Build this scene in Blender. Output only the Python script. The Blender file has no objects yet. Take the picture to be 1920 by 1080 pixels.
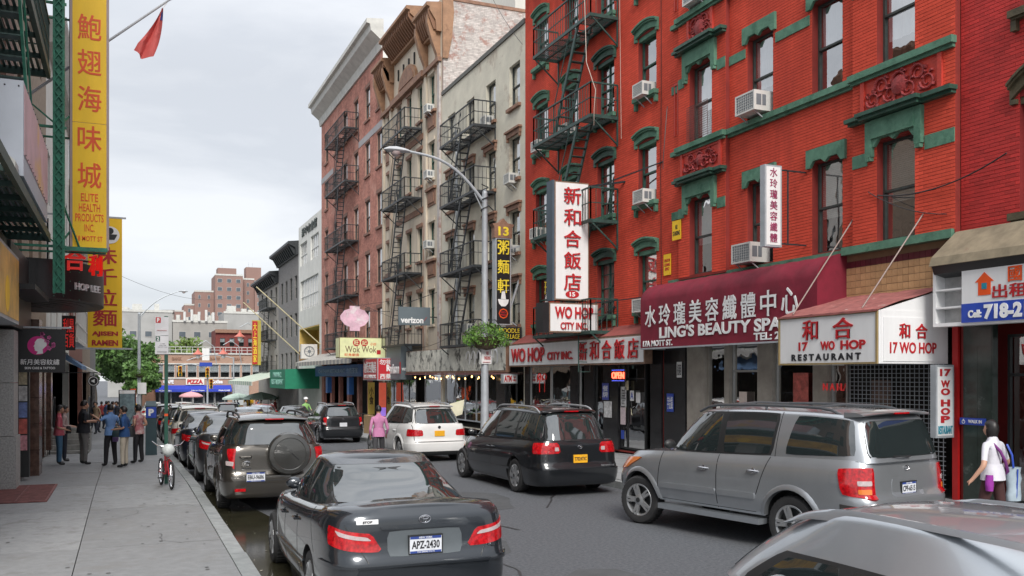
import bpy, math, random
import numpy as np
from mathutils import Vector, Matrix
random.seed(7)
R = math.radians
sc = bpy.context.scene
COL = sc.collection

# ---------------------------------------------------------------- camera
CAM_H = 2.38
cd = bpy.data.cameras.new('camera'); cam = bpy.data.objects.new('camera', cd); COL.objects.link(cam)
cam.location = (0, 0, CAM_H); cam.rotation_euler = (R(90), 0, -math.atan(725/1720))
cd.sensor_width = 36; cd.lens = 36*1720/1920; cd.shift_y = 165/1920
cd.clip_start = .05; cd.clip_end = 3000
sc.camera = cam

# ---------------------------------------------------------------- sky (overcast)
W = bpy.data.worlds.new('World'); sc.world = W; W.use_nodes = True
nt = W.node_tree; nt.nodes.clear()
def nd(t, ty, **k):
    n = t.nodes.new(ty)
    for a, b in k.items(): setattr(n, a, b)
    return n
out = nd(nt, 'ShaderNodeOutputWorld'); bg = nd(nt, 'ShaderNodeBackground'); bg.inputs[1].default_value = 1.15
sky = nd(nt, 'ShaderNodeTexSky', sky_type='NISHITA'); sky.sun_disc = False
SUN_EL, SUN_AZ = R(40), R(193)
sky.sun_elevation = SUN_EL; sky.sun_rotation = SUN_AZ
sm = nd(nt, 'ShaderNodeMix', data_type='RGBA', blend_type='MULTIPLY'); sm.inputs[0].default_value = 1
sm.inputs[7].default_value = (.1, .1, .1, 1); nt.links.new(sky.outputs[0], sm.inputs[6])
tc = nd(nt, 'ShaderNodeTexCoord'); mp = nd(nt, 'ShaderNodeMapping'); mp.inputs['Scale'].default_value = (1, 1, 3.2)
nt.links.new(tc.outputs['Generated'], mp.inputs[0])
nz = nd(nt, 'ShaderNodeTexNoise'); nz.inputs['Scale'].default_value = 2.9; nz.inputs['Detail'].default_value = 7
nz.inputs['Roughness'].default_value = .52; nz.inputs['Distortion'].default_value = .35
nt.links.new(mp.outputs[0], nz.inputs['Vector'])
cr = nd(nt, 'ShaderNodeValToRGB'); e = cr.color_ramp.elements
e[0].position = .36; e[0].color = (.50, .52, .555, 1); e[1].position = .62; e[1].color = (.67, .68, .70, 1)
nt.links.new(nz.outputs[0], cr.inputs[0])
mx = nd(nt, 'ShaderNodeMix', data_type='RGBA'); mx.inputs[0].default_value = .9
nt.links.new(sm.outputs[2], mx.inputs[6]); nt.links.new(cr.outputs[0], mx.inputs[7])
# an overcast sky is brighter overhead than at the horizon
sx = nd(nt, 'ShaderNodeSeparateXYZ'); nt.links.new(tc.outputs['Generated'], sx.inputs[0]); mr = nd(nt, 'ShaderNodeMapRange'); nt.links.new(sx.outputs[2], mr.inputs[0])
mr.inputs[1].default_value = .3; mr.inputs[3].default_value = 1.0; mr.inputs[4].default_value = 1.9; vs_ = nd(nt, 'ShaderNodeVectorMath', operation='SCALE'); nt.links.new(mx.outputs[2], vs_.inputs[0]); nt.links.new(mr.outputs[0], vs_.inputs['Scale'])
nt.links.new(vs_.outputs[0], bg.inputs[0]); nt.links.new(bg.outputs[0], out.inputs[0])
sl = bpy.data.lights.new('sun', 'SUN'); sl.energy = 2.6; sl.angle = R(24); sl.color = (1, .96, .9)
so = bpy.data.objects.new('sun', sl); COL.objects.link(so)
so.rotation_euler = (R(50), 0, R(-13)); so.location = (0, 0, 40)
sc.view_settings.view_transform = 'Standard'; sc.view_settings.look = 'None'
sc.view_settings.exposure = 0.36; sc.view_settings.gamma = 1; sc.view_settings.use_curve_mapping = False

# ---------------------------------------------------------------- materials
MATS = {}
def mat(name, col, rough=.6, metal=0, var=.12, vs=3., bump=0, bs=40., coat=0, emit=0, alt=None, af=.5, spec=.5, streak=False, rnd=0, ior=1.5):
    """procedural material: base colour broken up by noise, optional second colour in patches, bump"""
    if name in MATS: return MATS[name]
    m = bpy.data.materials.new(name); m.use_nodes = True; t = m.node_tree
    b = t.nodes['Principled BSDF']; b.inputs['Roughness'].default_value = rough; b.inputs['Metallic'].default_value = metal
    b.inputs['Coat Weight'].default_value = coat; b.inputs['Coat Roughness'].default_value = .04
    b.inputs['Specular IOR Level'].default_value = spec; b.inputs['IOR'].default_value = ior
    tc = nd(t, 'ShaderNodeTexCoord'); mp = nd(t, 'ShaderNodeMapping')
    if streak: mp.inputs['Scale'].default_value = (1, 1, .18)
    t.links.new(tc.outputs['Object'], mp.inputs[0])
    n = nd(t, 'ShaderNodeTexNoise'); n.inputs['Scale'].default_value = vs; n.inputs['Detail'].default_value = 6; n.inputs['Roughness'].default_value = .62
    t.links.new(mp.outputs[0], n.inputs['Vector'])
    rp = nd(t, 'ShaderNodeValToRGB'); e = rp.color_ramp.elements
    c = Vector(col[:3]); e[0].position = .3; e[1].position = .7
    e[0].color = (*(c*(1-var)), 1); e[1].color = (*[min(1, q*(1+var)) for q in c], 1)
    t.links.new(n.outputs[0], rp.inputs[0]); last = rp.outputs[0]
    if rnd:
        g = nd(t, 'ShaderNodeNewGeometry'); oi = nd(t, 'ShaderNodeObjectInfo'); ad = nd(t, 'ShaderNodeMath', operation='ADD')
        t.links.new(g.outputs['Random Per Island'], ad.inputs[0]); t.links.new(oi.outputs['Random'], ad.inputs[1])
        fr = nd(t, 'ShaderNodeMath', operation='FRACT'); t.links.new(ad.outputs[0], fr.inputs[0])
        mr = nd(t, 'ShaderNodeMapRange'); mr.inputs[3].default_value = 1-rnd; mr.inputs[4].default_value = 1+rnd*.6
        t.links.new(fr.outputs[0], mr.inputs[0])
        mm = nd(t, 'ShaderNodeVectorMath', operation='SCALE'); t.links.new(last, mm.inputs[0]); t.links.new(mr.outputs[0], mm.inputs['Scale'])
        last = mm.outputs[0]
    if alt:
        n2 = nd(t, 'ShaderNodeTexNoise'); n2.inputs['Scale'].default_value = vs*.45; n2.inputs['Detail'].default_value = 9; n2.inputs['Roughness'].default_value = .7
        t.links.new(mp.outputs[0], n2.inputs['Vector'])
        r2 = nd(t, 'ShaderNodeMapRange'); r2.inputs[1].default_value = 1-af-.0; r2.inputs[2].default_value = 1-af+.1
        t.links.new(n2.outputs[0], r2.inputs[0])
        m2 = nd(t, 'ShaderNodeMix', data_type='RGBA'); t.links.new(r2.outputs[0], m2.inputs[0])
        t.links.new(last, m2.inputs[6]); m2.inputs[7].default_value = (*alt[:3], 1); last = m2.outputs[2]
    t.links.new(last, b.inputs['Base Color'])
    if bump:
        n3 = nd(t, 'ShaderNodeTexNoise'); n3.inputs['Scale'].default_value = bs; n3.inputs['Detail'].default_value = 4
        t.links.new(tc.outputs['Object'], n3.inputs['Vector'])
        bm = nd(t, 'ShaderNodeBump'); bm.inputs['Strength'].default_value = bump; bm.inputs['Distance'].default_value = .02
        t.links.new(n3.outputs[0], bm.inputs['Height']); t.links.new(bm.outputs[0], b.inputs['Normal'])
    if emit:
        b.inputs['Emission Color'].default_value = (*col[:3], 1); b.inputs['Emission Strength'].default_value = emit
    MATS[name] = m
    return m
def glass_mat(name, tint, refl=1.0, rough=.0):
    m = bpy.data.materials.new(name); m.use_nodes = True; t = m.node_tree; t.nodes.clear()
    o = nd(t, 'ShaderNodeOutputMaterial'); tr = nd(t, 'ShaderNodeBsdfTransparent'); tr.inputs[0].default_value = (*tint, 1)
    gl = nd(t, 'ShaderNodeBsdfGlossy'); gl.inputs['Roughness'].default_value = rough
    lw = nd(t, 'ShaderNodeFresnel'); lw.inputs[0].default_value = 1.6
    mu = nd(t, 'ShaderNodeMath', operation='MULTIPLY'); mu.use_clamp = True; mu.inputs[1].default_value = refl
    t.links.new(lw.outputs[0], mu.inputs[0])
    tc = nd(t, 'ShaderNodeTexCoord'); n = nd(t, 'ShaderNodeTexNoise'); n.inputs['Scale'].default_value = 1.6
    t.links.new(tc.outputs['Object'], n.inputs['Vector']); bm = nd(t, 'ShaderNodeBump'); bm.inputs['Strength'].default_value = .05; bm.inputs['Distance'].default_value = .1
    t.links.new(n.outputs[0], bm.inputs['Height']); t.links.new(bm.outputs[0], gl.inputs['Normal'])
    ms = nd(t, 'ShaderNodeMixShader'); t.links.new(mu.outputs[0], ms.inputs[0]); t.links.new(tr.outputs[0], ms.inputs[1]); t.links.new(gl.outputs[0], ms.inputs[2])
    t.links.new(ms.outputs[0], o.inputs[0]); MATS[name] = m
    return m

# ---------------------------------------------------------------- mesh helpers
class Fr:
    """facade frame: u along the wall, z up, n outwards"""
    def __init__(s, o, r, n): s.o, s.r, s.n = Vector(o), Vector(r), Vector(n)
    def pt(s, u, z, n=0.): p = s.o+s.r*u+s.n*n; return (p.x, p.y, p.z+z)
class MB:
    def __init__(s): s.v = []; s.f = []; s.m = []; s.cm = 0
    def face(s, pts):
        k = len(s.v); s.v += [tuple(p) for p in pts]; s.f.append(tuple(range(k, k+len(pts)))); s.m.append(s.cm); return s
    def hexa(s, p):
        k = len(s.v); s.v += [tuple(q) for q in p]
        for q in ((0, 3, 2, 1), (4, 5, 6, 7), (0, 1, 5, 4), (1, 2, 6, 5), (2, 3, 7, 6), (3, 0, 4, 7)): s.f.append(tuple(k+i for i in q)); s.m.append(s.cm)
        return s
    def box(s, x0, x1, y0, y1, z0, z1):
        return s.hexa([(x0, y0, z0), (x1, y0, z0), (x1, y1, z0), (x0, y1, z0), (x0, y0, z1), (x1, y0, z1), (x1, y1, z1), (x0, y1, z1)])
    def fb(s, fr, u0, u1, z0, z1, n0, n1):
        return s.hexa([fr.pt(u0, z0, n0), fr.pt(u1, z0, n0), fr.pt(u1, z0, n1), fr.pt(u0, z0, n1), fr.pt(u0, z1, n0), fr.pt(u1, z1, n0), fr.pt(u1, z1, n1), fr.pt(u0, z1, n1)])
    def fprism(s, fr, poly, n0, n1, plane='uz'):
        """polygon extruded; plane 'uz' along n, 'nz' along u"""
        if plane == 'uz': a = [fr.pt(p[0], p[1], n0) for p in poly]; b = [fr.pt(p[0], p[1], n1) for p in poly]
        else: a = [fr.pt(n0, p[1], p[0]) for p in poly]; b = [fr.pt(n1, p[1], p[0]) for p in poly]
        return s.prism(a, b)
    def prism(s, a, b):
        k = len(s.v); n = len(a); s.v += [tuple(p) for p in a]+[tuple(p) for p in b]
        s.f.append(tuple(range(k, k+n))); s.f.append(tuple(range(k+2*n-1, k+n-1, -1))); s.m += [s.cm]*2
        for i in range(n): j = (i+1) % n; s.f.append((k+i, k+j, k+n+j, k+n+i)); s.m.append(s.cm)
        return s
    def bar(s, p, q, w, h=None, up=(0, 0, 1)):
        h = h or w; p, q = Vector(p), Vector(q); d = (q-p).normalized(); up = Vector(up)
        if abs(d.dot(up)) > .98: up = Vector((0, 1, 0))
        a = d.cross(up).normalized()*w/2; b = a.cross(d).normalized()*h/2
        return s.hexa([p-a-b, p+a-b, p+a+b, p-a+b, q-a-b, q+a-b, q+a+b, q-a+b])
    def tube(s, pts, r, n=8, cap=True):
        pts = [Vector(p) for p in pts]; rr = r if isinstance(r, (list, tuple)) else [r]*len(pts); k = len(s.v)
        prev = None
        for i, p in enumerate(pts):
            d = (pts[min(i+1, len(pts)-1)]-pts[max(i-1, 0)]).normalized()
            if prev is None: up = Vector((0, 0, 1)) if abs(d.z) < .9 else Vector((0, 1, 0)); a = d.cross(up).normalized()
            else: a = (prev-d*prev.dot(d)).normalized()
            prev = a; b = d.cross(a)
            for j in range(n): t = 2*math.pi*j/n; s.v.append(tuple(p+(a*math.cos(t)+b*math.sin(t))*rr[i]))
        for i in range(len(pts)-1):
            for j in range(n): j2 = (j+1) % n; s.f.append((k+i*n+j, k+i*n+j2, k+(i+1)*n+j2, k+(i+1)*n+j)); s.m.append(s.cm)
        if cap: s.f.append(tuple(k+j for j in range(n-1, -1, -1))); s.f.append(tuple(k+(len(pts)-1)*n+j for j in range(n))); s.m += [s.cm]*2
        return s
    def lathe(s, c, ax, prof, n=20):
        """prof: list of (radius, offset along ax)"""
        c, ax = Vector(c), Vector(ax).normalized(); up = Vector((0, 0, 1)) if abs(ax.z) < .9 else Vector((0, 1, 0))
        a = ax.cross(up).normalized(); b = ax.cross(a); k = len(s.v)
        for r, o in prof:
            for j in range(n): t = 2*math.pi*j/n; s.v.append(tuple(c+ax*o+(a*math.cos(t)+b*math.sin(t))*r))
        for i in range(len(prof)-1):
            for j in range(n): j2 = (j+1) % n; s.f.append((k+i*n+j, k+i*n+j2, k+(i+1)*n+j2, k+(i+1)*n+j)); s.m.append(s.cm)
        return s
    def grid(s, P, nu, nv, close=False):
        k = len(s.v)
        s.v += [tuple(P(i, j)) for j in range(nv+1) for i in range(nu+1 if not close else nu)]
        w = nu+1 if not close else nu
        for j in range(nv):
            for i in range(nu):
                i2 = (i+1) % w if close else i+1
                s.f.append((k+j*w+i, k+j*w+i2, k+(j+1)*w+i2, k+(j+1)*w+i)); s.m.append(s.cm)
        return s
    def mesh(s, name, mats, smooth=0):
        me = bpy.data.meshes.new(name); me.from_pydata(s.v, [], s.f)
        for m in (mats if isinstance(mats, (list, tuple)) else [mats]): me.materials.append(m)
        if any(s.m): me.polygons.foreach_set('material_index', s.m)
        if smooth: me.shade_smooth(); me.set_sharp_from_angle(angle=R(smooth))
        me.update(); return me
def link(name, me, parent=None):
    o = bpy.data.objects.new(name, me); COL.objects.link(o)
    if parent: adopt(o, parent)
    return o
def adopt(o, p):
    o.parent = p
    if p.type == 'EMPTY' and not p.get('local_'): o.matrix_parent_inverse = Matrix.Translation(-p.location)
def part(name, mb, m, parent, smooth=0, **k):
    o = link(name, mb.mesh(name, m, smooth) if isinstance(mb, MB) else mb, parent)
    for a, b in k.items(): o[a] = b
    return o
def tag(o, label=None, cat=None, group=None, kind=None):
    if label: o['label'] = label
    if cat: o['category'] = cat
    if group: o['group'] = group
    if kind: o['kind'] = kind
    return o
def thing(name, label, cat, loc=(0, 0, 0), group=None):
    o = bpy.data.objects.new(name, None); COL.objects.link(o); o.location = loc; o.empty_display_size = .2
    return tag(o, label, cat, group)
def solo(name, mb, m, label, cat, group=None, smooth=0):
    return tag(link(name, mb.mesh(name, m, smooth)), label, cat, group)
def structure(name, mb, m, smooth=0):
    return tag(link(name, mb.mesh(name, m, smooth)), kind='structure')
def kids(o): return [c for c in bpy.data.objects if c.parent == o]
KID = {}
def copy_tree(o, loc, rz=0, label=None, scale=None):
    ch = KID.get(o.name)
    if ch is None:
        ch = KID[o.name] = [(c, kids(c)) for c in kids(o)]
    r = o.copy(); COL.objects.link(r); r.location = loc; r.rotation_euler = (0, 0, rz)
    if scale: r.scale = scale
    if label: r['label'] = label
    for c, gs in ch:
        d = c.copy(); COL.objects.link(d); d.parent = r
        for g in gs: e = g.copy(); COL.objects.link(e); e.parent = d
    return r
def local_thing(name, label, cat, group=None):
    o = thing(name, label, cat, (0, 0, 0), group); return o
TXT = {}
def text_mesh(s, bold=.0, depth=.01, ls=1.0):
    c = bpy.data.curves.new('text', 'FONT'); c.body = s; c.offset = bold; c.resolution_u = 3; c.extrude = depth; c.align_x = 'CENTER'; c.space_line = ls
    o = bpy.data.objects.new('text', c); COL.objects.link(o)
    me = bpy.data.meshes.new_from_object(o.evaluated_get(bpy.context.evaluated_depsgraph_get()))
    bpy.data.objects.remove(o); bpy.data.curves.remove(c)
    return me
def text(name, s, cen, w, h, m, parent, right=(1, 0, 0), up=(0, 0, 1), bold=.012, depth=.004, ls=1.0, keep=False):
    """flat lettering, fitted to w x h metres, standing proud of its board"""
    cjk = any(ord(q) > 0x2e80 for q in s); me = text_mesh(s, 0 if cjk else bold, 1.0, ls); n = len(me.vertices)
    co = np.empty(n*3, 'f'); me.vertices.foreach_get('co', co); co = co.reshape(-1, 3)
    lo, hi = co[:, :2].min(0), co[:, :2].max(0); sx, sy = w/(hi[0]-lo[0]), h/(hi[1]-lo[1])
    if keep: sx = sy = min(sx, sy)
    right, up = Vector(right), Vector(up); nn = right.cross(up)
    if cjk and bold > .008:   # brush weight: overlapping copies, each a hair deeper
        nv, nf = n, len(me.polygons); lt = np.empty(nf, 'i'); me.polygons.foreach_get('loop_total', lt); vi = np.empty(len(me.loops), 'i'); me.loops.foreach_get('vertex_index', vi)
        k = bold*.62; D = [(0, 0), (k, k*.6), (-k, -k*.6), (k, -k*.6), (-k, k*.6)]; m2 = bpy.data.meshes.new(name); m2.vertices.add(nv*5); m2.vertices.foreach_set('co', np.zeros(nv*15, 'f')); m2.loops.add(len(vi)*5); m2.loops.foreach_set('vertex_index', np.concatenate([vi+nv*q for q in range(5)]).astype('i')); m2.polygons.add(nf*5)
        L5 = np.tile(lt, 5); m2.polygons.foreach_set('loop_start', np.concatenate([[0], np.cumsum(L5)[:-1]]).astype('i')); m2.update(calc_edges=True); m2.shade_flat(); bpy.data.meshes.remove(me); me = m2
        co = np.concatenate([co+np.array([dx, dy, 0], 'f') for dx, dy in D]); zz = np.repeat([1, .86, .9, .82, .78], nv)
    else: zz = 1
    a = (co[:, 0]-(lo[0]+hi[0])/2)*sx; b = (co[:, 1]-(lo[1]+hi[1])/2)*sy; z = co[:, 2]*depth*zz
    P = np.array(cen)[None]+a[:, None]*np.array(right)+b[:, None]*np.array(up)+z[:, None]*np.array(nn)
    me.vertices.foreach_set('co', P.astype('f').ravel()); me.materials.clear(); me.materials.append(m); me.update(); me.name = name
    return link(name, me, parent)
def G(y):
    """ground falls gently away down the street"""
    return -.024*max(0, min(y, 112)-20)
# ---------------------------------------------------------------- palette
asphalt = mat('asphalt', (.105, .111, .122), .8, var=.38, vs=22, bump=.9, bs=110, alt=(.085, .089, .096), af=.44)
concrete = mat('concrete', (.262, .268, .272), .82, var=.12, vs=6, bump=.3, bs=60, alt=(.215, .215, .212), af=.47, rnd=.16)
curbm = mat('curb_stone', (.27, .285, .285), .8, var=.2, vs=5, bump=.3, rnd=.15)
gutter = mat('gutter_water', (.035, .033, .02), .12, var=.3, vs=2)
brickred = mat('red_painted_brick', (.66, .083, .048), .85, var=.22, vs=.7, bump=.1, bs=60, rnd=.09, spec=.2, alt=(.47, .058, .038), af=.46, streak=True)
mortarred = mat('red_painted_mortar', (.22, .022, .016), .8, var=.2, vs=2)
brickdk = mat('dark_red_brick', (.48, .028, .024), .72, var=.18, vs=.8, bump=.35, bs=60, rnd=.2)
mortardk = mat('dark_red_mortar', (.20, .012, .012), .8, var=.2, vs=2)
redtrim = mat('red_painted_stone', (.50, .045, .028), .6, var=.2, vs=4, bump=.3)
carved = mat('carved_terracotta', (.28, .03, .03), .6, var=.35, vs=14, bump=.8, bs=25)
green = mat('green_painted_stone', (.10, .215, .15), .7, var=.25, vs=3.5, bump=.3, bs=30, alt=(.06, .15, .10), af=.47, spec=.25)
dkgreen = mat('dark_green_paint', (.03, .085, .06), .5, var=.35, vs=6, alt=(.014, .03, .025), af=.4)
ironG = mat('green_painted_iron', (.022, .058, .050), .5, var=.4, vs=8, alt=(.014, .03, .028), af=.4)
ironG2 = mat('bright_green_iron', (.03, .19, .12), .5, var=.35, vs=6, alt=(.02, .08, .055), af=.4)
iron = mat('black_iron', (.022, .026, .03), .5, var=.4, vs=8)
cream = mat('cream_painted_wall', (.62, .585, .48), .75, var=.12, vs=1.2, bump=.5, bs=18, alt=(.40, .33, .26), af=.44)
stucco = mat('pale_stone_wall', (.55, .48, .38), .75, var=.16, vs=1.5, bump=.4, bs=18, alt=(.40, .23, .17), af=.44, streak=True)
brown = mat('brown_stone_trim', (.24, .13, .085), .7, var=.3, vs=4, bump=.4, bs=25)
tan = mat('tan_painted_cornice', (.29, .16, .09), .65, var=.25, vs=3, bump=.3, alt=(.16, .08, .045), af=.42)
pinkb = mat('pink_brick', (.46, .215, .17), .85, var=.25, vs=1.2, bump=.4, bs=50, alt=(.56, .31, .25), af=.44, rnd=.18, spec=.2)
lightgrey = mat('pale_grey_trim', (.52, .52, .49), .7, var=.15, vs=2)
whitew = mat('white_wall', (.68, .68, .64), .7, var=.1, vs=1)
greybr = mat('grey_brick', (.20, .19, .185), .8, var=.3, vs=8, bump=.4)
worn = mat('worn_painted_brick', (.50, .46, .44), .85, var=.2, vs=5, bump=.3, bs=22, alt=(.36, .22, .19), af=.47, rnd=.22)
wframe = mat('dark_window_frame', (.045, .055, .05), .5, var=.3, vs=6)
wframeG = mat('green_window_frame', (.025, .085, .065), .5, var=.3, vs=6)
wframeW = mat('white_window_frame', (.6, .6, .58), .5)
dark = mat('dark_interior', (.012, .012, .014), .8)
curt = mat('net_curtain', (.52, .53, .55), .9, var=.18, vs=5, streak=True)
curt2 = mat('beige_blind', (.52, .50, .46), .85, var=.1)
glass = glass_mat('window_glass', (.80, .84, .84), .62)
glassD = glass_mat('shop_glass', (.55, .58, .58), .7)
acm = mat('ac_casing', (.60, .60, .57), .5, var=.1)
acg = mat('ac_grille', (.16, .18, .20), .5)
blackt = mat('black_tile', (.018, .018, .02), .22, var=.4, vs=5)
marble = mat('beige_marble', (.33, .30, .26), .3, var=.2, vs=3)
gmarble = mat('green_marble', (.03, .042, .036), .25, var=.3, vs=4, alt=(.13, .15, .14), af=.40)
granite = mat('grey_granite', (.34, .34, .33), .5, var=.35, vs=30)
brmarble = mat('brown_marble', (.11, .065, .05), .2, var=.5, vs=6)
signw = mat('white_sign_face', (.74, .74, .74), .5, var=.06, vs=3, streak=True, alt=(.60, .58, .54), af=.34)
signred = mat('red_lettering', (.45, .015, .02), .5, var=.05)
signor = mat('orange_lettering', (.74, .085, .01), .5)
signy = mat('yellow_sign_face', (.90, .56, .012), .5, var=.08, streak=True, alt=(.80, .44, .02), af=.36)
signk = mat('black_sign_face', (.015, .015, .017), .4)
signb = mat('blue_sign_face', (.02, .06, .38), .45)
yellow = mat('yellow_lettering', (.80, .62, .04), .5)
white = mat('white_lettering', (.78, .78, .78), .5)
navyl = mat('black_lettering', (.02, .02, .025), .5)
maroon = mat('maroon_canvas', (.18, .007, .024), .75, var=.25, vs=2, bump=.15, bs=8)
tilem = mat('beige_glazed_tile', (.52, .33, .17), .3, var=.18, vs=4, rnd=.14)
steel = mat('galvanised_steel', (.42, .45, .48), .5, .3, var=.12, vs=4)
alum = mat('bare_metal', (.45, .45, .44), .4, .6)
skin = mat('skin', (.50, .28, .19), .55, var=.06)
hairm = mat('black_hair', (.012, .010, .010), .45)
leafm = mat('leaves', (.085, .17, .04), .6, var=.45, vs=1.2, rnd=.35)
leafm2 = mat('pale_leaves', (.14, .22, .045), .6, var=.4, vs=1.2, rnd=.3)
barkm = mat('bark', (.09, .075, .06), .9, bump=.6, bs=20)
fern = mat('fern_green', (.11, .23, .035), .6, var=.4, vs=8, rnd=.4)
rubber = mat('tyre_rubber', (.022, .022, .023), .75, var=.2, vs=8)
rimm = mat('alloy_rim', (.42, .43, .44), .35, .7)
cglass = mat('car_glass', (.02, .027, .028), .03, var=.1, coat=.5, spec=.8, ior=1.9)
chrome = mat('chrome', (.6, .6, .62), .15, 1)
trimk = mat('black_plastic', (.02, .021, .022), .45)
redlens = mat('red_lamp_lens', (.42, .006, .010), .15, var=.55, vs=26, coat=1)
redlit = mat('lit_brake_lamp', (.9, .03, .02), .2, emit=1.2)
clearlens = mat('clear_lamp_lens', (.46, .38, .38), .12, var=.2, vs=30, coat=1)
amber = mat('amber_lens', (.65, .17, .02), .15, coat=1)
platew = mat('white_plate', (.66, .68, .72), .4)
platey = mat('yellow_plate', (.80, .40, .02), .4)
plateb = mat('plate_blue', (.03, .06, .25), .4)
# ---------------------------------------------------------------- vehicles
def spl(tab, x):
    """smooth interpolation through (x, y) pairs"""
    if x <= tab[0][0]: return tab[0][1]
    if x >= tab[-1][0]: return tab[-1][1]
    for i in range(len(tab)-1):
        if x <= tab[i+1][0]:
            x0, y0 = tab[i]; x1, y1 = tab[i+1]; h = x1-x0; t = (x-x0)/h
            def sl(k):
                if k <= 0 or k >= len(tab)-1: return None
                a = (tab[k][1]-tab[k-1][1])/(tab[k][0]-tab[k-1][0]); b = (tab[k+1][1]-tab[k][1])/(tab[k+1][0]-tab[k][0])
                return 0 if a*b <= 0 else 2*a*b/(a+b)
            s = (y1-y0)/h; m0, m1 = sl(i), sl(i+1); m0 = s if m0 is None else m0; m1 = s if m1 is None else m1
            return (2*t**3-3*t*t+1)*y0+(t**3-2*t*t+t)*h*m0+(-2*t**3+3*t*t)*y1+(t**3-t*t)*h*m1
def sgn(a): return 1 if a >= 0 else -1
class Shell:
    def __init__(s, **k): s.__dict__.update(k)
    def rng(s, v): r = s.y0+spl(s.rp, v); f = s.y1-spl(s.fp, v); return (r+f)/2, (f-r)/2, s.w*spl(s.wp, v)
    def z(s, y, v): b = s.bot(y); return b+(s.top(y)-b)*spl(s.zp, v)
    def ring(s, a, v):
        yc, L, hw = s.rng(v); c, q = math.cos(a), math.sin(a)
        n = s.nr if c < 0 else s.nf
        y = yc+L*sgn(c)*abs(c)**(2/n); x = hw*sgn(q)*abs(q)**(2/n); return (x, y, s.z(y, v))
    def side(s, sd, y, v):
        yc, L, hw = s.rng(v); k = max(-1, min(1, (y-yc)/L)); n = s.nr if k < 0 else s.nf
        return Vector((sd*hw*(1-abs(k)**n)**(1/n), y, s.z(y, v)))
    def end(s, e, x, v):
        yc, L, hw = s.rng(v); k = max(-1, min(1, x/hw)); n = s.nr if e < 0 else s.nf
        y = yc+e*L*(1-abs(k)**n)**(1/n); return Vector((x, y, s.z(y, v)))
    def mesh(s, mb, N=88, K=18, C=8, crown=.04):
        k0 = len(mb.v)
        # ring angles symmetrical about the y axis
        A = [math.pi*2*(i+.5)/N for i in range(N)]
        for j in range(K+1):
            for a in A: mb.v.append(s.ring(a, j/K))
        for j in range(K):
            for i in range(N): i2 = (i+1) % N; mb.f.append((k0+j*N+i, k0+j*N+i2, k0+(j+1)*N+i2, k0+(j+1)*N+i)); mb.m.append(0)
        for lev, sg in ((K, 1), (0, 0)):
            rows = []
            for i in range(N//2):
                a, b = k0+lev*N+i, k0+lev*N+(N-1-i); pa, pb = Vector(mb.v[a]), Vector(mb.v[b]); hw = abs(pa.x) or .01
                r = [a]
                for c in range(1, C):
                    p = pa.lerp(pb, c/C); f = 1-((2*c/C-1)**2); wmax = s.rng(lev/K)[2]
                    p.z += sg*crown*f*(hw/wmax)**1.2; r.append(len(mb.v)); mb.v.append(tuple(p))
                rows.append(r+[b])
            for i in range(N//2-1):
                for c in range(C):
                    q = (rows[i][c], rows[i][c+1], rows[i+1][c+1], rows[i+1][c]); mb.f.append(q if sg else q[::-1]); mb.m.append(0)
            for e in (0, N//2-1):
                for c in range(C//2):   # close the tiny end strip
                    q = rows[e]; 
                    if c == 0: mb.f.append(tuple(q) if (e == 0) != bool(sg) else tuple(q[::-1])); mb.m.append(0)
        return mb
def patch(fn, q, off, mb, nu=10, nv=8, rd=.0, thick=.012, cen=(0, 0, .8)):
    """a panel lying on a shell: q = four (a, b) corners in the shell's coordinates"""
    cen = Vector(cen)
    def pb(u, v):
        s, t = 2*u-1, 2*v-1
        s2, t2 = s*(1-rd*t**6), t*(1-rd*s**6); u, v = (s2+1)/2, (t2+1)/2
        a = (q[0][0]*(1-u)+q[1][0]*u)*(1-v)+(q[3][0]*(1-u)+q[2][0]*u)*v
        b = (q[0][1]*(1-u)+q[1][1]*u)*(1-v)+(q[3][1]*(1-u)+q[2][1]*u)*v
        return fn(a, b)
    P = [[None]*(nu+1) for _ in range(nv+1)]; Q = [[None]*(nu+1) for _ in range(nv+1)]
    for j in range(nv+1):
        for i in range(nu+1):
            u, v = i/nu, j/nv; e = .01; p = pb(u, v)
            du = pb(min(1, u+e), v)-pb(max(0, u-e), v); dv = pb(u, min(1, v+e))-pb(u, max(0, v-e))
            n = du.cross(dv)
            n = n.normalized() if n.length > 1e-12 else Vector((0, 0, 1))
            c2 = Vector((cen.x, p.y*.6, cen.z))
            if n.dot(p-c2) < 0: n = -n
            P[j][i] = p+n*off; Q[j][i] = p-n*thick
    k = len(mb.v); w = nu+1
    for L in (P, Q):
        for r in L: mb.v += [tuple(p) for p in r]
    for j in range(nv):
        for i in range(nu): mb.f.append((k+j*w+i, k+j*w+i+1, k+(j+1)*w+i+1, k+(j+1)*w+i)); mb.m.append(mb.cm)
    o = w*(nv+1); loop = [i for i in range(nu)]+[j*w+nu for j in range(nv)]+[nv*w+i for i in range(nu, 0, -1)]+[j*w for j in range(nv, 0, -1)]
    for a, b in zip(loop, loop[1:]+loop[:1]): mb.f.append((k+a, k+b, k+o+b, k+o+a)); mb.m.append(mb.cm)
    return mb
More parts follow.
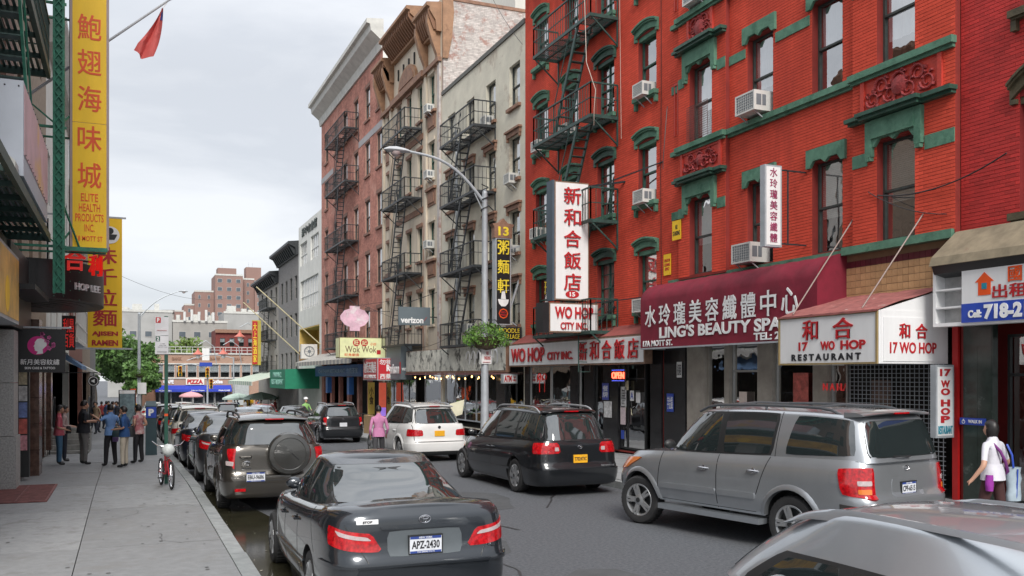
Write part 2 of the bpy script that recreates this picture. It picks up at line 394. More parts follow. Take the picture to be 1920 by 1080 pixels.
def bool_cut(mb, cutter, mats, smooth=38):
    a = link('body_tmp', mb.mesh('body', mats, 0)); b = link('cut_tmp', cutter.mesh('cut', mats, 0))
    b.data.polygons.foreach_set('material_index', [1]*len(b.data.polygons))
    import bmesh
    for o in (a, b):
        bm = bmesh.new(); bm.from_mesh(o.data); bmesh.ops.remove_doubles(bm, verts=bm.verts, dist=1e-5); bmesh.ops.recalc_face_normals(bm, faces=bm.faces); bm.to_mesh(o.data); bm.free()
    m = a.modifiers.new('b', 'BOOLEAN'); m.object = b; m.solver = 'EXACT'; m.operation = 'DIFFERENCE'
    me = bpy.data.meshes.new_from_object(a.evaluated_get(bpy.context.evaluated_depsgraph_get()))
    if len(me.polygons) < 100: me = a.data.copy()
    bpy.data.objects.remove(a); bpy.data.objects.remove(b)
    me.shade_smooth(); me.set_sharp_from_angle(angle=R(smooth)); me.name = 'body'
    return me
WH = {}
def wheel(parent, x, y, r, sd, style, wd=.23, steer=0):
    key = (r, sd, style, wd)
    if key not in WH:
        t = MB(); t.lathe((0, 0, 0), (sd, 0, 0), [(r*.62, -wd/2), (r*.9, -wd/2), (r*.985, -wd*.36), (r, -wd*.2), (r, wd*.2), (r*.985, wd*.36), (r*.93, wd*.47), (r*.78, wd*.5), (r*.68, wd*.44), (r*.66, wd*.3), (r*.64, -wd/2)], 36)
        for k in range(36):   # tread grooves
            a = 2*math.pi*k/36; c, s = math.cos(a), math.sin(a); d = Vector((0, c, s)); tg = Vector((0, -s, c))
            t.bar(d*(r+.002)+Vector((-wd*.33, 0, 0)), d*(r+.002)+Vector((wd*.33, 0, 0)), .02, .008, up=d)
        m = MB(); o = wd*.40
        m.lathe((0, 0, 0), (sd, 0, 0), [(r*.60, -.02), (r*.60, o), (r*.665, o+.012), (r*.685, o+.005), (r*.66, o-.03)], 36)
        ns = {'seven': 7, 'double': 5, 'five': 5, 'ten': 10}[style]
        for k in range(ns):
            for dd in ((-.13, .13) if style == 'double' else (0,)):
                a = 2*math.pi*k/ns+dd; a0 = 2*math.pi*k/ns+dd*1.6
                p = Vector((sd*(o-.012), math.cos(a0)*r*.16, math.sin(a0)*r*.16)); q = Vector((sd*(o+.002), math.cos(a)*r*.63, math.sin(a)*r*.63))
                w0 = {'seven': .30, 'double': .13, 'five': .30, 'ten': .12}[style]*r
                u = (q-p).normalized().cross(Vector((sd, 0, 0))).normalized(); D = Vector((sd*.02, 0, 0))
                m.prism([p-u*w0*.5+D, p+u*w0*.5+D, q+u*w0*.34+D, q-u*w0*.34+D], [p-u*w0*.5-D, p+u*w0*.5-D, q+u*w0*.34-D, q-u*w0*.34-D])
        m.lathe((0, 0, 0), (sd, 0, 0), [(r*.24, o-.03), (r*.23, o+.008), (r*.15, o+.02), (r*.12, o+.024), (.001, o+.026)], 20)
        b = MB(); b.lathe((0, 0, 0), (sd, 0, 0), [(r*.63, -.03), (r*.60, .01), (.001, .012)], 28)
        b.lathe((0, 0, 0), (sd, 0, 0), [(r*.105, o+.02), (r*.10, o+.034), (.001, o+.036)], 14)
        WH[key] = (t.mesh('tyre', rubber, 40), m.mesh('rim', rimm, 35), b.mesh('brake_disc', trimk, 35))
    a, b, c = WH[key]
    w = link('wheel', a, parent); w.location = (x, y, r); w.rotation_euler = (0, 0, steer)
    link('rim', b, w); link('hub', c, w)
def emblem(mb, c, r, up, right, n):
    """three interlocked ovals"""
    c, up, right, n = Vector(c), Vector(up), Vector(right), Vector(n)
    def oval(cx, cz, a, b, t):
        mb.tube([c+right*(cx+a*math.cos(k*math.pi/10))+up*(cz+b*math.sin(k*math.pi/10))+n*.006 for k in range(21)], t, 5, cap=False)
    oval(0, 0, r, r*.68, r*.075); oval(0, r*.22, r*.62, r*.24, r*.06); oval(0, 0, r*.26, r*.62, r*.06)
def car(name, label, cat, paint, S, group=None):
    """S: specification of the car's shape, front towards +y, origin on the ground under its middle"""
    root = local_thing(name, label, cat, group)
    L, Wd, H = S['L'], S['W'], S['H']; zs = S.get('zs', .22)
    belt = lambda y: spl(S['belt'], y)
    lo = Shell(y0=-L/2, y1=L/2, w=Wd/2, nr=S.get('nr', 5), nf=S.get('nf', 4), bot=lambda y: zs, top=belt, zp=[(0, 0), (1, 1)],
               rp=S['rp'], fp=S.get('fp', [(0, .12), (.2, .02), (.4, 0), (.6, .05), (.85, .2), (1, .34)]),
               wp=S.get('wp', [(0, .93), (.1, .965), (.35, 1), (.6, 1), (.85, .972), (1, .915)]))
    g = S['gh']  # rear base, rear roof, front base, front roof, half widths
    ym = (g['r1']+g['f1'])/2; Lr = (g['f1']-g['r1'])/2
    roofz = lambda y: H-S.get('crown', .04)-S.get('lc', .05)*((y-ym)/Lr)**2 if g['r1'] < y < g['f1'] else H-S.get('crown', .04)-S.get('lc', .05)
    rp = [(0, 0), (.5, (g['r1']-g['r0'])*g.get('rb', .46)), (.86, (g['r1']-g['r0'])*.84), (1, g['r1']-g['r0']+.12)]
    fp = [(0, 0), (.5, (g['f0']-g['f1'])*.46), (.86, (g['f0']-g['f1'])*.84), (1, g['f0']-g['f1']+.12)]
    up = Shell(y0=g['r0'], y1=g['f0'], w=g['wb'], nr=g.get('nr', 4), nf=g.get('nf', 3.2), bot=lambda y: belt(y)-.03, top=roofz,
               zp=[(0, 0), (.86, .90), (.94, .975), (1, 1)], rp=rp, fp=fp,
               wp=[(0, 1), (.3, 1-.3*(1-g['wr']/g['wb'])*.7), (.86, g['wr']/g['wb']*1.0), (.94, g['wr']/g['wb']*.965), (1, g['wr']/g['wb']*.89)])
    # body with wheel arches cut out
    mb = MB(); lo.mesh(mb, crown=S.get('deck', .035)); cut = MB(); wr = S['wr']; fa, ra = S['fa'], S['ra']; ar = S.get('arch', 1.14)
    for yy in (fa, ra):
        for sd in (-1, 1):
            cut.tube([(sd*(Wd/2-.30), yy, wr+.01), (sd*(Wd/2+.2), yy, wr+.01)], wr*ar, 32)
    me = bool_cut(mb, cut, [paint, trimk]); body = link('body', me, root)
    mu = MB(); up.mesh(mu, N=80, K=16, crown=S.get('crown', .04)); part('cabin', mu, paint, root, 50)
    for yy, st in ((fa, S.get('steer', 0)), (ra, 0)):
        for sd in (-1, 1): wheel(root, sd*(Wd/2-.125), yy, wr, sd, S.get('rim', 'seven'), steer=st)
    # glass
    gt = MB(); sd_w = S['side']
    for sd in (-1, 1):
        for q in sd_w:
            m = MB(); patch(lambda a, b, sd=sd: up.side(sd, a, b), q, .006, m, 8, 6, S.get('wrd', .05)); part('side_window', m, cglass, root, 30)
        for q in S.get('surround', []):
            patch(lambda a, b, sd=sd: up.side(sd, a, b), q, .003, gt, 14, 6, .03)
    q = S['rearw']; m = MB(); patch(lambda a, b: up.end(-1, a, b), q, .007, m, 12, 8, S.get('rrd', .05)); rw = part('rear_window', m, cglass, root, 30)
    q2 = [(a*1.035, b-.012 if k < 2 else b+.012) for k, (a, b) in enumerate(q)]
    patch(lambda a, b: up.end(-1, a, b), q2, .003, gt, 12, 8, .04); part('window_surround', gt, trimk, root, 30)
    x0, x1 = g['wb']*S.get('wsx', .86), g['wr']*(S.get('wsx', .86)+.06)
    m = MB(); patch(lambda a, b: up.end(1, a, b), [(-x0, .06), (x0, .06), (x1, .86), (-x1, .86)], .006, m, 12, 8, .04); part('windshield', m, cglass, root, 30)
    # seams between doors, sills and lids
    sm = MB(); vb = S.get('vb', .97)
    for sd in (-1, 1):
        for (ya, v0, yb, v1) in S['seams']:
            patch(lambda a, b, sd=sd: lo.side(sd, a, b), [(ya-.007, v0), (ya+.007, v0), (yb+.007, v1), (yb-.007, v1)], .0015, sm, 1, 10, 0, .002)
        for (ya, yb, v) in S.get('hseams', []):
            patch(lambda a, b, sd=sd: lo.side(sd, a, b), [(ya, v-.005), (yb, v-.005), (yb, v+.005), (ya, v+.005)], .0015, sm, 16, 1, 0, .002)
        for (ya, t0, yb, t1) in S.get('useams', []):
            patch(lambda a, b, sd=sd: up.side(sd, a, b), [(ya-.005, t0), (ya+.005, t0), (yb+.005, t1), (yb-.005, t1)], .0015, sm, 1, 10, 0, .002)
    for (xa, v0, xb, v1) in S.get('rseams', []):
        for sd in (-1, 1):
            if abs(xa-xb) < .15 and abs(v0-v1) > .04:
                patch(lambda a, b: lo.end(-1, a, b), [(sd*xa-.008, v0), (sd*xa+.008, v0), (sd*xb+.008, v1), (sd*xb-.008, v1)], .0015, sm, 1, 8, 0, .002)
            else:
                patch(lambda a, b: lo.end(-1, a, b), [(sd*xa, v0-.010), (sd*xb, v1-.010), (sd*xb, v1+.010), (sd*xa, v0+.010)], .0015, sm, 12, 1, 0, .002)
    part('door_seams', sm, trimk, root)
    for (ya, yb, v, h, pm) in S.get('mould', []):
        for sd in (-1, 1):
            m = MB(); patch(lambda a, b, sd=sd: lo.side(sd, a, b), [(ya, v), (yb, v), (yb, v+h), (ya, v+h)], .016, m, 16, 3, .02); part('side_moulding', m, MATS.get(pm, paint), root, 30)
    # lamps: patches that wrap the corner, given in ring angle / v
    for (kind, yB, xB, yT, xT, v0, v1, v2, v3, o, *fe) in S['lamps']:
        e = fe[0] if fe else -1; n = lo.nr if e < 0 else lo.nf
        def ang(yd, v):
            yc, Lh, hw = lo.rng(v)
            if yd < 0: return math.acos(min(1, (-yd/hw))**(n/2))
            return math.asin(max(0, (Lh-yd)/Lh)**(n/2))
        def angx(x, v): return math.acos(min(1, x/lo.rng(v)[2])**(n/2))
        for sd in (-1, 1):
            def fn(a, b, sd=sd): p = lo.ring(math.pi/2 + (a if e < 0 else -a), b); return Vector((abs(p[0])*sd, p[1], p[2]))
            m = MB(); patch(fn, [(ang(yB, v0), v0), (angx(xB, v1), v1), (angx(xT, v2), v2), (ang(yT, v3), v3)], o, m, 22, 6, .05)
            part({'red': 'tail_lamp', 'clear': 'reverse_lamp', 'amber': 'indicator_lamp', 'head': 'headlight', 'lit': 'tail_lamp'}[kind], m, {'red': redlens, 'clear': clearlens, 'amber': amber, 'head': clearlens, 'lit': redlit}[kind], root, 30)
    for (y, v) in S.get('handles', []):
        for sd in (-1, 1):
            p = lo.side(sd, y, v); m = MB(); m.tube([p+Vector((sd*.0, -.10, 0)), p+Vector((sd*.03, -.07, 0)), p+Vector((sd*.035, 0, .005)), p+Vector((sd*.03, .07, 0)), p+Vector((0, .10, 0))], [.012, .015, .016, .015, .012], 7)
            m.lathe(p, (sd, 0, 0), [(.045, .001), (.04, .004), (.001, .0045)], 12)
            part('door_handle', m, MATS.get(S.get('handle_mat'), paint), root, 30)
    # mirrors
    for sd in (-1, 1):
        yy, vv = S['mirror']; p = up.side(sd, yy, vv); m = MB()
        m.grid(lambda i, j, p=p: (p.x+sd*(.13+.11*math.cos(j*math.pi/8)*1.0), p.y+(-.055 if False else .02)+.055*math.sin(j*math.pi/8)*math.sin(i*math.pi/6), p.z+.06+.075*math.sin(j*math.pi/8)*math.cos(i*math.pi/6)), 12, 8, close=True)
        m.bar(p, p+Vector((sd*.13, .01, .03)), .05, .03); part('mirror', m, MATS.get(S.get('mirror_mat'), paint), root, 40)
    # bumper, plate, emblem, wiper
    if 'bump' in S:
        v0, v1, o, bm = S['bump']; m = MB()
        patch(lambda a, b: Vector(lo.ring(a, b)), [(math.pi*.60, v0), (math.pi*1.40, v0), (math.pi*1.40, v1), (math.pi*.60, v1)], o, m, 40, 8, .0, .05); part('rear_bumper', m, MATS.get(bm, paint), root, 40)
    pl = S['plate']; c = lo.end(-1, 0, pl['v']); py = c.y-.012; pz = c.z; px = pl.get('x', 0)
    if pl.get('recess'):
        rw_, rv0, rv1 = pl['recess']; m = MB(); patch(lambda a, b: lo.end(-1, a, b), [(px-rw_, rv0), (px+rw_, rv0), (px+rw_, rv1), (px-rw_, rv1)], .004, m, 6, 4, .06); part('plate_recess', m, MATS.get(pl.get('rm'), paint), root, 30)
    m = MB(); m.box(px-.155, px+.155, py-.014, py+.03, pz-.08, pz+.08); P = part('number_plate', m, pl.get('m', platew), root)
    if pl.get('frame'):
        m = MB()
        for a in ((-.165, .165, -.09, -.078), (-.165, .165, .078, .09), (-.165, -.155, -.078, .078), (.155, .165, -.078, .078)): m.box(px+a[0], px+a[1], py-.018, py+.02, pz+a[2], pz+a[3])
        part('plate_frame', m, trimk, P)
    y_ = py-.0145
    if pl.get('text'):
        text('plate_characters', pl['text'], (px, y_, pz-.002), .27, .075, pl.get('tm', navyl), P, bold=.03, depth=.001)
        if pl.get('m') is None:
            m = MB(); m.box(px-.15, px+.15, y_-.0008, y_+.002, pz+.052, pz+.078).box(px-.15, px+.15, y_-.0008, y_+.002, pz-.078, pz-.058); part('plate_band', m, plateb, P)
            text('plate_heading', 'NEW YORK', (px, y_-.001, pz+.065), .13, .018, platew, P, bold=.03, depth=.001)
            text('plate_footer', 'THE EMPIRE STATE', (px, y_-.001, pz-.068), .17, .012, platew, P, bold=.02, depth=.001)
    if S.get('badge'):
        b = S['badge']; c = lo.end(-1, 0, b[0]) if b[0] <= 1 else up.end(-1, 0, b[0]-1); m = MB(); emblem(m, c+Vector((0, -.008, 0)), b[1], (0, -.1, 1), (1, 0, 0), (0, -1, 0)); part('emblem', m, chrome, root, 30)
    for (s, x, v, w, h, tm) in S.get('words', []):
        c = lo.end(-1, x, v); text('badge_lettering', s, (c.x, c.y-.006, c.z), w, h, tm, root, bold=.02, depth=.003)
    if S.get('rails'):
        for sd in (-1, 1):
            a, b, hh = S['rails']; m = MB(); n = 14; pts = []
            for i in range(n+1):
                t = i/n; y = a+(b-a)*t; e = min(1, min(t, 1-t)*9); pts.append(Vector((sd*g['wr']*.90, y, roofz(y)-.035+(hh+.035)*e**.6)))
            m.tube(pts, .020, 8)
            for i in (n//2,): m.tube([pts[i], pts[i]-Vector((0, 0, hh))], .018, 8)
            part('roof_rail', m, MATS.get(S.get('rail_mat', 'chrome')), root, 40)
        for yy in S.get('bars', []):
            m = MB(); z = roofz(yy)+hh*1.0; m.tube([(-g['wr']*.9, yy, z), (0, yy, z+.03), (g['wr']*.9, yy, z)], .016, 8); part('roof_bar', m, MATS.get(S.get('rail_mat', 'chrome')), root, 40)
    if S.get('spoiler'):
        a, wd, dz = S['spoiler']; z = roofz(g['r1'])+dz; m = MB()
        def sp(i, j):
            x = (i/12*2-1)*wd; return (x, g['r1']+.14-(a+.14)*math.sin(j*math.pi/6 if j < 6 else 0)*(1-.12*(x/wd)**2) if j < 6 else g['r1']+.14, z+.02*(1-(x/wd)**2)+[.03, .026, .012, -.002, -.02, -.03, -.03][j])
        yb = g['r1']+.16; ye = g['r1']-a
        prof = [(yb, .030), (g['r1'], .028), (ye+.05, .012), (ye, -.006), (ye+.02, -.022), (g['r1'], -.03), (yb, -.04)]
        m.grid(lambda i, j: ((i/12*2-1)*wd, prof[j][0]+.06*abs(i/6-1)**3, z+prof[j][1]+.03*(1-(i/6-1)**2)), 12, 6)
        m.prism([(-wd, prof[j][0]+.06, z+prof[j][1]) for j in range(7)], [(-wd+.01, prof[j][0]+.06, z+prof[j][1]) for j in range(7)])
        m.prism([(wd-.01, prof[j][0]+.06, z+prof[j][1]) for j in range(7)], [(wd, prof[j][0]+.06, z+prof[j][1]) for j in range(7)])
        part('roof_spoiler', m, MATS.get(S.get('spoiler_mat'), paint), root, 50)
        m = MB(); m.box(-.16, .16, ye-.004, ye+.03, z+.004, z+.026); part('high_brake_lamp', m, redlens, root)
    if S.get('wiper'):
        x0, t0, x1, t1 = S['wiper']; p, q = up.end(-1, x0, t0), up.end(-1, x1, t1); m = MB(); m.tube([p+Vector((0, -.03, 0)), (p+q)/2+Vector((0, -.05, 0)), q+Vector((0, -.03, 0))], [.014, .009, .006], 6); part('rear_wiper', m, trimk, root)
    if S.get('arches'):
        for yy in (fa, ra):
            for sd in (-1, 1):
                m = MB(); n = 18
                def fl(i, j):
                    t = math.pi*(-.06+1.12*i/n); rr = wr*ar+[-.012, -.005, .035, .075][j]; y = yy+math.cos(t)*rr; z = max(zs+.02, wr+.01+math.sin(t)*rr)
                    v = max(0, min(1, (z-zs)/(belt(y)-zs))); p = lo.side(sd, y, v); return (p.x+sd*[-.05, .028, .024, -.006][j], y, z)
                m.grid(fl, n, 3); part('wheel_arch_flare', m, MATS.get(S['arches'], paint), root, 50)
    root['S'] = 0
    del root['S']
    return root, lo, up
def paint(name, c, metal=.5, rough=.32, **k): return mat(name, c, rough, metal, var=.06, vs=2, coat=1, **k)
P_camry = paint('dark_grey_paint', (.036, .042, .050), .6, .26)
P_rav = paint('brown_grey_paint', (.078, .071, .062), .7)
P_seq = paint('silver_paint', (.38, .40, .42), .7, .34)
P_seq2 = paint('light_silver_paint', (.36, .39, .42), .6, .36)
P_blk = paint('black_paint', (.012, .014, .017), .3)
P_navy = paint('blue_black_paint', (.014, .018, .028), .4)
P_wht = paint('white_paint', (.70, .70, .69), .0, .35)
P_sil = paint('bright_silver_paint', (.36, .41, .46), .65, .3)
P_red = paint('red_paint', (.35, .02, .02), .2)
SED = dict(L=4.81, W=1.82, H=1.54, zs=.2, nr=8.5, nf=3.2, deck=.05, crown=.04, lc=.05, wr=.325, fa=1.43, ra=-1.345, arch=1.13,
    belt=[(-2.4, 1.14), (-2.1, 1.145), (-1.6, 1.11), (-.8, 1.04), (.3, .98), (1.05, .96), (1.7, .88), (2.2, .78), (2.4, .70)],
    rp=[(0, .14), (.08, .05), (.25, .0), (.48, .0), (.56, .035), (.62, .05), (.9, .07), (.97, .085), (1, .13)],
    wp=[(0, .93), (.1, .965), (.35, 1), (.6, 1), (.8, .985), (.93, .95), (1, .885)],
    gh=dict(r0=-1.92, r1=-.72, f0=1.22, f1=.22, wb=.80, wr=.595, nr=3.4, nf=3, rb=.56),
    side=[[(-1.30, .10), (-.72, .12), (-.62, .83), (-.92, .80)], [(-.66, .13), (.15, .14), (.02, .86), (-.56, .86)], [(.21, .14), (.98, .14), (.22, .82), (.08, .86)]],
    surround=[[(-1.40, .07), (1.08, .11), (.24, .88), (-.98, .86)]],
    rearw=[(-.66, .12), (.66, .12), (.525, .90), (-.525, .90)], rrd=.035,
    seams=[(-.70, .08, -.64, .99), (.18, .05, .20, .99), (1.12, .08, 1.02, .99), (-1.62, .52, -1.30, .99)], hseams=[(-.68, 1.08, .09)],
    useams=[(-.64, .0, -.58, .9), (.18, 0, .05, .9)],
    rseams=[(.52, .47, .74, .86), (0, .455, .52, .47)],
    handles=[(-.55, .80), (.32, .79)], mirror=(.93, .12),
    lamps=[('red', .24, .38, .26, .50, .67, .60, .79, .855, .008), ('clear', .10, .50, .14, .55, .765, .715, .755, .815, .012), ('head', .30, .45, .35, .5, .6, .6, .8, .85, .006, 1)],
    plate=dict(v=.655, recess=(.34, .575, .79)), badge=(.90, .055),
    mould=[(-1.1, 1.0, .33, .035, None)])
SUV = dict(L=4.6, W=1.83, H=1.72, zs=.26, nr=10, nf=4, deck=.03, crown=.05, lc=.04, wr=.35, fa=1.42, ra=-1.26, arch=1.14, arches='black_plastic',
    belt=[(-2.3, 1.17), (-.5, 1.11), (.8, 1.04), (1.15, 1.03), (1.8, .98), (2.15, .88), (2.3, .8)],
    rp=[(0, .12), (.08, .03), (.3, 0), (.42, .0), (.48, .06), (.9, .09), (1, .12)],
    gh=dict(r0=-2.19, r1=-1.86, f0=1.30, f1=.42, wb=.82, wr=.635, nr=6, nf=3, rb=.5),
    side=[[(-2.0, .14), (-1.28, .10), (-1.28, .84), (-1.78, .82)], [(-1.18, .10), (-.36, .09), (-.38, .86), (-1.16, .86)], [(-.28, .09), (.92, .09), (.36, .84), (-.28, .86)]],
    surround=[[(-1.22, .06), (1.02, .06), (.42, .88), (-1.22, .88)]],
    rearw=[(-.66, .10), (.66, .10), (.54, .82), (-.54, .82)],
    seams=[(-1.2, .3, -1.22, .99), (-.32, .05, -.32, .99), (1.05, .08, .98, .99)], hseams=[(-.9, 1.0, .10)],
    useams=[(-1.22, 0, -1.22, .9), (-.33, 0, -.33, .9)],
    rseams=[(.70, .48, .74, .99), (0, .46, .70, .46)],
    handles=[(-1.02, .80), (-.15, .79)], mirror=(.95, .10),
    lamps=[('red', .02, .70, .12, .66, .58, .56, .95, .95, .022), ('clear', -.82, .72, -.82, .71, .645, .63, .71, .73, .027), ('head', .35, .5, .4, .5, .6, .6, .8, .85, .006, 1)],
    plate=dict(v=.55, recess=(.24, .48, .64), rm='black_plastic'), badge=(.80, .05),
    rails=(-1.75, .35, .06), rail_mat='chrome', spoiler=(.10, .58, .0), wiper=(.0, .09, -.38, .11), bump=(.10, .40, .02, None))
def var(base, **k): d = dict(base); d.update(k); return d
# ---------------------------------------------------------------- ground, road, pavements
YS = [-25, -5, 5, 12, 20, 28, 36, 44, 52, 60, 70, 80, 90, 100, 112, 140, 200, 400, 900]
def strip(mb, x0, x1, dz, ys=YS):
    for a, b in zip(ys, ys[1:]): mb.face([(x0, a, G(a)+dz), (x1, a, G(a)+dz), (x1, b, G(b)+dz), (x0, b, G(b)+dz)])
m = MB()
for a, b in zip(YS, YS[1:]):
    for x0, x1 in ((-700, -60), (-60, 0), (0, 60), (60, 900)): m.face([(x0, a, G(a)-.03), (x1, a, G(a)-.03), (x1, b, G(b)-.03), (x0, b, G(b)-.03)])
structure('ground', m, asphalt)
m = MB(); strip(m, 1.3, 9.75, 0, [y for y in YS if y <= 112]); structure('road', m, asphalt)
m = MB()
for y in (13.9, 16.9, 21.1, 26.0, 31.6): m.box(1.46, 1.52, y, y+.5, .003, .006)
m = MB()
P = [(1.43, 7), (2.1, 7.4), (2.2, 9), (1.95, 11), (2.3, 13.2), (2.0, 14.2), (2.35, 15.0), (2.1, 17.2), (1.9, 19.5), (1.43, 20)]
m.face([(x, y, .004) for x, y in P]); structure('gutter_puddle', m, gutter)
def pavement(name, x0, x1, splits, side):
    base = MB(); strip(base, x0, x1, .12, [y for y in YS if y <= 112]); o = structure(name, base, mat('joint_dirt', (.06, .06, .055), .9))
    k = 0; y = -6.; rr = random.Random(3 if side else 5)
    while y < 40:
        ln = [3.8, 3.8, 3.8, 3.85, 3.8][k % 5] if side == 0 else 1.9
        for a, b in zip(splits, splits[1:]):
            if b-a < .4: continue
            e = .006; z0, z1 = G(y)+.10, G(y)+.15; zz = G(y+ln)-G(y); t = rr.uniform(-.004, .004)
            m = MB(); f=.016; m.hexa([(a+e, y+f, z0), (b-e, y+f, z0), (b-e, y+ln-f, z0+zz), (a+e, y+ln-f, z0+zz), (a+e, y+f, z1+t), (b-e, y+f, z1-t), (b-e, y+ln-f, z1+zz+t), (a+e, y+ln-f, z1+zz)])
            part('sidewalk_slab', m, concrete, o)
        y += ln; k += 1
    m = MB(); strip(m, splits[0], splits[-1], .149, [y]+[q for q in YS if y < q <= 112]); part('far_paving', m, concrete, o)
    y = -6.; cx0, cx1 = (1.20, 1.42) if side == 0 else (9.58, 9.80)
    while y < 70:
        ln = 1.5 if y < 30 else 5; t = rr.uniform(-.008, .008); e = .006; j = rr.uniform(-.012, .012)
        m = MB(); a0, a1 = G(y), G(y+ln)
        m.hexa([(cx0+e, y+e, a0-.05), (cx1+j, y+e, a0-.05), (cx1+j, y+ln-e, a1-.05), (cx0+e, y+ln-e, a1-.05), (cx0+e, y+e, a0+.152+t), (cx1+j-.02, y+e, a0+.145+t), (cx1+j-.02, y+ln-e, a1+.145-t), (cx0+e, y+ln-e, a1+.152)])
        part('curb_stone', m, curbm, o); y += ln
    return o
pavement('left_sidewalk', -6, 1.3, [-2.3, -.55, 1.2], 0)
pavement('right_sidewalk', 9.7, 16, [9.80, 11.2, 12.6, 14.2], 1)
# iron cellar grate let into the pavement
g = thing('cellar_grate', 'rusty red iron grate let into the left pavement by the grey granite pilaster', 'grate', (-1.8, 19.4, .15))
rust = mat('rusty_iron', (.19, .075, .07), .7, var=.4, vs=9)
m = MB(); m.box(-2.3, -1.28, 18.2, 18.25, .15, .172).box(-2.3, -1.28, 20.9, 20.95, .15, .172).box(-1.32, -1.28, 18.25, 20.9, .15, .172).box(-2.3, -2.26, 18.25, 20.9, .15, .172).box(-1.81, -1.78, 18.25, 20.9, .151, .168); part('frame', m, rust, g)
for k in range(26):
    m = MB(); y = 18.32+k*.1; m.box(-2.26, -1.82, y, y+.045, .151, .166).box(-1.77, -1.33, y, y+.045, .151, .166); part('bar', m, rust, g)
# litter and stains on the road edge
rr = random.Random(9)
m = MB()
for k in range(60):
    x, y = rr.uniform(1.45, 2.2), rr.uniform(8, 20); s = rr.uniform(.008, .03); a = rr.uniform(0, 3); m.face([(x+s*math.cos(a+q)*(1 if q % 3 else .5), y+s*math.sin(a+q), .008+.004*(q > 2)) for q in (0, 1.6, 3.1, 4.7)])
tag(link('litter', m.mesh('litter', mat('litter_paper', (.45, .42, .36), .8, var=.5, vs=3))), 'scraps of paper and leaves lying in the wet gutter', 'litter', kind='stuff')
m = MB()
for (x, y, r, n) in ((4.3, 12.2, .75, 9), (6.0, 16.5, .9, 11), (4.6, 22, .7, 8), (5.2, 9.3, .5, 7), (6.3, 28, .9, 9)):
    m.face([(x+r*math.cos(2*math.pi*k/n)*(1+.25*math.sin(k*2.3)), y+r*1.6*math.sin(2*math.pi*k/n), .004) for k in range(n)])
structure('asphalt_patch', m, mat('old_asphalt_patch', (.075, .078, .082), .8, var=.2, vs=3, bump=.5, bs=90))
for i, (x, y) in enumerate(((5.2, 14.2), (6.4, 33))):
    t = thing('manhole_cover', ['round iron manhole cover in the road left of the silver SUV', 'round iron manhole cover in the middle of the road by the white SUV'][i], 'manhole cover', (x, y, G(y)), 'manhole covers')
    m = MB(); m.lathe((x, y, G(y)+.004), (0, 0, 1), [(.40, 0), (.40, .008), (.33, .008), (.33, .004), (.001, .004)], 28); part('ring', m, mat('cast_iron', (.055, .052, .05), .5, .3, var=.3, vs=8), t)
    m = MB()
    for k in range(7): w = math.sqrt(max(0, .09-(.09*(k-3))**2)); m.box(x-w, x+w, y+.09*(k-3)-.015, y+.09*(k-3)+.015, G(y)+.008, G(y)+.014)
    part('raised_bars', m, MATS['cast_iron'], t)
rr = random.Random(31)   # cracks sealed with tar, gum spots
m = MB()
for (x, y, n, a) in ((3.9, 9, 16, 1.4), (5.6, 13, 22, 1.7), (7.0, 15, 14, 1.2), (4.4, 19, 20, 1.6), (6.2, 24, 14, .4)):
    p = Vector((x, y, .006))
    for k in range(n): a += rr.uniform(-.45, .45)*.6; q = p+Vector((math.cos(a), math.sin(a), 0))*rr.uniform(.15, .45); w = rr.uniform(.010, .028); s = Vector((-math.sin(a), math.cos(a), 0))*w; m.face([p-s, q-s, q+s, p+s]); p = q
structure('road_cracks', m, mat('tar', (.035, .035, .037), .5))
m = MB()
for k in range(190):
    x, y = rr.uniform(-2.1, 1.1), 6+rr.random()**1.3*24; s = rr.uniform(.010, .032); z = G(y)+.1575; m.face([(x+s*math.cos(q)*rr.uniform(.8, 1.1), y+s*math.sin(q), z) for q in (0, 1.05, 2.1, 3.14, 4.2, 5.2)])
tag(link('gum_spots', m.mesh('gum_spots', mat('old_gum', (.13, .13, .13), .8, var=.4, vs=3))), 'dark old gum spots scattered over the left pavement', 'gum spots', kind='stuff')
m = MB()
for (x, y, n, a) in ((-1.9, 11, 14, .6), (.2, 10.2, 12, 2.6), (-.3, 15.5, 12, .1), (.7, 13, 10, 1.9), (-1.2, 18, 10, 1.1)):
    p = Vector((x, y, .158))
    for k in range(n):
        a += rr.uniform(-.6, .6); q = p+Vector((math.cos(a), math.sin(a), 0))*rr.uniform(.05, .15); w = rr.uniform(.002, .005); s = Vector((-math.sin(a), math.cos(a), 0))*w
        if -2.2 < q.x < 1.1: m.face([p-s, q-s, q+s, p+s])
        p = q
structure('pavement_cracks', m, MATS['tar'])
# ---------------------------------------------------------------- facades on the right
FX = 13.8
FRR = Fr((FX, 0, 0), (0, 1, 0), (-1, 0, 0))
def wall_front(mb, fr, u0, u1, z0, z1, holes, rev=.24, n=0):
    us = sorted({u0, u1, *[h[0] for h in holes], *[h[1] for h in holes]}); zs = sorted({z0, z1, *[h[2] for h in holes], *[h[3] for h in holes]})
    for a, b in zip(us, us[1:]):
        run = None
        for c, d in zip(zs, zs[1:]):
            inh = any(h[0]-1e-6 <= a and b <= h[1]+1e-6 and h[2]-1e-6 <= c and d <= h[3]+1e-6 for h in holes)
            if not inh: mb.face([fr.pt(a, c, n), fr.pt(b, c, n), fr.pt(b, d, n), fr.pt(a, d, n)])
    for h in holes:
        a, b, c, d = h[:4]
        for p, q in (((a, c), (b, c)), ((b, c), (b, d)), ((b, d), (a, d)), ((a, d), (a, c))):
            mb.face([fr.pt(*p, n), fr.pt(*q, n), fr.pt(*q, n-rev), fr.pt(*p, n-rev)])
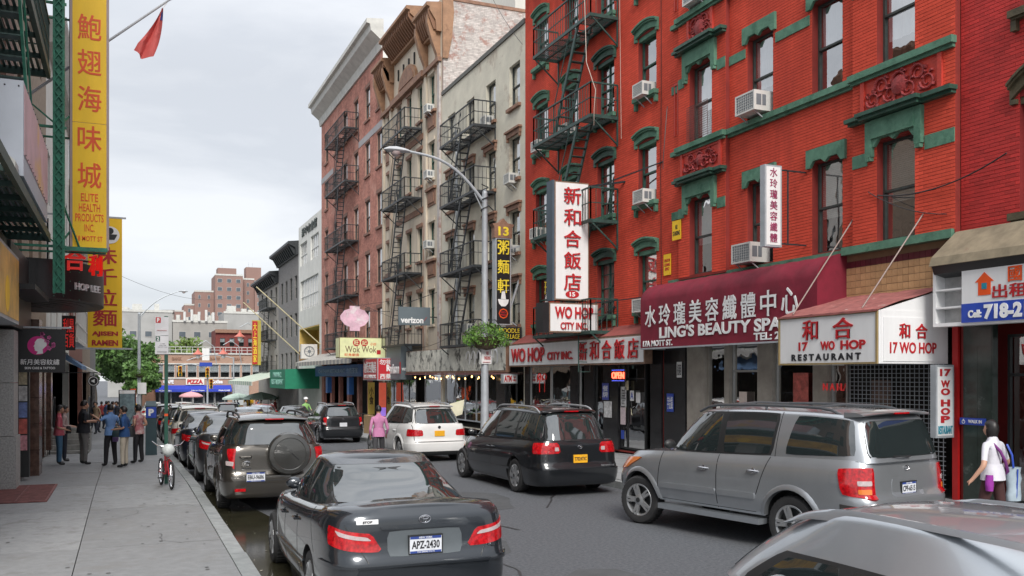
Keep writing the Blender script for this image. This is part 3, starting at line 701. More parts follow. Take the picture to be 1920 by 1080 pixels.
def shell(mb, fr, u0, u1, z0, z1, dep, wt=0):
    for u in (u0, u1): mb.face([fr.pt(u, z0, 0), fr.pt(u, z0, -dep), fr.pt(u, z1, -dep), fr.pt(u, z1, 0)])
    mb.face([fr.pt(u0, z1-.02, 0), fr.pt(u1, z1-.02, 0), fr.pt(u1, z1-.02, -dep), fr.pt(u0, z1-.02, -dep)])
    mb.face([fr.pt(u0, z0, -dep), fr.pt(u1, z0, -dep), fr.pt(u1, z1, -dep), fr.pt(u0, z1, -dep)])
UNIT = {}
def bricks(parent, fr, u0, u1, z0, z1, holes, m, bw=.203, bh=.0665, mj=.009, proud=.0045, single=None, nsingle=290, seed=1, n0=0):
    """running bond, every brick its own small block; the ones that show largest are separate parts"""
    rs = np.random.RandomState(seed); rows = int((z1-z0)/bh); L = []
    for r in range(rows):
        z = z0+r*bh; off = (r % 2)*bw/2; zc = z+bh/2
        segs = [(u0, u1)]
        for h in holes:
            if h[2] < z+bh-.01 and h[3] > z+.01:
                ns = []
                for a, b in segs:
                    if h[1] <= a or h[0] >= b: ns.append((a, b))
                    else:
                        if h[0] > a: ns.append((a, h[0]))
                        if h[1] < b: ns.append((h[1], b))
                segs = ns
        for a, b in segs:
            k = math.floor((a-u0-off)/bw)
            while True:
                p, q = max(a, u0+off+k*bw), min(b, u0+off+(k+1)*bw); k += 1
                if p >= b-1e-6: break
                if q-p > .03: L.append((p+.002, q-.002, z+mj/2, z+bh-mj/2))
    A = np.array(L); full = (A[:, 1]-A[:, 0] > bw-.006); ind = np.zeros(len(A), bool)
    if single:
        cu, cz = (A[:, 0]+A[:, 1])/2, (A[:, 2]+A[:, 3])/2; s = single(cu, cz); s = np.where(full, s, 1e9); idx = np.argsort(s)[:nsingle]; ind[idx[s[idx] < 1e8]] = True
    B = A[~ind]; n = len(B); pr = n0+proud+rs.uniform(-.0015, .0015, n)
    V = np.empty((n, 8, 3)); o, rr_, nn = np.array(fr.o), np.array(fr.r), np.array(fr.n)
    for i, (uu, zz, ff) in enumerate([(0, 2, 0), (1, 2, 0), (1, 3, 0), (0, 3, 0), (0, 2, 1), (1, 2, 1), (1, 3, 1), (0, 3, 1)]):
        V[:, i] = o+np.outer(B[:, uu], rr_)+np.outer(pr*ff+(n0-.004)*(1-ff), nn); V[:, i, 2] += B[:, zz]
    F = np.array([[4, 5, 6, 7], [0, 1, 5, 4], [1, 2, 6, 5], [2, 3, 7, 6], [3, 0, 4, 7]])
    Fa = (F[None]+(np.arange(n)*8)[:, None, None]).reshape(-1)
    me = bpy.data.meshes.new('brickwork'); me.vertices.add(n*8); me.vertices.foreach_set('co', V.astype('f').ravel())
    me.loops.add(n*20); me.loops.foreach_set('vertex_index', Fa.astype('i')); me.polygons.add(n*5)
    me.polygons.foreach_set('loop_start', np.arange(n*5, dtype='i')*4); me.materials.append(m); me.update(calc_edges=True); me.validate(); me.shade_flat()
    o_ = link('brickwork', me, parent); o_['kind'] = 'stuff'
    key = (fr.n.x, m.name, bw, bh)
    if key not in UNIT:
        b = MB(); b.fb(Fr((0, 0, 0), fr.r, fr.n), 0, bw-.004, 0, bh-mj, -.004, proud); UNIT[key] = b.mesh('brick', m)
    for a in A[ind]:
        q = link('brick', UNIT[key], parent); q.location = fr.pt(a[0], a[2], n0+rs.uniform(-.003, .003)) if parent.type == 'EMPTY' else fr.pt(a[0], a[2], n0)
WC = {}
def window(parent, fr, u0, u1, z0, z1, fm, style='sash', rec=.14, gm=None, cm=None, cfrac=.5, rnd=None, n0=0):
    w, h = round(u1-u0, 2), round(z1-z0, 2); key = (w, h, fm.name, style, rec, fr.n.x, fr.n.y, (cm.name if cm else ''), round(cfrac, 1), (gm or glass).name, n0)
    if key not in WC:
        f = Fr((0, 0, 0), fr.r, fr.n); t = .05 if w > .6 else .035; a = MB(); N = n0-rec
        a.fb(f, 0, t, 0, h, N-.06, N+.0).fb(f, w-t, w, 0, h, N-.06, N).fb(f, t, w-t, 0, t, N-.06, N).fb(f, t, w-t, h-t, h, N-.06, N)
        P = []
        if style == 'sash':
            a.fb(f, t, w-t, h*.5-.022, h*.5+.022, N-.055, N+.012)
            P = [(t, w-t, t, h*.5-.02, N-.045), (t, w-t, h*.5+.02, h-t, N-.03)]
        elif style == 'grid':
            a.fb(f, t, w-t, h*.5-.02, h*.5+.02, N-.055, N+.01).fb(f, w/2-.012, w/2+.012, t, h-t, N-.05, N+.004)
            for q in (.25, .75): a.fb(f, t, w-t, h*q-.01, h*q+.01, N-.05, N+.003)
            P = [(t, w-t, t, h*.5-.02, N-.04), (t, w-t, h*.5+.02, h-t, N-.035)]
        elif style == 'wide':
            k = max(2, int(w/.7))
            for i in range(1, k): a.fb(f, w*i/k-.02, w*i/k+.02, t, h-t, N-.055, N+.004)
            a.fb(f, t, w-t, h*.45-.02, h*.45+.02, N-.05, N+.008); P = [(t, w-t, t, h-t, N-.04)]
        else: P = [(t, w-t, t, h-t, N-.04)]
        gs = []
        for p in P:
            b = MB(); b.face([f.pt(p[0], p[2], p[4]), f.pt(p[1], p[2], p[4]), f.pt(p[1], p[3], p[4]), f.pt(p[0], p[3], p[4])]); gs.append(b.mesh('pane', gm or glass))
        cu = None
        if cm:
            b = MB(); zc = h*(1-cfrac); k = 12
            if cm.name == 'beige_blind':
                zz = h-t
                while zz > zc: b.fb(f, t, w-t, zz-.034, zz-.004, N-.12, N-.10); zz -= .04
            else: b.grid(lambda i, j: f.pt(t+(w-2*t)*i/k, zc+(h-t-zc)*j/3, N-.12+.025*math.sin(i*2.1+j*.5)), k, 3)
            cu = b.mesh('curtain', cm)
        b = MB(); b.face([f.pt(0, 0, N-.5), f.pt(w, 0, N-.5), f.pt(w, h, N-.5), f.pt(0, h, N-.5)])
        for (p, q) in (((0, 0), (w, 0)), ((w, 0), (w, h)), ((w, h), (0, h)), ((0, h), (0, 0))): b.face([f.pt(*p, N-.06), f.pt(*q, N-.06), f.pt(*q, N-.5), f.pt(*p, N-.5)])
        WC[key] = (a.mesh('window', fm), gs, cu, b.mesh('dark_room', dark))
    a, gs, cu, dk = WC[key]
    o = link('window', a, parent); o.location = fr.pt(u0, z0, 0)
    for g in gs: link('pane', g, o)
    if cu: link('curtain' if cm.name != 'beige_blind' else 'blind', cu, o)
    link('room', dk, o)
    return o
AC = {}
ACS = ['air conditioner']
def ac_unit(fr, u, z, label, w=.56, h=.38, d=.36, n0=0):
    key = (w, fr.n.x)
    f = Fr((0, 0, 0), fr.r, fr.n)
    if key not in AC:
        t = thing('air_conditioner', label, 'air conditioner', (0, 0, 0), 'window air conditioners')
        m = MB(); m.fb(f, 0, w, 0, h, -.15, d-.03).fb(f, 0, .04, 0, h, d-.03, d).fb(f, w-.04, w, 0, h, d-.03, d).fb(f, .04, w-.04, 0, .04, d-.03, d).fb(f, .04, w-.04, h-.04, h, d-.03, d); part('casing', m, acm, t)
        m = MB(); m.fb(f, .04, w-.04, .04, h-.04, d-.035, d-.012)
        for sd in (-.004, w): m.fb(f, sd, sd+.004, h*.25, h*.8, d*.2, d*.45).fb(f, sd, sd+.004, h*.25, h*.8, d*.52, d*.85)
        part('grille', m, acg, t)
        m = MB()
        for k in range(9): m.fb(f, .05+k*(w-.1)/9, .058+k*(w-.1)/9, .04, h-.04, d-.012, d-.006)
        for k in range(6): m.fb(f, .04, w-.04, .06+k*(h-.1)/6, .066+k*(h-.1)/6, d-.010, d-.004)
        part('louvres', m, acm, t)
        m = MB(); m.bar(f.pt(.08, -.22, .0), f.pt(.08, -.0, d*.8), .025).bar(f.pt(w-.08, -.22, 0), f.pt(w-.08, 0, d*.8), .025); part('bracket', m, steel, t)
        AC[key] = t; t.location = fr.pt(u, z, n0); t['base'] = 0; del t['base']; return t
    return copy_tree(AC[key], fr.pt(u, z, n0), 0, label)
def escape(name, label, fr, u0, u1, levels, proj, m, stair_u, group='fire escapes', bot=None, run=1.5, flip=False, roofladder=None, n0=0):
    t = thing(name, label, 'fire escape', fr.pt((u0+u1)/2, levels[0], n0), group)
    for i, z in enumerate(levels):
        b = MB(); a = .07
        b.fb(fr, u0, u1, z-.10, z, n0+proj-.05, n0+proj).fb(fr, u0, u0+.05, z-.10, z, n0, n0+proj-.05).fb(fr, u1-.05, u1, z-.10, z, n0, n0+proj-.05)
        b.fb(fr, u0+.05, u1-.05, z-.08, z-.01, n0+.02, n0+.06).fb(fr, u0+.05, u1-.05, z-.09, z-.02, n0+proj*.5-.02, n0+proj*.5+.02)
        for u in (u0+.02, u1-.06): b.bar(fr.pt(u+.02, z-.08, n0+proj-.06), fr.pt(u+.02, z-.85, n0+.02), .04).bar(fr.pt(u+.02, z-.9, n0+.02), fr.pt(u+.02, z, n0+.02), .05)
        P = part('balcony', b, m, t)
        b = MB(); k = int(proj/.085); so = (stair_u[i % len(stair_u)]) if i else None
        for q in range(k):
            n = n0+.08+q*(proj-.14)/k
            if so is not None:
                lo_, hi_ = sorted((so, so+(run*.75)*(1 if not flip else -1)))
                if n > n0+proj*.42:
                    b.fb(fr, u0+.05, max(u0+.06, lo_), z-.035, z-.012, n, n+.035).fb(fr, min(u1-.06, hi_), u1-.05, z-.035, z-.012, n, n+.035); continue
            b.fb(fr, u0+.05, u1-.05, z-.035, z-.012, n, n+.035)
        for q in range(int((u1-u0)/.5)): u = u0+.3+q*.5; b.fb(fr, u, u+.02, z-.06, z-.035, n0+.06, n0+proj-.05)
        g = part('grating', b, m, P); g['kind'] = 'stuff'
        b = MB(); H = .95
        cs = [(u0+.02, n0+.03), (u0+.02, n0+proj-.03), (u1-.02, n0+proj-.03), (u1-.02, n0+.03)]
        for p, q in zip(cs, cs[1:]):
            for h, w in ((H, .045), (H*.52, .026)): b.bar(fr.pt(p[0], z+h, p[1]), fr.pt(q[0], z+h, q[1]), w)
            ln = math.hypot(p[0]-q[0], p[1]-q[1]); k = max(2, int(ln/.17))
            for c in range(k+1):
                f_ = c/k; u, n = p[0]*(1-f_)+q[0]*f_, p[1]*(1-f_)+q[1]*f_; b.bar(fr.pt(u, z, n), fr.pt(u, z+H, n), .036 if c in (0, k) else .017, up=(0, 1, 0))
        part('railing', b, m, t)
    for i, z in enumerate(levels):
        zl = levels[i-1] if i else None
        if zl is None: continue
        so = stair_u[i % len(stair_u)]; dr = (1 if not flip else -1); a0, a1 = so, so+dr*run; nA, nB = n0+proj*.48, n0+proj*.93
        b = MB()
        for n in (nA, nB): b.bar(fr.pt(a0, z, n), fr.pt(a1, zl, n), .045, .12)
        b.bar(fr.pt(a0, z+.9, nB+.02), fr.pt(a1, zl+.9, nB+.02), .025).bar(fr.pt(a0, z, nB+.02), fr.pt(a0, z+.9, nB+.02), .02).bar(fr.pt(a1, zl, nB+.02), fr.pt(a1, zl+.9, nB+.02), .02)
        S = part('stair', b, m, t); k = int((z-zl)/.24)
        for c in range(1, k):
            f_ = c/k; q = MB(); u = a0+(a1-a0)*f_; zz = z+(zl-z)*f_; q.fb(fr, u-.08, u+.08, zz-.012, zz+.012, nA, nB); part('tread', q, m, S)
    if bot:  # drop ladder
        b = MB(); u = stair_u[0]; z0, z1 = bot
        for n in (n0+proj*.5, n0+proj*.9): b.fb(fr, u, u+.03, z0, z1, n, n+.03)
        k = int((z1-z0)/.3)
        for c in range(k): b.fb(fr, u, u+.02, z0+c*.3, z0+c*.3+.025, n0+proj*.5+.03, n0+proj*.9)
        part('drop_ladder', b, m, t)
    return t
def cornice(parent, fr, u0, u1, z, prof, m, name='cornice', caps=True):
    b = MB(); b.fprism(fr, prof and [(n, z+h) for n, h in prof], u0, u1, plane='nz'); return part(name, b, m, parent)
def glazing(parent, fr, u0, u1, z0, z1, fm, n=-.1, mull=(), trans=None, gm=None, name='shop_window'):
    a = MB(); t = .05
    a.fb(fr, u0, u0+t, z0, z1, n-.04, n+.03).fb(fr, u1-t, u1, z0, z1, n-.04, n+.03).fb(fr, u0+t, u1-t, z0, z0+t, n-.04, n+.03).fb(fr, u0+t, u1-t, z1-t, z1, n-.04, n+.03)
    for q in mull: a.fb(fr, q-.025, q+.025, z0+t, z1-t, n-.04, n+.03)
    if trans: a.fb(fr, u0+t, u1-t, trans-.025, trans+.025, n-.04, n+.028)
    o = part(name, a, fm, parent); b = MB(); b.face([fr.pt(u0+t, z0+t, n), fr.pt(u1-t, z0+t, n), fr.pt(u1-t, z1-t, n), fr.pt(u0+t, z1-t, n)]); part('pane', b, gm or glassD, o)
    return o
def arch_hood(parent, u0, u1, z, m, n0=0, fr=None, rise=.12):
    """segmental hood over a window opening with drip ends"""
    fr = fr or FRR; b = MB(); k = 10; w = u1-u0; e = .14
    def top(t, r0, r1): return r0+r1*(1-(2*t-1)**2)
    for i in range(k):
        t0, t1 = i/k, (i+1)/k; a, c = u0-e+(w+2*e)*t0, u0-e+(w+2*e)*t1
        for (dz0, dz1, n1) in ((.02, .20, .07), (.20, .25, .13), (.25, .30, .17)):
            p = [fr.pt(a, z+top(t0, dz0-.06, rise), n0), fr.pt(c, z+top(t1, dz0-.06, rise), n0), fr.pt(c, z+top(t1, dz1-.06, rise), n0), fr.pt(a, z+top(t0, dz1-.06, rise), n0)]
            q = [fr.pt(a, z+top(t0, dz0-.06, rise), n0+n1), fr.pt(c, z+top(t1, dz0-.06, rise), n0+n1), fr.pt(c, z+top(t1, dz1-.06, rise), n0+n1), fr.pt(a, z+top(t0, dz1-.06, rise), n0+n1)]
            b.prism(p, q)
    for a in (u0-e, u1+.02): b.fb(fr, a, a+e-.02, z-.11, z-.03, n0, n0+.07)
    b.fb(fr, u0-.02, u1+.02, z-.12, z+.04, n0-.16, n0-.02)
    return part('window_hood', b, m, parent)
def sill(parent, fr, u0, u1, z, m, brackets=True, n0=0):
    b = MB(); b.fb(fr, u0-.12, u1+.12, z-.12, z, n0, n0+.16).fb(fr, u0-.08, u1+.08, z-.16, z-.12, n0, n0+.12)
    if brackets:
        for a in (u0-.10, u1): b.fb(fr, a, a+.10, z-.34, z-.16, n0, n0+.10)
    return part('window_sill', b, m, parent)
def lintel(parent, fr, u0, u1, z, m, n0=0, h=.30):
    """notched flat lintel"""
    b = MB(); um = (u0+u1)/2; e = .13
    b.fprism(fr, [(u0-e, z+h), (u1+e, z+h), (u1+e, z-.10), (u1+.01, z-.10), (u1-.10, z+.04), (um+.12, z+.04), (um, z-.05), (um-.12, z+.04), (u0+.10, z+.04), (u0-.01, z-.10), (u0-e, z-.10)], n0, n0+.07)
    return part('lintel', b, m, parent)

# ======== red building with arched hoods (number 15)
FR = FRR
A = thing('red_arched_building', 'bright red brick tenement with green arched window hoods and a green fire escape', 'building', (FX, 26.6, .15), 'old brick buildings on the right side')
cols = [(22.25, 23.24), (24.67, 25.77), (27.07, 28.07), (29.45, 30.5)]; rows = [(4.25, 6.0), (7.35, 9.12), (10.45, 12.22), (13.55, 15.3)]
H = [(a, b, c, d) for a, b in cols for c, d in rows]; shop = (21.95, 31.35, .15, 3.5)
m = MB(); wall_front(m, FR, 21.86, 31.45, .1, 17.6, H+[shop], .3); shell(m, FR, 21.86, 31.45, .1, 17.6, 14); part('wall', m, mortarred, A)
bricks(A, FR, 21.86, 31.45, 3.55, 17.5, [(a, b, c, d+.12) for a, b, c, d in H], brickred, single=lambda u, z: np.where(z < 12, u*u+(z-3)**2, 1e9), nsingle=290, seed=2)
k = 0
for a, b in cols:
    for c, d in rows:
        k += 1
        window(A, FR, a, b, c, d, wframeG, 'grid' if a == 24.67 else 'sash', cm=[curt, None, curt2, curt, None][(k*7) % 5], cfrac=[.5, .9, .6, .35][k % 4])
        arch_hood(A, a, b, d, green if a < 24 else MATS['dark_green_paint'] if (a > 24.6 and a < 24.7) else green); sill(A, FR, a, b, c, green)
m = MB(); m.fprism(FR, [(.5, 17.0), (.6, 17.0), (.6, 17.5), (0, 17.5), (0, 16.8), (.3, 16.8)], 21.86, 31.45, 'nz'); part('cornice', m, green, A)
escape('fire_escape', 'green fire escape zigzagging down the red building with arched hoods', FR, 24.4, 28.6, [3.75, 7.1, 10.25, 13.28], .98, ironG, [25.3], run=1.7, bot=(2.5, 3.7))
for u, z, l in ((22.42, 10.35, 'upper right window of the arched red building'), (22.40, 7.30, 'window right of the tall hanging sign'), (22.45, 4.2, 'window above the maroon awning end'), (29.7, 7.3, 'window left of the tall hanging sign'), (29.6, 10.4, 'far window beside the green fire escape'), (27.3, 10.4, 'middle window behind the green fire escape')):
    ac_unit(FR, u, z, 'white air conditioner in the '+l)
# shop front of number 15
m = MB(); m.face([FR.pt(21.9, .15, -3), FR.pt(31.4, .15, -3), FR.pt(31.4, 3.4, -3), FR.pt(21.9, 3.4, -3)]).face([FR.pt(21.9, .16, 0), FR.pt(31.4, .16, 0), FR.pt(31.4, .16, -3), FR.pt(21.9, .16, -3)]).face([FR.pt(21.9, 3.4, 0), FR.pt(31.4, 3.4, 0), FR.pt(31.4, 3.4, -3), FR.pt(21.9, 3.4, -3)]); part('shop_interior', m, mat('shop_interior', (.035, .03, .026), .8, var=.5, vs=1.5), A)
for a, b in ((21.9, 22.5), (24.35, 25.3), (25.9, 26.6), (27.0, 27.6), (31.0, 31.4)):
    m = MB(); m.fb(FR, a, b, .15, 3.4, -.2, .05); o = part('shop_pilaster', m, blackt, A)
    z = .5
    while z < 2.7: q = MB(); q.fb(FR, a+.01, b-.01, z, z+.29, .05, .056); part('tile', q, blackt, o); z += .3
glazing(A, FR, 28.6+.6, 31.0, .75, 2.75, alum, -.02); glazing(A, FR, 27.6, 29.2, .75, 2.75, alum, -.02); glazing(A, FR, 26.6, 27.0, .5, 2.75, alum, -.02); glazing(A, FR, 25.3, 25.9, .5, 2.75, trimk, -.02)
d = glazing(A, FR, 22.9, 24.35, .2, 2.75, trimk, -.06, mull=(23.95,), trans=2.3, name='shop_door'); m = MB(); m.tube([FR.pt(23.05, 1.0, .02), FR.pt(23.05, 1.4, .02)], .015, 6); part('handle', m, chrome, d)
m = MB(); m.fb(FR, 27.6, 31.0, .15, .73, -.1, .03); part('stall_riser', m, blackt, A)

# ======== red bay building (number 17)
B = thing('red_bay_building', 'bright red brick building with green sill bands and carved terracotta panels', 'building', (FX, 17, .15), 'old brick buildings on the right side')
bays = [(12.04, 14.55), (18.85, 20.95)]   # slightly projecting bays
BP = .12
inb = lambda u: any(a <= u <= b for a, b in bays)
rowsB = [(5.03, 7.0), (8.5, 10.46), (11.97, 13.9), (15.3, 17.1)]; colsB = [(12.95, 13.9), (14.97, 15.89), (17.2, 18.15), (19.43, 20.43)]
HB = [(a, b, c, d) for a, b in colsB for c, d in rowsB]; shopB = (12.15, 21.75, .15, 3.85)
m = MB(); wall_front(m, FR, 12.04, 21.86, .1, 19, HB+[shopB], .3); shell(m, FR, 12.04, 21.86, .1, 19, 14); part('wall', m, mortarred, B)
def notin(h): return h
pan = [(19.0, 20.8, 7.60, 8.35), (12.3, 14.3, 7.55, 8.40), (19.35, 20.5, 10.95, 11.85), (12.3, 14.3, 11.0, 11.9)]
hb = [(a, b, c, d+.10) for a, b, c, d in HB]
bricks(B, FR, 14.55, 18.85, 5.0, 18.9, hb, brickred, single=lambda u, z: np.where(z < 11, u*u+(z-3)**2, 1e9), nsingle=60, seed=4)
bricks(B, FR, 20.95, 21.86, 3.9, 18.9, hb, brickred, seed=5)
for a, b in bays:
    m = MB(); hh = [(x0, x1, z0, z1) for x0, x1, z0, z1 in HB if a < x0 < b]; wall_front(m, FR, a, b, 4.95, 18.9, hh, BP, BP)
    for u in (a, b): m.face([FR.pt(u, 4.95, 0), FR.pt(u, 4.95, BP), FR.pt(u, 18.9, BP), FR.pt(u, 18.9, 0)])
    m.face([FR.pt(a, 4.95, 0), FR.pt(b, 4.95, 0), FR.pt(b, 4.95, BP), FR.pt(a, 4.95, BP)]); part('bay_wall', m, mortarred, B)
    bricks(B, FR, a, b, 5.0, 18.9, hb+pan, brickred, n0=BP, single=(lambda u, z: np.where(z < 9.2, u*u+(z-3)**2, 1e9)), nsingle=220 if a < 13 else 5, seed=int(a))
k = 0
for a, b in colsB:
    n0 = BP if inb(a) else 0
    for c, d in rowsB:
        k += 1; cm, cf = [(curt, .55), (None, .5), (curt2, .55), (curt, .9), (curt, .3), (curt2, .8), (None, .5)][(k*5) % 7]
        if c == 5.03: cm, cf = (curt2, .6) if a < 17 else (None, .5) if a < 19 else (curt, .6)
        if c == 8.5: cm, cf = [(curt, .75), (curt, .62), (curt, .45), (curt, .9)][int(a) % 4]
        window(B, FR, a, b, c, d, wframe, 'sash', rec=.16, cm=cm, cfrac=cf, n0=n0)
        lintel(B, FR, a, b, d, green, n0)
        if inb(a) and c in (5.03, 8.5, 11.97):   # heavier surround with ears in the bays
            m = MB(); m.fb(FR, a-.22, a-.06, d-.28, d+.42, n0, n0+.10).fb(FR, b+.06, b+.22, d-.28, d+.42, n0, n0+.10).fb(FR, a-.06, b+.06, d+.06, d+.42, n0+.07, n0+.11)
            for e in (a-.20, b+.08):
                for q in range(3): m.fb(FR, e+q*.045, e+q*.045+.03, d-.36, d-.28, n0, n0+.10)
            part('lintel_surround', m, green, B)
            m = MB(); x0, x1 = (bays[0] if a < 15 else bays[1]); z = d+.44
            m.fb(FR, x0-.02, x1+.02, z, z+.06, n0, n0+.12).fb(FR, x0-.05, x1+.05, z+.06, z+.14, n0, n0+.20).fb(FR, a-.25, b+.25, z+.005, z+.075, n0+.12, n0+.24).fb(FR, a-.30, b+.30, z+.075, z+.15, n0+.2, n0+.30); part('hood_mould', m, dkgreen, B)
            for x2, x3 in ((x0+.005, a-.24), (b+.24, x1-.005)):
                m = MB(); m.fb(FR, x2, x3, d-.42, d-.16, n0, n0+.022); part('stone_band', m, green, B)
for z in (8.40, 11.85, 15.2):      # sill courses
    last = 12.04
    for a, b, n in ((12.04, 14.55, BP), (14.55, 18.85, 0), (18.85, 20.95, BP)):
        m = MB(); m.fb(FR, a-(.03 if n else 0), b+(.03 if n else 0), z-.06, z+.07, n, n+.13).fb(FR, a, b, z-.13, z-.06, n, n+.07); part('sill_course', m, green if z > 8.5 else green, B)
    m = MB(); m.fb(FR, 20.95, 21.4, z-.06, z+.06, 0, .10); part('sill_course', m, green, B)
for z in (6.62, 10.05, 13.5):
    for a, b in ((20.95, 21.45), (15.95, 17.1), (18.2, 18.85)):
        if z > 10 and z < 11 or a > 20:
            m = MB(); m.fb(FR, a+.01, b-.01, z, z+.22, 0, .03); part('stone_band', m, green, B)
rr = random.Random(4)
for (a, b, c, d) in pan:      # carved panels: stepped frame and relief scrolls
    n0 = BP; m = MB(); m.fb(FR, a, b, c, c+.07, n0-.01, n0+.05).fb(FR, a, b, d-.07, d, n0-.01, n0+.05).fb(FR, a, a+.10, c+.07, d-.07, n0-.01, n0+.05).fb(FR, b-.10, b, c+.07, d-.07, n0-.01, n0+.05)
    m.fb(FR, a+.10, b-.10, c+.07, d-.07, n0-.02, n0+.012).fb(FR, a+.10, b-.10, d-.14, d-.07, n0+.012, n0+.036); fo = part('panel_frame', m, redtrim, B)
    m = MB(); w, h = b-a-.44, d-c-.36; uc, zc = (a+b)/2, (c+d)/2-.02
    for k in range(7):
        u = uc-w/2+w*(k+.5)/7; z = zc+h*.22*(1 if k % 2 else -1); r = h*.34; s = 1 if k % 2 else -1
        m.tube([FR.pt(u+r*(1-q/16*.75)*math.cos(s*q*.62), z+r*(1-q/16*.75)*math.sin(s*q*.62), n0+.035+.012*math.sin(q)) for q in range(15)], [.030-.0012*q for q in range(15)], 6)
        for q in range(5): t = rr.uniform(0, 6.3); u2, z2 = u+r*.95*math.cos(t), z+r*.95*math.sin(t); m.bar(FR.pt(u2, z2, n0+.02), FR.pt(u2+.08*math.cos(t+1), z2+.06*math.sin(t+1), n0+.05), .05, .035)
    m.lathe(FR.pt(uc, zc, n0+.012), tuple(FR.n), [(h*.42, 0), (h*.36, .05), (h*.2, .075), (.001, .085)], 14); part('carved_relief', m, carved, B, 40)
for (u, z) in ((16.0, 12), ):
    pass
for uu in (21.2, 18.55, 14.35, 12.2):
    for z0 in (8.9, 12.3):
        m = MB(); n0 = BP if inb(uu) else 0; m.fb(FR, uu-.10, uu+.10, z0+1.35, z0+1.42, n0+.012, n0+.05).fb(FR, uu-.10, uu-.05, z0, z0+1.35, n0+.012, n0+.035).fb(FR, uu+.05, uu+.10, z0, z0+1.35, n0+.012, n0+.035)
        if uu in (21.2,): part('sunk_panel', m, redtrim, B)
m = MB(); m.fb(FR, 12.06, 14.8, 4.86, 5.02, 0, .20).fb(FR, 14.8, 21.5, 4.88, 4.99, .0, .10); part('sill_course', m, green, B)
ac_unit(FR, 17.35, 8.55, 'large white air conditioner with a meshed grille between the two red bays', w=.72, h=.46, d=.42); ac_unit(FR, 17.5, 5.05, 'grey air conditioner behind the small hanging sign', w=.72); ac_unit(FR, 19.6, 12.0, 'air conditioner over the carved panel at the top edge', w=.72)
# mesh basket in front of the left bay window
m = MB()
for k in range(17): u = 19.45+k*.0575; m.bar(FR.pt(u, 8.5, BP+.12), FR.pt(u, 9.4, BP+.12), .008)
for k in range(16): z = 8.52+k*.058; m.bar(FR.pt(19.45, z, BP+.12), FR.pt(20.38, z, BP+.12), .008)
solo('window_guard', m, mat('rusty_mesh', (.10, .05, .045), .7), 'rusty mesh guard across the lower half of the left bay window', 'window guard')
# beige tiles over the stairs down
m = MB(); m.fb(FR, 12.06, 14.84, 3.72, 4.88, -.05, .02); T = part('tile_band', m, mat('tile_grout', (.20, .14, .08), .8), B)
for r in range(7):
    for k in range(20):
        u = 12.10+k*.137; z = 3.78+r*.137
        if r == 6: q = 'maroon'
        m_ = tilem if r < 6 else mat('maroon_tile', (.11, .02, .03), .3, rnd=.2)
        key = ('tile', r == 6)
        if key not in UNIT: b = MB(); b.fb(Fr((0, 0, 0), FR.r, FR.n), 0, .128, 0, .128, 0, .012); UNIT[key] = b.mesh('tile', m_)
        q = link('tile', UNIT[key], T); q.location = FR.pt(u, z, .02)
# shop level of 17
m = MB(); m.face([FR.pt(12.1, .16, -2.5), FR.pt(21.8, .16, -2.5), FR.pt(21.8, 3.8, -2.5), FR.pt(12.1, 3.8, -2.5)]).face([FR.pt(12.1, .16, 0), FR.pt(21.8, .16, 0), FR.pt(21.8, .16, -2.5), FR.pt(12.1, .16, -2.5)]).face([FR.pt(12.1, 3.8, 0), FR.pt(21.8, 3.8, 0), FR.pt(21.8, 3.8, -2.5), FR.pt(12.1, 3.8, -2.5)]); part('shop_interior', m, MATS['shop_interior'], B)
m = MB(); m.fb(FR, 20.75, 21.8, .15, 3.6, -.1, .04); part('shop_pilaster', m, blackt, B)
for a, b, mm in ((19.9, 20.7, marble), (18.85, 19.05, marble), (17.2, 17.75, marble), (15.4, 15.85, marble)):
    m = MB(); m.fb(FR, a, b, .15, 3.5, -.25, .02); part('shop_pilaster', m, mm, B)
glazing(B, FR, 19.05, 19.9, .3, 3.2, marble, -.1); glazing(B, FR, 17.75, 18.85, .6, 3.2, alum, -.1, trans=2.5); glazing(B, FR, 15.85, 17.2, .6, 3.2, alum, -.1); glazing(B, FR, 14.9, 15.4, .3, 3.2, alum, -.1)
m = MB()   # roller grille
for k in range(30): z = .3+k*.085; m.fb(FR, 12.4, 14.85, z, z+.012, -.06, -.045)
for k in range(22): u = 12.45+k*.112; m.fb(FR, u, u+.01, .3, 2.8, -.062, -.05)
part('roller_grille', m, steel, B); m = MB(); m.fb(FR, 12.4, 14.85, 2.8, 3.3, -.2, .02); part('shutter_box', m, trimk, B)
m = MB(); m.fb(FR, 12.04, 12.16, .15, 3.75, -.1, .06); part('red_post', m, mat('red_paint_gloss', (.42, .015, .015), .35), B)

# ======== dark red building at the right edge
D = thing('dark_red_building', 'dark red brick building with a brown arched hood at the right edge', 'building', (FX, 8, .15), 'old brick buildings on the right side')
rowsD = [(5.1, 7.05), (8.5, 10.3), (11.9, 13.7)]; colsD = [(9.85, 10.85), (7.3, 8.3), (4.8, 5.8)]; HD = [(a, b, c, d) for a, b in colsD for c, d in rowsD]
m = MB(); wall_front(m, FR, 3.5, 12.02, .1, 17, HD+[(3.6, 11.9, .15, 4.2)], .3); shell(m, FR, 3.5, 12.02, .1, 17, 14); part('wall', m, mortardk, D)
bricks(D, FR, 9.0, 12.02, 4.2, 12.0, [(a, b, c, d+.1) for a, b, c, d in HD], brickdk, single=lambda u, z: np.where((z < 9) & (u > 9.8), (u-10)**2+(z-3)**2, 1e9), nsingle=280, seed=8)
bricks(D, FR, 3.5, 9.0, 4.2, 16.9, [(a, b, c, d+.1) for a, b, c, d in HD], brickdk, seed=9)
bricks(D, FR, 9.0, 12.02, 12.0, 16.9, [(a, b, c, d+.1) for a, b, c, d in HD], brickdk, seed=10)
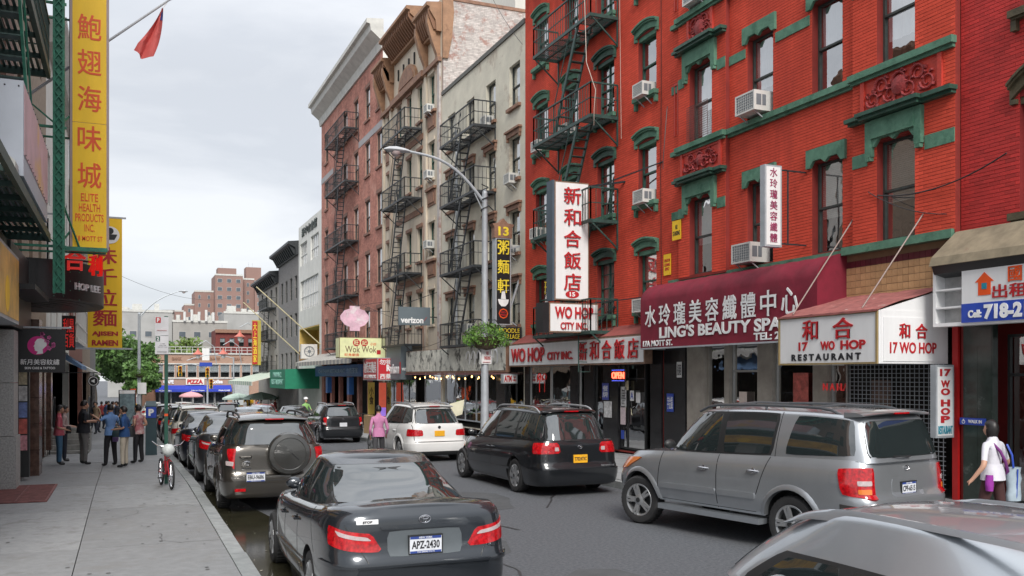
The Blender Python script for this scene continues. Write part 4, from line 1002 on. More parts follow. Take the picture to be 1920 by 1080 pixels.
oldgr = mat('olive_brown_trim', (.075, .062, .035), .7, var=.35, vs=5, bump=.3)
for a, b in colsD:
    for c, d in rowsD:
        window(D, FR, a, b, c, d, oldgr, 'sash', cm=mat('plastic_sheet', (.50, .54, .56), .35, var=.35, vs=4) if c < 8 else curt, cfrac=.95); arch_hood(D, a, b, d, oldgr, rise=.30); sill(D, FR, a, b, c, oldgr)
m = MB(); m.fprism(FR, [(0, 4.95), (.15, 4.95), (.75, 4.45), (.80, 4.3), (0, 4.25)], 3.6, 12.0, 'nz'); part('canopy', m, mat('weathered_canopy', (.22, .18, .12), .8, var=.3, vs=3, alt=(.16, .08, .06), af=.4), D)
m = MB(); m.fprism(FR, [(0, 4.25), (.76, 4.3), (.70, 4.16), (0, 4.0)], 3.6, 11.98, 'nz'); part('canopy_fascia', m, trimk, D)
m = MB(); m.fb(FR, 11.35, 11.95, .15, 4.0, -.1, .03); part('marble_pier', m, gmarble, D)
m = MB(); m.face([FR.pt(3.6, .16, -2), FR.pt(11.9, .16, -2), FR.pt(11.9, 4.2, -2), FR.pt(3.6, 4.2, -2)]).face([FR.pt(3.6, .16, 0), FR.pt(11.9, .16, 0), FR.pt(11.9, .16, -2), FR.pt(3.6, .16, -2)]); part('shop_interior', m, MATS['shop_interior'], D)
glazing(D, FR, 9.6, 11.3, .2, 3.1, trimk, -.3, mull=(10.5,), trans=2.4, name='shop_door')
for k in range(7):
    m = MB(); a = 11.37+(k % 2)*.28; z = .5+(k//2)*.8; m.fb(FR, a, a+.275, z, z+.79, .03, .036); part('marble_slab', m, gmarble, D)
for z in (11.7,): pass

# ======== cream building (number 13)
Cb = thing('cream_building', 'peeling cream painted tenement with brown lintels and a black fire escape', 'building', (FX, 36.3, .15), 'old brick buildings on the right side')
colsC = [(31.96, 33.01), (34.45, 35.5), (36.9, 37.9), (39.4, 40.4)]; rowsC = [(4.35, 5.98), (7.1, 8.75), (9.95, 11.6), (12.75, 14.4)]; HC = [(a, b, c, d) for a, b in colsC for c, d in rowsC]
m = MB(); wall_front(m, FR, 31.45, 41.24, .1, 15.7, HC+[(31.6, 41.1, .15, 3.4)], .3); shell(m, FR, 31.45, 41.24, .1, 15.7, 13); part('wall', m, cream, Cb)
k = 0
for a, b in colsC:
    for c, d in rowsC:
        k += 1; window(Cb, FR, a, b, c, d, wframe, 'sash', cm=[curt, curt2, None, curt][(k*3) % 4], cfrac=[.5, .7, .4][k % 3])
        if c < 12:
            m = MB(); m.fb(FR, a-.15, b+.15, d+.02, d+.20, 0, .09).fb(FR, a-.2, b+.2, d+.20, d+.28, 0, .16).fb(FR, a-.12, a-.02, d-.12, d+.02, 0, .09).fb(FR, b+.02, b+.12, d-.12, d+.02, 0, .09); part('lintel', m, brown, Cb)
        m = MB(); m.fb(FR, a-.1, b+.1, c-.12, c, 0, .12); part('window_sill', m, brown, Cb)
m = MB(); m.fb(FR, 31.46, 41.2, 15.6, 15.78, -.3, .06); part('coping', m, mat('dark_coping', (.12, .12, .11), .8), Cb)
m = MB(); m.tube([FR.pt(39.0, 3.6, .06), FR.pt(39.0, 12.9, .06), FR.pt(38.9, 13.1, .12), FR.pt(38.9, 13.4, .12)], .06, 8); part('drain_pipe', m, steel, Cb)
escape('fire_escape', 'black fire escape on the peeling cream building', FR, 34.4, 38.7, [3.7, 6.85, 9.85, 12.5], .98, iron, [36.0], run=1.6, roofladder=True)
for u, z, l in ((32.2, 9.75, 'cream building window behind the lamp post'), (32.2, 7.0, 'window beside the black noodle sign'), (34.7, 12.6, 'top floor window of the cream building'), (36.9, 4.25, 'lowest cream building window')): ac_unit(FR, u, z, 'small white air conditioner in the '+l)
m = MB(); m.face([FR.pt(31.6, .16, -2.5), FR.pt(41.1, .16, -2.5), FR.pt(41.1, 3.4, -2.5), FR.pt(31.6, 3.4, -2.5)]).face([FR.pt(31.6, .16, 0), FR.pt(41.1, .16, 0), FR.pt(41.1, .16, -2.5), FR.pt(31.6, .16, -2.5)]); part('shop_interior', m, MATS['shop_interior'], Cb)
glazing(Cb, FR, 34.3, 41.0, .4, 2.8, steel, -.1, mull=(35.6, 36.9, 38.3, 39.6)); glazing(Cb, FR, 31.7, 33.4, .3, 2.6, trimk, -.1, mull=(32.5,), name='shop_door')
m = MB(); m.fb(FR, 33.4, 34.3, .15, 2.9, -.1, .03); part('shop_pilaster', m, blackt, Cb)

# ======== tan cornice building (number 11)
E_ = thing('tan_cornice_building', 'tall narrow building with a broken tan pediment cornice and a black fire escape', 'building', (FX, 46.6, .15), 'old brick buildings on the right side')
colsE = [(42.4, 43.25), (44.4, 45.2), (46.3, 47.1), (48.2, 49.0), (50.3, 51.1)]; rowsE = [(4.9, 6.6), (8.2, 9.9), (12.0, 13.8), (15.3, 17.1)]; HE = [(a, b, c, d) for a, b in colsE for c, d in rowsE]
m = MB(); wall_front(m, FR, 41.24, 52.06, -.5, 20.3, HE+[(41.4, 51.9, 0, 3.4)], .3); part('wall', m, stucco, E_)
m = MB(); shell(m, FR, 41.24, 52.06, -.5, 20.3, 13); part('party_wall', m, mat('sooty_mortar', (.20, .15, .14), .9), E_)
wb_ = Fr((FX, 41.22, 0), (1, 0, 0), (0, -1, 0)); bricks(E_, wb_, .05, 9, 15.75, 20.2, [], worn, bw=.22, bh=.078, proud=.004, seed=12)
m = MB(); m.fprism(wb_, [(0, 20.3), (0, 17.4), (.25, 17.4), (.45, 18.4), (.55, 19.6), (.45, 20.9), (.15, 21.1)], 0, .12); part('pediment_side', m, tan, E_)
m = MB(); m.fb(wb_, 0, 9, 20.2, 20.35, -.25, .05); part('coping', m, brown, E_)
k = 0
for a, b in colsE:
    for c, d in rowsE:
        k += 1; window(E_, FR, a, b, c, d, wframeG, 'sash', cm=[curt, None, curt2][k % 3], cfrac=.6)
        m = MB(); m.fb(FR, a-.08, b+.08, c-.12, c, 0, .10); part('window_sill', m, brown if a > 44 else stucco, E_); m = MB(); m.fb(FR, a-.1, b+.1, d+.02, d+.2, 0, .06); part('lintel', m, brown if a > 44 else stucco, E_)
for a in (41.4, 43.5, 50.0, 51.6):
    m = MB(); m.fb(FR, a, a+.28, 3.6, 17.4, 0, .10); part('pilaster', m, stucco if a > 42 else worn, E_)
for z in (7.2, 10.7, 14.4):
    for a, b in ((42.2, 43.4), (50.2, 51.3)):
        m = MB(); m.fb(FR, a, b, z, z+.75, 0, .05).fb(FR, a-.1, b+.1, z+.75, z+.87, 0, .16).fb(FR, a+.15, b-.15, z+.12, z+.6, .05, .09); part('carved_panel', m, brown, E_)
    m = MB(); m.fb(FR, 44.2, 49.3, z-.1, z+.2, 0, .05); part('stone_band', m, brown, E_)
for (a, b, z0, z1, pr) in ((41.3, 43.7, 18.7, 20.0, .75), (49.6, 52.0, 18.7, 20.0, .75), (44.0, 49.4, 19.6, 20.8, .95)):
    m = MB(); m.fprism(FR, [(0, z0), (.25, z0), (.3, z0+.5), (pr*.8, z1-.35), (pr*.8, z1-.2), (pr, z1-.15), (pr, z1), (0, z1+.1)], a, b, 'nz'); c_ = part('cornice', m, tan, E_)
    k = int((b-a)/.3)
    for i in range(k): m = MB(); u = a+.1+i*(b-a-.2)/k; m.fprism(FR, [(.25, z0+.1), (.36, z0+.1), (pr*.86, z1-.5), (pr*.86, z1-.22), (.3, z1-.25)], u, u+.10, 'nz'); part('cornice_bracket', m, mat('bracket_brown', (.20, .10, .055), .7), c_)
for a in (41.5, 43.4, 49.7, 51.6):
    m = MB(); m.fprism(FR, [(0, 17.2), (.12, 17.2), (.18, 17.7), (.42, 18.3), (.65, 19.1), (.65, 19.5), (0, 19.5)], a, a+.28, 'nz'); part('console', m, tan, E_)
m = MB(); n_ = 12   # semicircular tympanum
m.fprism(FR, [(46.7+1.6*math.cos(math.pi*i/n_), 17.7+1.0*math.sin(math.pi*i/n_)) for i in range(n_+1)], 0, .16); part('tympanum', m, tan, E_)
m = MB(); m.fprism(FR, [(46.7+1.3*math.cos(math.pi*i/n_), 17.75+.78*math.sin(math.pi*i/n_)) for i in range(n_+1)], .16, .20); part('carved_relief', m, brown, E_)
m = MB(); m.fb(FR, 43.8, 49.6, 17.3, 17.6, 0, .25).fb(FR, 41.3, 43.7, 17.3, 17.5, 0, .2).fb(FR, 49.7, 52.0, 17.3, 17.5, 0, .2); part('stone_band', m, brown, E_)
for i in range(5): m = MB(); m.fb(FR, 44.6+i*1.0, 44.68+i*1.0, 18.5, 19.1, 0, .08); part('tie', m, trimk, E_)
escape('fire_escape', 'black fire escape on the narrow building with the tan cornice', FR, 44.4, 48.8, [4.0, 7.6, 11.4, 14.9], .95, iron, [45.8], run=1.5)
for u, z, l in ((42.5, 12.0, 'upper right window under a carved panel'), (42.5, 15.2, 'top right window of the tan cornice building'), (42.55, 8.6, 'right window above the phone shop sign')): ac_unit(FR, u, z, 'white air conditioner in the '+l)
m = MB(); m.face([FR.pt(41.4, 0, -2), FR.pt(51.9, 0, -2), FR.pt(51.9, 3.4, -2), FR.pt(41.4, 3.4, -2)]); part('shop_interior', m, MATS['shop_interior'], E_)
glazing(E_, FR, 45.7, 51.8, 0, 3.1, trimk, -.1, mull=(47, 48.5, 50)); glazing(E_, FR, 41.6, 44.2, 0, 3.0, steel, -.1)

# ======== pink brick building
Pk = thing('pink_brick_building', 'tall pink brick building with a heavy white cornice and a black fire escape', 'building', (FX, 61, 0), 'old brick buildings on the right side')
colsP = [(52.2, 53.45), (55.1, 56.3), (58.15, 59.3), (61.3, 62.5), (64.5, 65.6), (67.6, 68.75)]; rowsP = [(4.4, 6.4), (7.85, 9.9), (11.2, 13.2), (14.75, 16.8), (18.2, 20.2)]; HP = [(a, b, c, d) for a, b in colsP for c, d in rowsP]
m = MB(); wall_front(m, FR, 52.06, 70.14, -1.2, 22.4, HP+[(52.3, 69.9, -1, 3.3)], .3); part('wall', m, mat('pink_mortar', (.42, .24, .19), .85, var=.15), Pk); bricks(Pk, FR, 52.06, 70.14, 3.4, 21.4, [(a, b, c, d) for a, b, c, d in HP], pinkb, bw=.30, bh=.10, proud=.006, seed=21); m = MB(); shell(m, FR, 52.06, 70.14, -1.2, 22.4, 14); part('party_wall', m, whitew, Pk)
k = 0
for a, b in colsP:
    for c, d in rowsP:
        k += 1; window(Pk, FR, a, b, c, d, wframe, 'sash', cm=curt, cfrac=[.5, .6, .5, .45][k % 4], rec=.08); m = MB(); m.fb(FR, a-.1, b+.1, c-.14, c, 0, .10); part('window_sill', m, mat('brick_brown_sill', (.22, .12, .09), .8), Pk); m = MB(); m.fb(FR, a-.06, b+.06, d+.01, d+.22, 0, .025); part('lintel', m, MATS['brick_brown_sill'], Pk)
m = MB(); m.fprism(FR, [(0, 21.4), (.12, 21.4), (.2, 21.9), (.75, 22.35), (.8, 22.7), (1.0, 22.75), (1.0, 23.0), (0, 23.1)], 51.9, 70.3, 'nz'); part('cornice', m, lightgrey, Pk)
m = MB(); m.fb(FR, 52.1, 58.0, 16.95, 17.35, 0, .03).fb(FR, 65.8, 70.1, 16.95, 17.35, 0, .03); part('stone_band', m, mat('grey_patch', (.36, .35, .36), .8), Pk)
escape('fire_escape', 'black fire escape on the tall pink brick building', FR, 58.0, 64.3, [4.3, 7.6, 11.1, 14.9, 18.3], .95, iron, [60.0], run=1.5)
m = MB(); m.face([FR.pt(52.3, -1, -2), FR.pt(69.9, -1, -2), FR.pt(69.9, 3.3, -2), FR.pt(52.3, 3.3, -2)]); part('shop_interior', m, dark, Pk)
for a in (52.4, 55.2, 57.9, 60.8, 63.5, 66.3, 69.2): m = MB(); m.fb(FR, a, a+.55, -1.1, 3.25, -.2, .02); part('brick_pier', m, pinkb, Pk)

# ======== white building with bay, grey buildings
Hb = thing('white_building', 'narrow white building with dark lettering and a yellow recessed balcony', 'building', (FX, 75, -1), 'buildings far down the right side')
HH = [(71.3, 74.6, 11.7, 13.6), (76.2, 79.4, 11.7, 13.6), (71.4, 79.3, 7.9, 10.4), (71.0, 79.8, 3.6, 6.4)]
m = MB(); wall_front(m, FR, 70.14, 80.19, -1.5, 15.15, HH, .3); shell(m, FR, 70.14, 80.19, -1.5, 15.15, 14); part('wall', m, whitew, Hb)
for h in HH[:3]: window(Hb, FR, *h, wframeW, 'wide', rec=.08, cm=curt, cfrac=.9)
m = MB(); m.fb(FR, 71, 79.8, 3.6, 6.4, -1.6, -1.5).fb(FR, 71, 79.8, 6.3, 6.38, -1.5, 0).fb(FR, 71.02, 71.08, 3.6, 6.3, -1.5, 0).fb(FR, 79.72, 79.78, 3.6, 6.3, -1.5, 0); part('balcony_recess', m, mat('ochre_wall', (.62, .42, .12), .7), Hb)
m = MB()
for k in range(20): u = 71.1+k*.45; m.fb(FR, u, u+.05, 3.6, 4.4, .02, .07)
m.fb(FR, 71.0, 79.8, 4.4, 4.47, .0, .09); part('balcony_rail', m, brown, Hb)
text('roof_lettering', '新中山會館', FR.pt(75.2, 14.45, .03), 6.6, .75, mat('dark_green_letters', (.05, .07, .06), .5), Hb, right=(0, -1, 0), bold=.02, depth=.03)
for i, (y0, y1, top, mm, gm_) in enumerate(((80.19, 91.5, 14.0, greybr, iron), (91.5, 106, 12.6, mat('taupe_wall', (.30, .28, .25), .8, var=.2), iron))):
    g = thing('grey_building', ['dark grey brick building with a green bracketed cornice beyond the white one', 'taupe building with a fire escape at the far end of the right side'][i], 'building', (FX, (y0+y1)/2, -1.5), 'buildings far down the right side')
    cs = [(y0+.8+k*(y1-y0-1)/4, y0+.8+k*(y1-y0-1)/4+1.2) for k in range(4)]; rs = [(2.6, 4.5), (5.9, 7.9), (9.2, 11.2)]; hs = [(a, b, c, d) for a, b in cs for c, d in rs]
    m = MB(); wall_front(m, FR, y0, y1, -2.2, top, hs, .25); shell(m, FR, y0, y1, -2.2, top, 14); part('wall', m, mm, g)
    for q, h in enumerate(hs): window(g, FR, *h, wframe, 'sash', rec=.1, cm=curt if q % 3 else None, cfrac=.5)
    m = MB(); m.fprism(FR, [(0, top-1.1), (.2, top-1.1), (.3, top-.5), (.9, top-.2), (.9, top), (0, top+.1)], y0, y1, 'nz'); c_ = part('cornice', m, gm_, g)
    for k in range(12): m = MB(); u = y0+.2+k*(y1-y0-.4)/12; m.fprism(FR, [(.2, top-1.05), (.35, top-1.05), (.75, top-.35), (.3, top-.35)], u, u+.25, 'nz'); part('cornice_bracket', m, gm_, c_)
escape('fire_escape', 'black fire escape on the taupe building at the far right end', FR, 93, 98.5, [2.9, 6.0, 9.2], .95, iron, [94.5])
# pale building standing behind the row
wb = thing('pale_rear_building', 'pale windowless building rising behind the cream and tan cornice buildings', 'building', (26, 50, 0))
m = MB(); m.hexa([(20, 47, 0), (44, 47, 0), (44, 62, 0), (20, 62, 0), (20, 47, 26.5), (44, 47, 26.5), (44, 62, 26.5), (20, 62, 26.5)]); part('wall', m, mat('pale_render', (.56, .55, .50), .85, var=.06), wb)
m = MB(); m.box(19.8, 44.2, 46.8, 47.0, 26.3, 26.8).box(19.8, 20.0, 47, 62, 26.3, 26.8); part('coping', m, MATS['dark_coping'], wb)
m = MB(); m.box(14.6, 15.9, 41.5, 42.8, 16, 22.2); solo('chimney', m, worn, 'pink stained brick chimney above the cream roofline', 'chimney')
# ---------------------------------------------------------------- left side
LX = -2.35
FL = Fr((LX, 0, 0), (0, 1, 0), (1, 0, 0))
lw = [('near_left_building', 'dark shopfronted building with grey granite pilaster nearest on the left', 10, 23.8, 17, mat('dull_brick', (.22, .13, .10), .8, var=.2, vs=6), 3.4),
      ('left_building', 'brown marble fronted building behind the gathered people on the left', 23.8, 33, 16, mat('tan_brick', (.30, .24, .18), .8, var=.2, vs=6), 3.6),
      ('left_building', 'white building with balcony rails beyond the yellow ramen banner', 33, 46, 14, whitew, 3.4),
      ('left_building', 'low dull red brick building after the white one on the left', 46, 60, 11, mat('dull_red_brick', (.26, .11, .08), .8, var=.2), 3.2),
      ('left_building', 'tan brick building last but one down the left pavement', 60, 73, 14, MATS['tan_brick'], 2.6), ('left_building', 'grey building farthest down the left pavement', 73, 86, 12, greybr, 2.4)]
LB = []
for nm, lab, y0, y1, top, mm, sh in lw:
    t = thing(nm, lab, 'building', (LX, (y0+y1)/2, G(y0)+.1), 'buildings on the left side'); LB.append(t)
    n = int((y1-y0)/2.6); cs = [(y0+.7+k*(y1-y0-.6)/n, y0+.7+k*(y1-y0-.6)/n+1.0) for k in range(n)]; rs = [(4.9+k*3.2, 6.6+k*3.2) for k in range(int((top-5.5)/3.2)+0)]
    hs = [(a, b, c, d) for a, b in cs for c, d in rs]
    m = MB(); wall_front(m, FL, y0, y1, G(y1), top, hs+[(y0+.3, y1-.3, G(y1)+.1, sh)], .25); shell(m, FL, y0, y1, G(y1), top, 12); part('wall', m, mm, t)
    for q, h in enumerate(hs): window(t, FL, *h, wframe, 'sash', rec=.1, cm=curt if q % 2 else None)
    m = MB(); m.face([FL.pt(y0+.3, G(y1), -1.5), FL.pt(y1-.3, G(y1), -1.5), FL.pt(y1-.3, sh, -1.5), FL.pt(y0+.3, sh, -1.5)]); part('shop_interior', m, MATS['shop_interior'], t)
    m = MB(); m.fprism(FL, [(0, top-.9), (.3, top-.8), (.6, top-.2), (.6, top), (0, top)], y0, y1, 'nz'); part('cornice', m, lightgrey if mm is whitew else brown, t)
t = LB[0]
for a, b, mm, pn in ((20.4, 21.2, granite, .33), (23.2, 23.7, brmarble, .2), (16.5, 17.2, granite, .2)):
    z = .15; j = 0
    o = None
    while z < 3.3:
        h = 1.05 if mm is granite else .62; q = MB(); q.fb(FL, a, b, z, min(3.4, z+h-.01), -.2, pn+(.04 if j == 0 else 0)); part('pilaster_block', q, mm, t); z += h; j += 1
glazing(t, FL, 21.2, 21.9, .5, 3.0, alum, -.05); glazing(t, FL, 21.9, 22.9, .2, 2.8, trimk, -.15, name='shop_door'); glazing(t, FL, 17.3, 19.3, .5, 3.0, alum, -.05)
m = MB(); m.fb(FL, 12, 23.8, 3.35, 4.9, 0, .35); part('fascia', m, signk, t)
rr = random.Random(2)
posters = [mat('poster_'+n, c, .5, var=.5, vs=9) for n, c in (('blue', (.16, .22, .45)), ('pink', (.55, .25, .28)), ('white', (.55, .55, .55)), ('red', (.45, .10, .08)), ('cream', (.55, .48, .33)))]
for k in range(12):
    m = MB(); x = LX+.02+(k % 2)*.18; z = .75+(k//2)*.36; m.box(x, x+.165, 22.68, 22.69, z, z+.33); part('window_poster', m, posters[k % 5], t)
t = LB[1]
for a, b, pn in ((24.0, 24.8, .50), (26.2, 26.8, .2), (29.6, 30.2, .2), (32.2, 32.8, .2)):
    z = .05
    while z < 3.3: q = MB(); q.fb(FL, a, b, z, z+.6, -.2, pn); part('pilaster_block', q, brmarble, t); z += .61
glazing(t, FL, 24.7, 26.2, .3, 3.0, steel, -.05); glazing(t, FL, 26.8, 29.6, .4, 3.0, steel, -.05, mull=(28.2,)); glazing(t, FL, 30.2, 32.2, .3, 3.0, trimk, -.05)
m = MB(); m.box(LX, -1.95, 22.7, 22.95, .16, 3.2); part('display_case', m, trimk, LB[0])
# stoop with rail
s_ = thing('stone_stoop', 'mottled stone stoop with a black handrail on the left pavement', 'stairs', (-1.6, 34, G(34)+.13))
for k in range(5):
    m = MB(); g0 = G(35)+.12; m.box(-2.34, -1.1, 33.2+k*.32, 35.6, g0+k*.17, g0+(k+1)*.17-.004); part('step', m, mat('speckled_stone', (.28, .28, .26), .6, var=.3, vs=3, alt=(.14, .15, .14), af=.45), s_)
m = MB()
for x in (-1.15, -2.25):
    m.tube([(x, 33.0, G(33)+1.05), (x, 34.8, G(33)+1.95), (x, 35.5, G(33)+1.95)], .025, 6)
    for y in (33.05, 34.0, 34.9, 35.5): m.tube([(x, y, G(34)+.15), (x, y, G(33)+1.05+(min(y, 34.8)-33)*.5)], .02, 6)
part('handrail', m, iron, s_)
# balcony rail and hanging things of the white building
m = MB()
for k in range(40): y = 33.4+k*.2; m.fb(FL, y, y+.06, 3.6, 4.9, .85, .89)
for z in (3.6, 4.1, 4.9): m.fb(FL, 33.3, 41.4, z, z+.06, .83, .91)
for k in range(5): m.fb(FL, 33.3, 33.36, 3.6, 4.9, .1+k*.17, .14+k*.17)
m.fb(FL, 33.3, 41.4, 3.5, 3.58, 0, .92); part('balcony_rail', m, mat('white_iron', (.62, .62, .60), .5), LB[2])
m = MB(); m.fprism(FL, [(0, 3.4), (.9, 2.75), (.9, 2.62), (0, 3.2)], 36.5, 41, 'nz'); solo('blue_awning', m, mat('blue_canvas', (.12, .22, .38), .7), 'small slate blue awning beyond the ramen banner on the left', 'awning')
m = MB(); m.fprism(FL, [(0, 3.2), (1.3, 2.5), (1.3, 2.4), (0, 3.0)], 43, 47, 'nz'); solo('white_awning', m, mat('white_canvas', (.6, .6, .56), .7), 'white awning farther along the left pavement', 'awning')
# round hanging sign and globe lamps
s_ = thing('round_sign', 'small round black hanging sign with a white ring beyond the stoop', 'sign', (-1.35, 30.5, 2.4))
m = MB(); m.lathe((-1.05, 36, 2.2), (0, -1, 0), [(.001, -.04), (.19, -.04), (.19, .04), (.001, .04)], 24); part('disc', m, signk, s_)
m = MB(); m.lathe((-1.05, 35.955, 2.2), (0, -1, 0), [(.16, 0), (.16, .006), (.14, .006), (.14, 0)], 24); m.lathe((-1.05, 35.955, 2.2), (0, -1, 0), [(.001, .006), (.08, .006), (.08, 0)], 3); part('emblem', m, white, s_)
m = MB(); m.bar((LX, 36, 2.5), (-.9, 36, 2.5), .03).bar((-1.05, 36, 2.5), (-1.05, 36, 2.38), .02); part('bracket', m, iron, s_)
# green iron escape and sign tower
def platform(t, y0, y1, z, x1, mm, name='balcony', rail=True):
    b = MB(); b.box(x1-.07, x1, y0, y1, z-.16, z).box(LX+.02, x1-.07, y0, y0+.08, z-.14, z).box(LX+.02, x1-.07, y1-.08, y1, z-.14, z)
    k = int((y1-y0)/1.1)
    for q in range(1, k): y = y0+q*(y1-y0)/k; b.box(LX+.02, x1-.07, y, y+.05, z-.12, z-.03)
    P = part(name, b, mm, t); b = MB(); k = int((x1-LX)/.10)
    for q in range(k): x = LX+.06+q*.10; b.box(x, x+.05, y0+.08, y1-.08, z-.03, z-.005)
    g = part('grating', b, mm, P); g['kind'] = 'stuff'
    if not rail: return
    b = MB()
    for zz, w in ((.95, .04), (.5, .025), (.25, .02)): b.bar((x1-.03, y0, z+zz), (x1-.03, y1, z+zz), w).bar((LX, y0+.03, z+zz), (x1-.03, y0+.03, z+zz), w).bar((LX, y1-.03, z+zz), (x1-.03, y1-.03, z+zz), w)
    k = int((y1-y0)/.16)
    for q in range(k+1): y = y0+q*(y1-y0)/k; b.bar((x1-.03, y, z), (x1-.03, y, z+.95), .016, up=(0, 1, 0))
    part('railing', b, mm, t)
t = thing('green_fire_escape', 'green iron fire escape and walkway over the left pavement, holding the white sign box', 'fire escape', (-1.8, 17, 5.1), 'fire escapes')
for (y0, y1, z) in ((11.5, 20.4, 5.2), (13.5, 20.4, 8.45), (13.5, 20.4, 11.6)): platform(t, y0, y1, z, -1.37, ironG, rail=z > 6)
for (ya, za, yb, zb, x) in ((14.6, 8.45, 17.6, 5.2, -1.62), (18.2, 11.6, 15.4, 8.45, -1.62)):
    b = MB()
    for x_ in (x-.30, x+.20): b.bar((x_, ya, za), (x_, yb, zb), .04, .14); b.bar((x_, ya, za+.9), (x_, yb, zb+.9), .03)
    S = part('stair', b, ironG2, t)
    for c in range(1, 13): f_ = c/13; q = MB(); y = ya+(yb-ya)*f_; z = za+(zb-za)*f_; q.box(x-.28, x+.18, y-.11, y+.11, z-.012, z+.012); part('tread', q, ironG, S)
t = thing('sign_tower', 'tall riveted green iron lattice column carrying the yellow vertical sign', 'sign support', (-1.3, 21.3, 4.2))
for x, y in ((-1.28, 21.35), (-1.02, 22.3)):
    b = MB(); zb = 4.1 if x < -1.1 else 5.15
    for dx in (-.09, .09): b.box(x+dx-.022, x+dx+.022, y-.06, y+.06, zb, 14)
    z = zb+.05; k = 0
    while z < 13.8: b.bar((x-.08, y-.05, z), (x+.08, y-.05, z+.22), .03, .02).bar((x+.08, y-.052, z), (x-.08, y-.052, z+.22), .03, .02); z += .22; k += 1
    b.box(x-.07, x+.07, y-.02, y+.02, zb+.02, 13.9)
    c_ = part('column', b, ironG2 if x < -1.1 else ironG, t); b = MB()
    for k in range(50):
        for dx in (-.09, .09): b.lathe((x+dx, y-.06, 4.05+k*.2), (0, -1, 0), [(.012, 0), (.008, .008), (.001, .009)], 6)
    g = part('rivets', b, ironG2, c_); g['kind'] = 'stuff'
for z in (5.1, 7.6, 10.2, 12.8): b = MB(); b.bar((LX, 21.4, z), (-1.14, 21.45, z), .05).bar((LX, 22.35, z), (-.4, 22.35, z), .04).bar((-1.28, 21.35, z), (-1.02, 22.3, z+.6), .03).bar((LX, 21.4, z+.9), (-1.28, 21.4, z), .03); part('brace', b, ironG2, t)
b = MB(); b.bar((-1.35, 21.9, 5.12), (-.36, 21.9, 5.12), .09).bar((-1.28, 21.35, 6.2), (-.9, 21.9, 5.12), .03); part('brace', b, ironG2, t)
# large white sign box on the walkway
t = thing('white_box_sign', 'big white box sign with a faded pink painted side, standing on the green walkway', 'sign', (-1.8, 17, 5.3))
m = MB(); m.box(-2.33, -1.36, 15, 19.4, 5.28, 6.66); part('box', m, mat('pale_grey_panel', (.42, .46, .52), .5, var=.05), t)
m = MB(); m.box(-1.358, -1.35, 15.06, 19.34, 5.60, 6.62); part('painted_side', m, mat('faded_mural', (.62, .42, .45), .6, var=.2, vs=1.2, alt=(.72, .46, .22), af=.45), t)
m = MB()
for k in range(14):
    for z in (6.63, 5.62): m.lathe((-1.352, 15.2+k*.31, z), (1, 0, 0), [(.012, 0), (.01, .012), (.001, .014)], 6)
for x in (-2.2, -1.9, -1.6, -1.42): m.lathe((x, 15, 6.58), (0, -1, 0), [(.014, 0), (.01, .014), (.001, .016)], 6)
part('bolts', m, trimk, t)['kind'] = 'stuff'
m = MB(); m.fprism(Fr((0, 14.6, 0), (1, 0, 0), (0, -1, 0)), [(-2.33, 5.28), (-1.42, 5.28), (-1.42, 5.40), (-1.55, 5.52), (-1.75, 5.58), (-2.33, 5.58)], -.36, .05); part('cover', m, lightgrey, t)
# yellow light box over the near shop
t = thing('yellow_light_box', 'faded yellow and orange light box over the near left shop', 'sign', (-2.0, 16, 3.3))
m = MB(); m.box(-2.33, -1.77, 12, 18.7, 3.3, 4.5); part('frame', m, steel, t)
m = MB(); m.box(-1.768, -1.762, 12.08, 18.62, 3.36, 4.44); part('printed_face', m, mat('yellow_print', (.62, .36, .05), .35, var=.5, vs=1.6, alt=(.30, .20, .22), af=.38), t)
m = MB(); m.lathe((-1.761, 16.9, 3.72), (1, 0, 0), [(.001, .002), (.30, .002), (.30, 0)], 24); part('printed_disc', m, signy, t)
# curved marquee
t = thing('curved_marquee', 'dark curved marquee with white lettering and red neon characters above', 'awning', (-1.6, 25, 4.1))
FM = [( -2.35+1.85*math.sin(math.pi*k/20)**.7 if k <= 20 else 0, 22.6+2.7*(1-math.cos(math.pi*k/20))) for k in range(21)]
m = MB(); m.prism([(x, y, 4.12) for x, y in FM], [(x, y, 4.98) for x, y in FM]); part('canopy', m, signk, t, 30)
m = MB()
for j in range(7):
    s = 1-j*.12; m.prism([(LX+(x-LX)*s, 25.3+(y-25.3)*s, 4.118-j*.012) for x, y in FM], [(LX+(x-LX)*s, 25.3+(y-25.3)*s, 4.106-j*.012) for x, y in FM])
part('soffit_rings', m, mat('dark_ribbing', (.05, .045, .04), .5), t)
m = MB(); m.box(-2.33, -1.55, 19.2, 22.6, 4.0, 4.1).box(-2.33, -1.95, 19.2, 22.6, 4.1, 4.9); part('flat_canopy', m, trimk, t)
text('lettering', 'HOP LEE', (-.80, 23.40, 4.42), .98, .16, white, t, right=(.50, .866, 0), bold=.0, depth=.02)
nr = mat('red_neon', (.62, .02, .015), .3, emit=.35)
m = MB(); m.bar((-1.6, 22.9, 4.98), (-1.6, 22.9, 5.9), .04).bar((-1.3, 22.9, 5.0), (-.5, 23.3, 5.0), .04); part('neon_frame', m, iron, t)
text('neon_character', '合', (-1.03, 22.45, 4.95), .44, .46, nr, t, bold=.03, depth=.04); text('neon_character', '利', (-.62, 22.8, 4.88), .34, .46, nr, t, right=(.7, .7, 0), bold=.03, depth=.04)
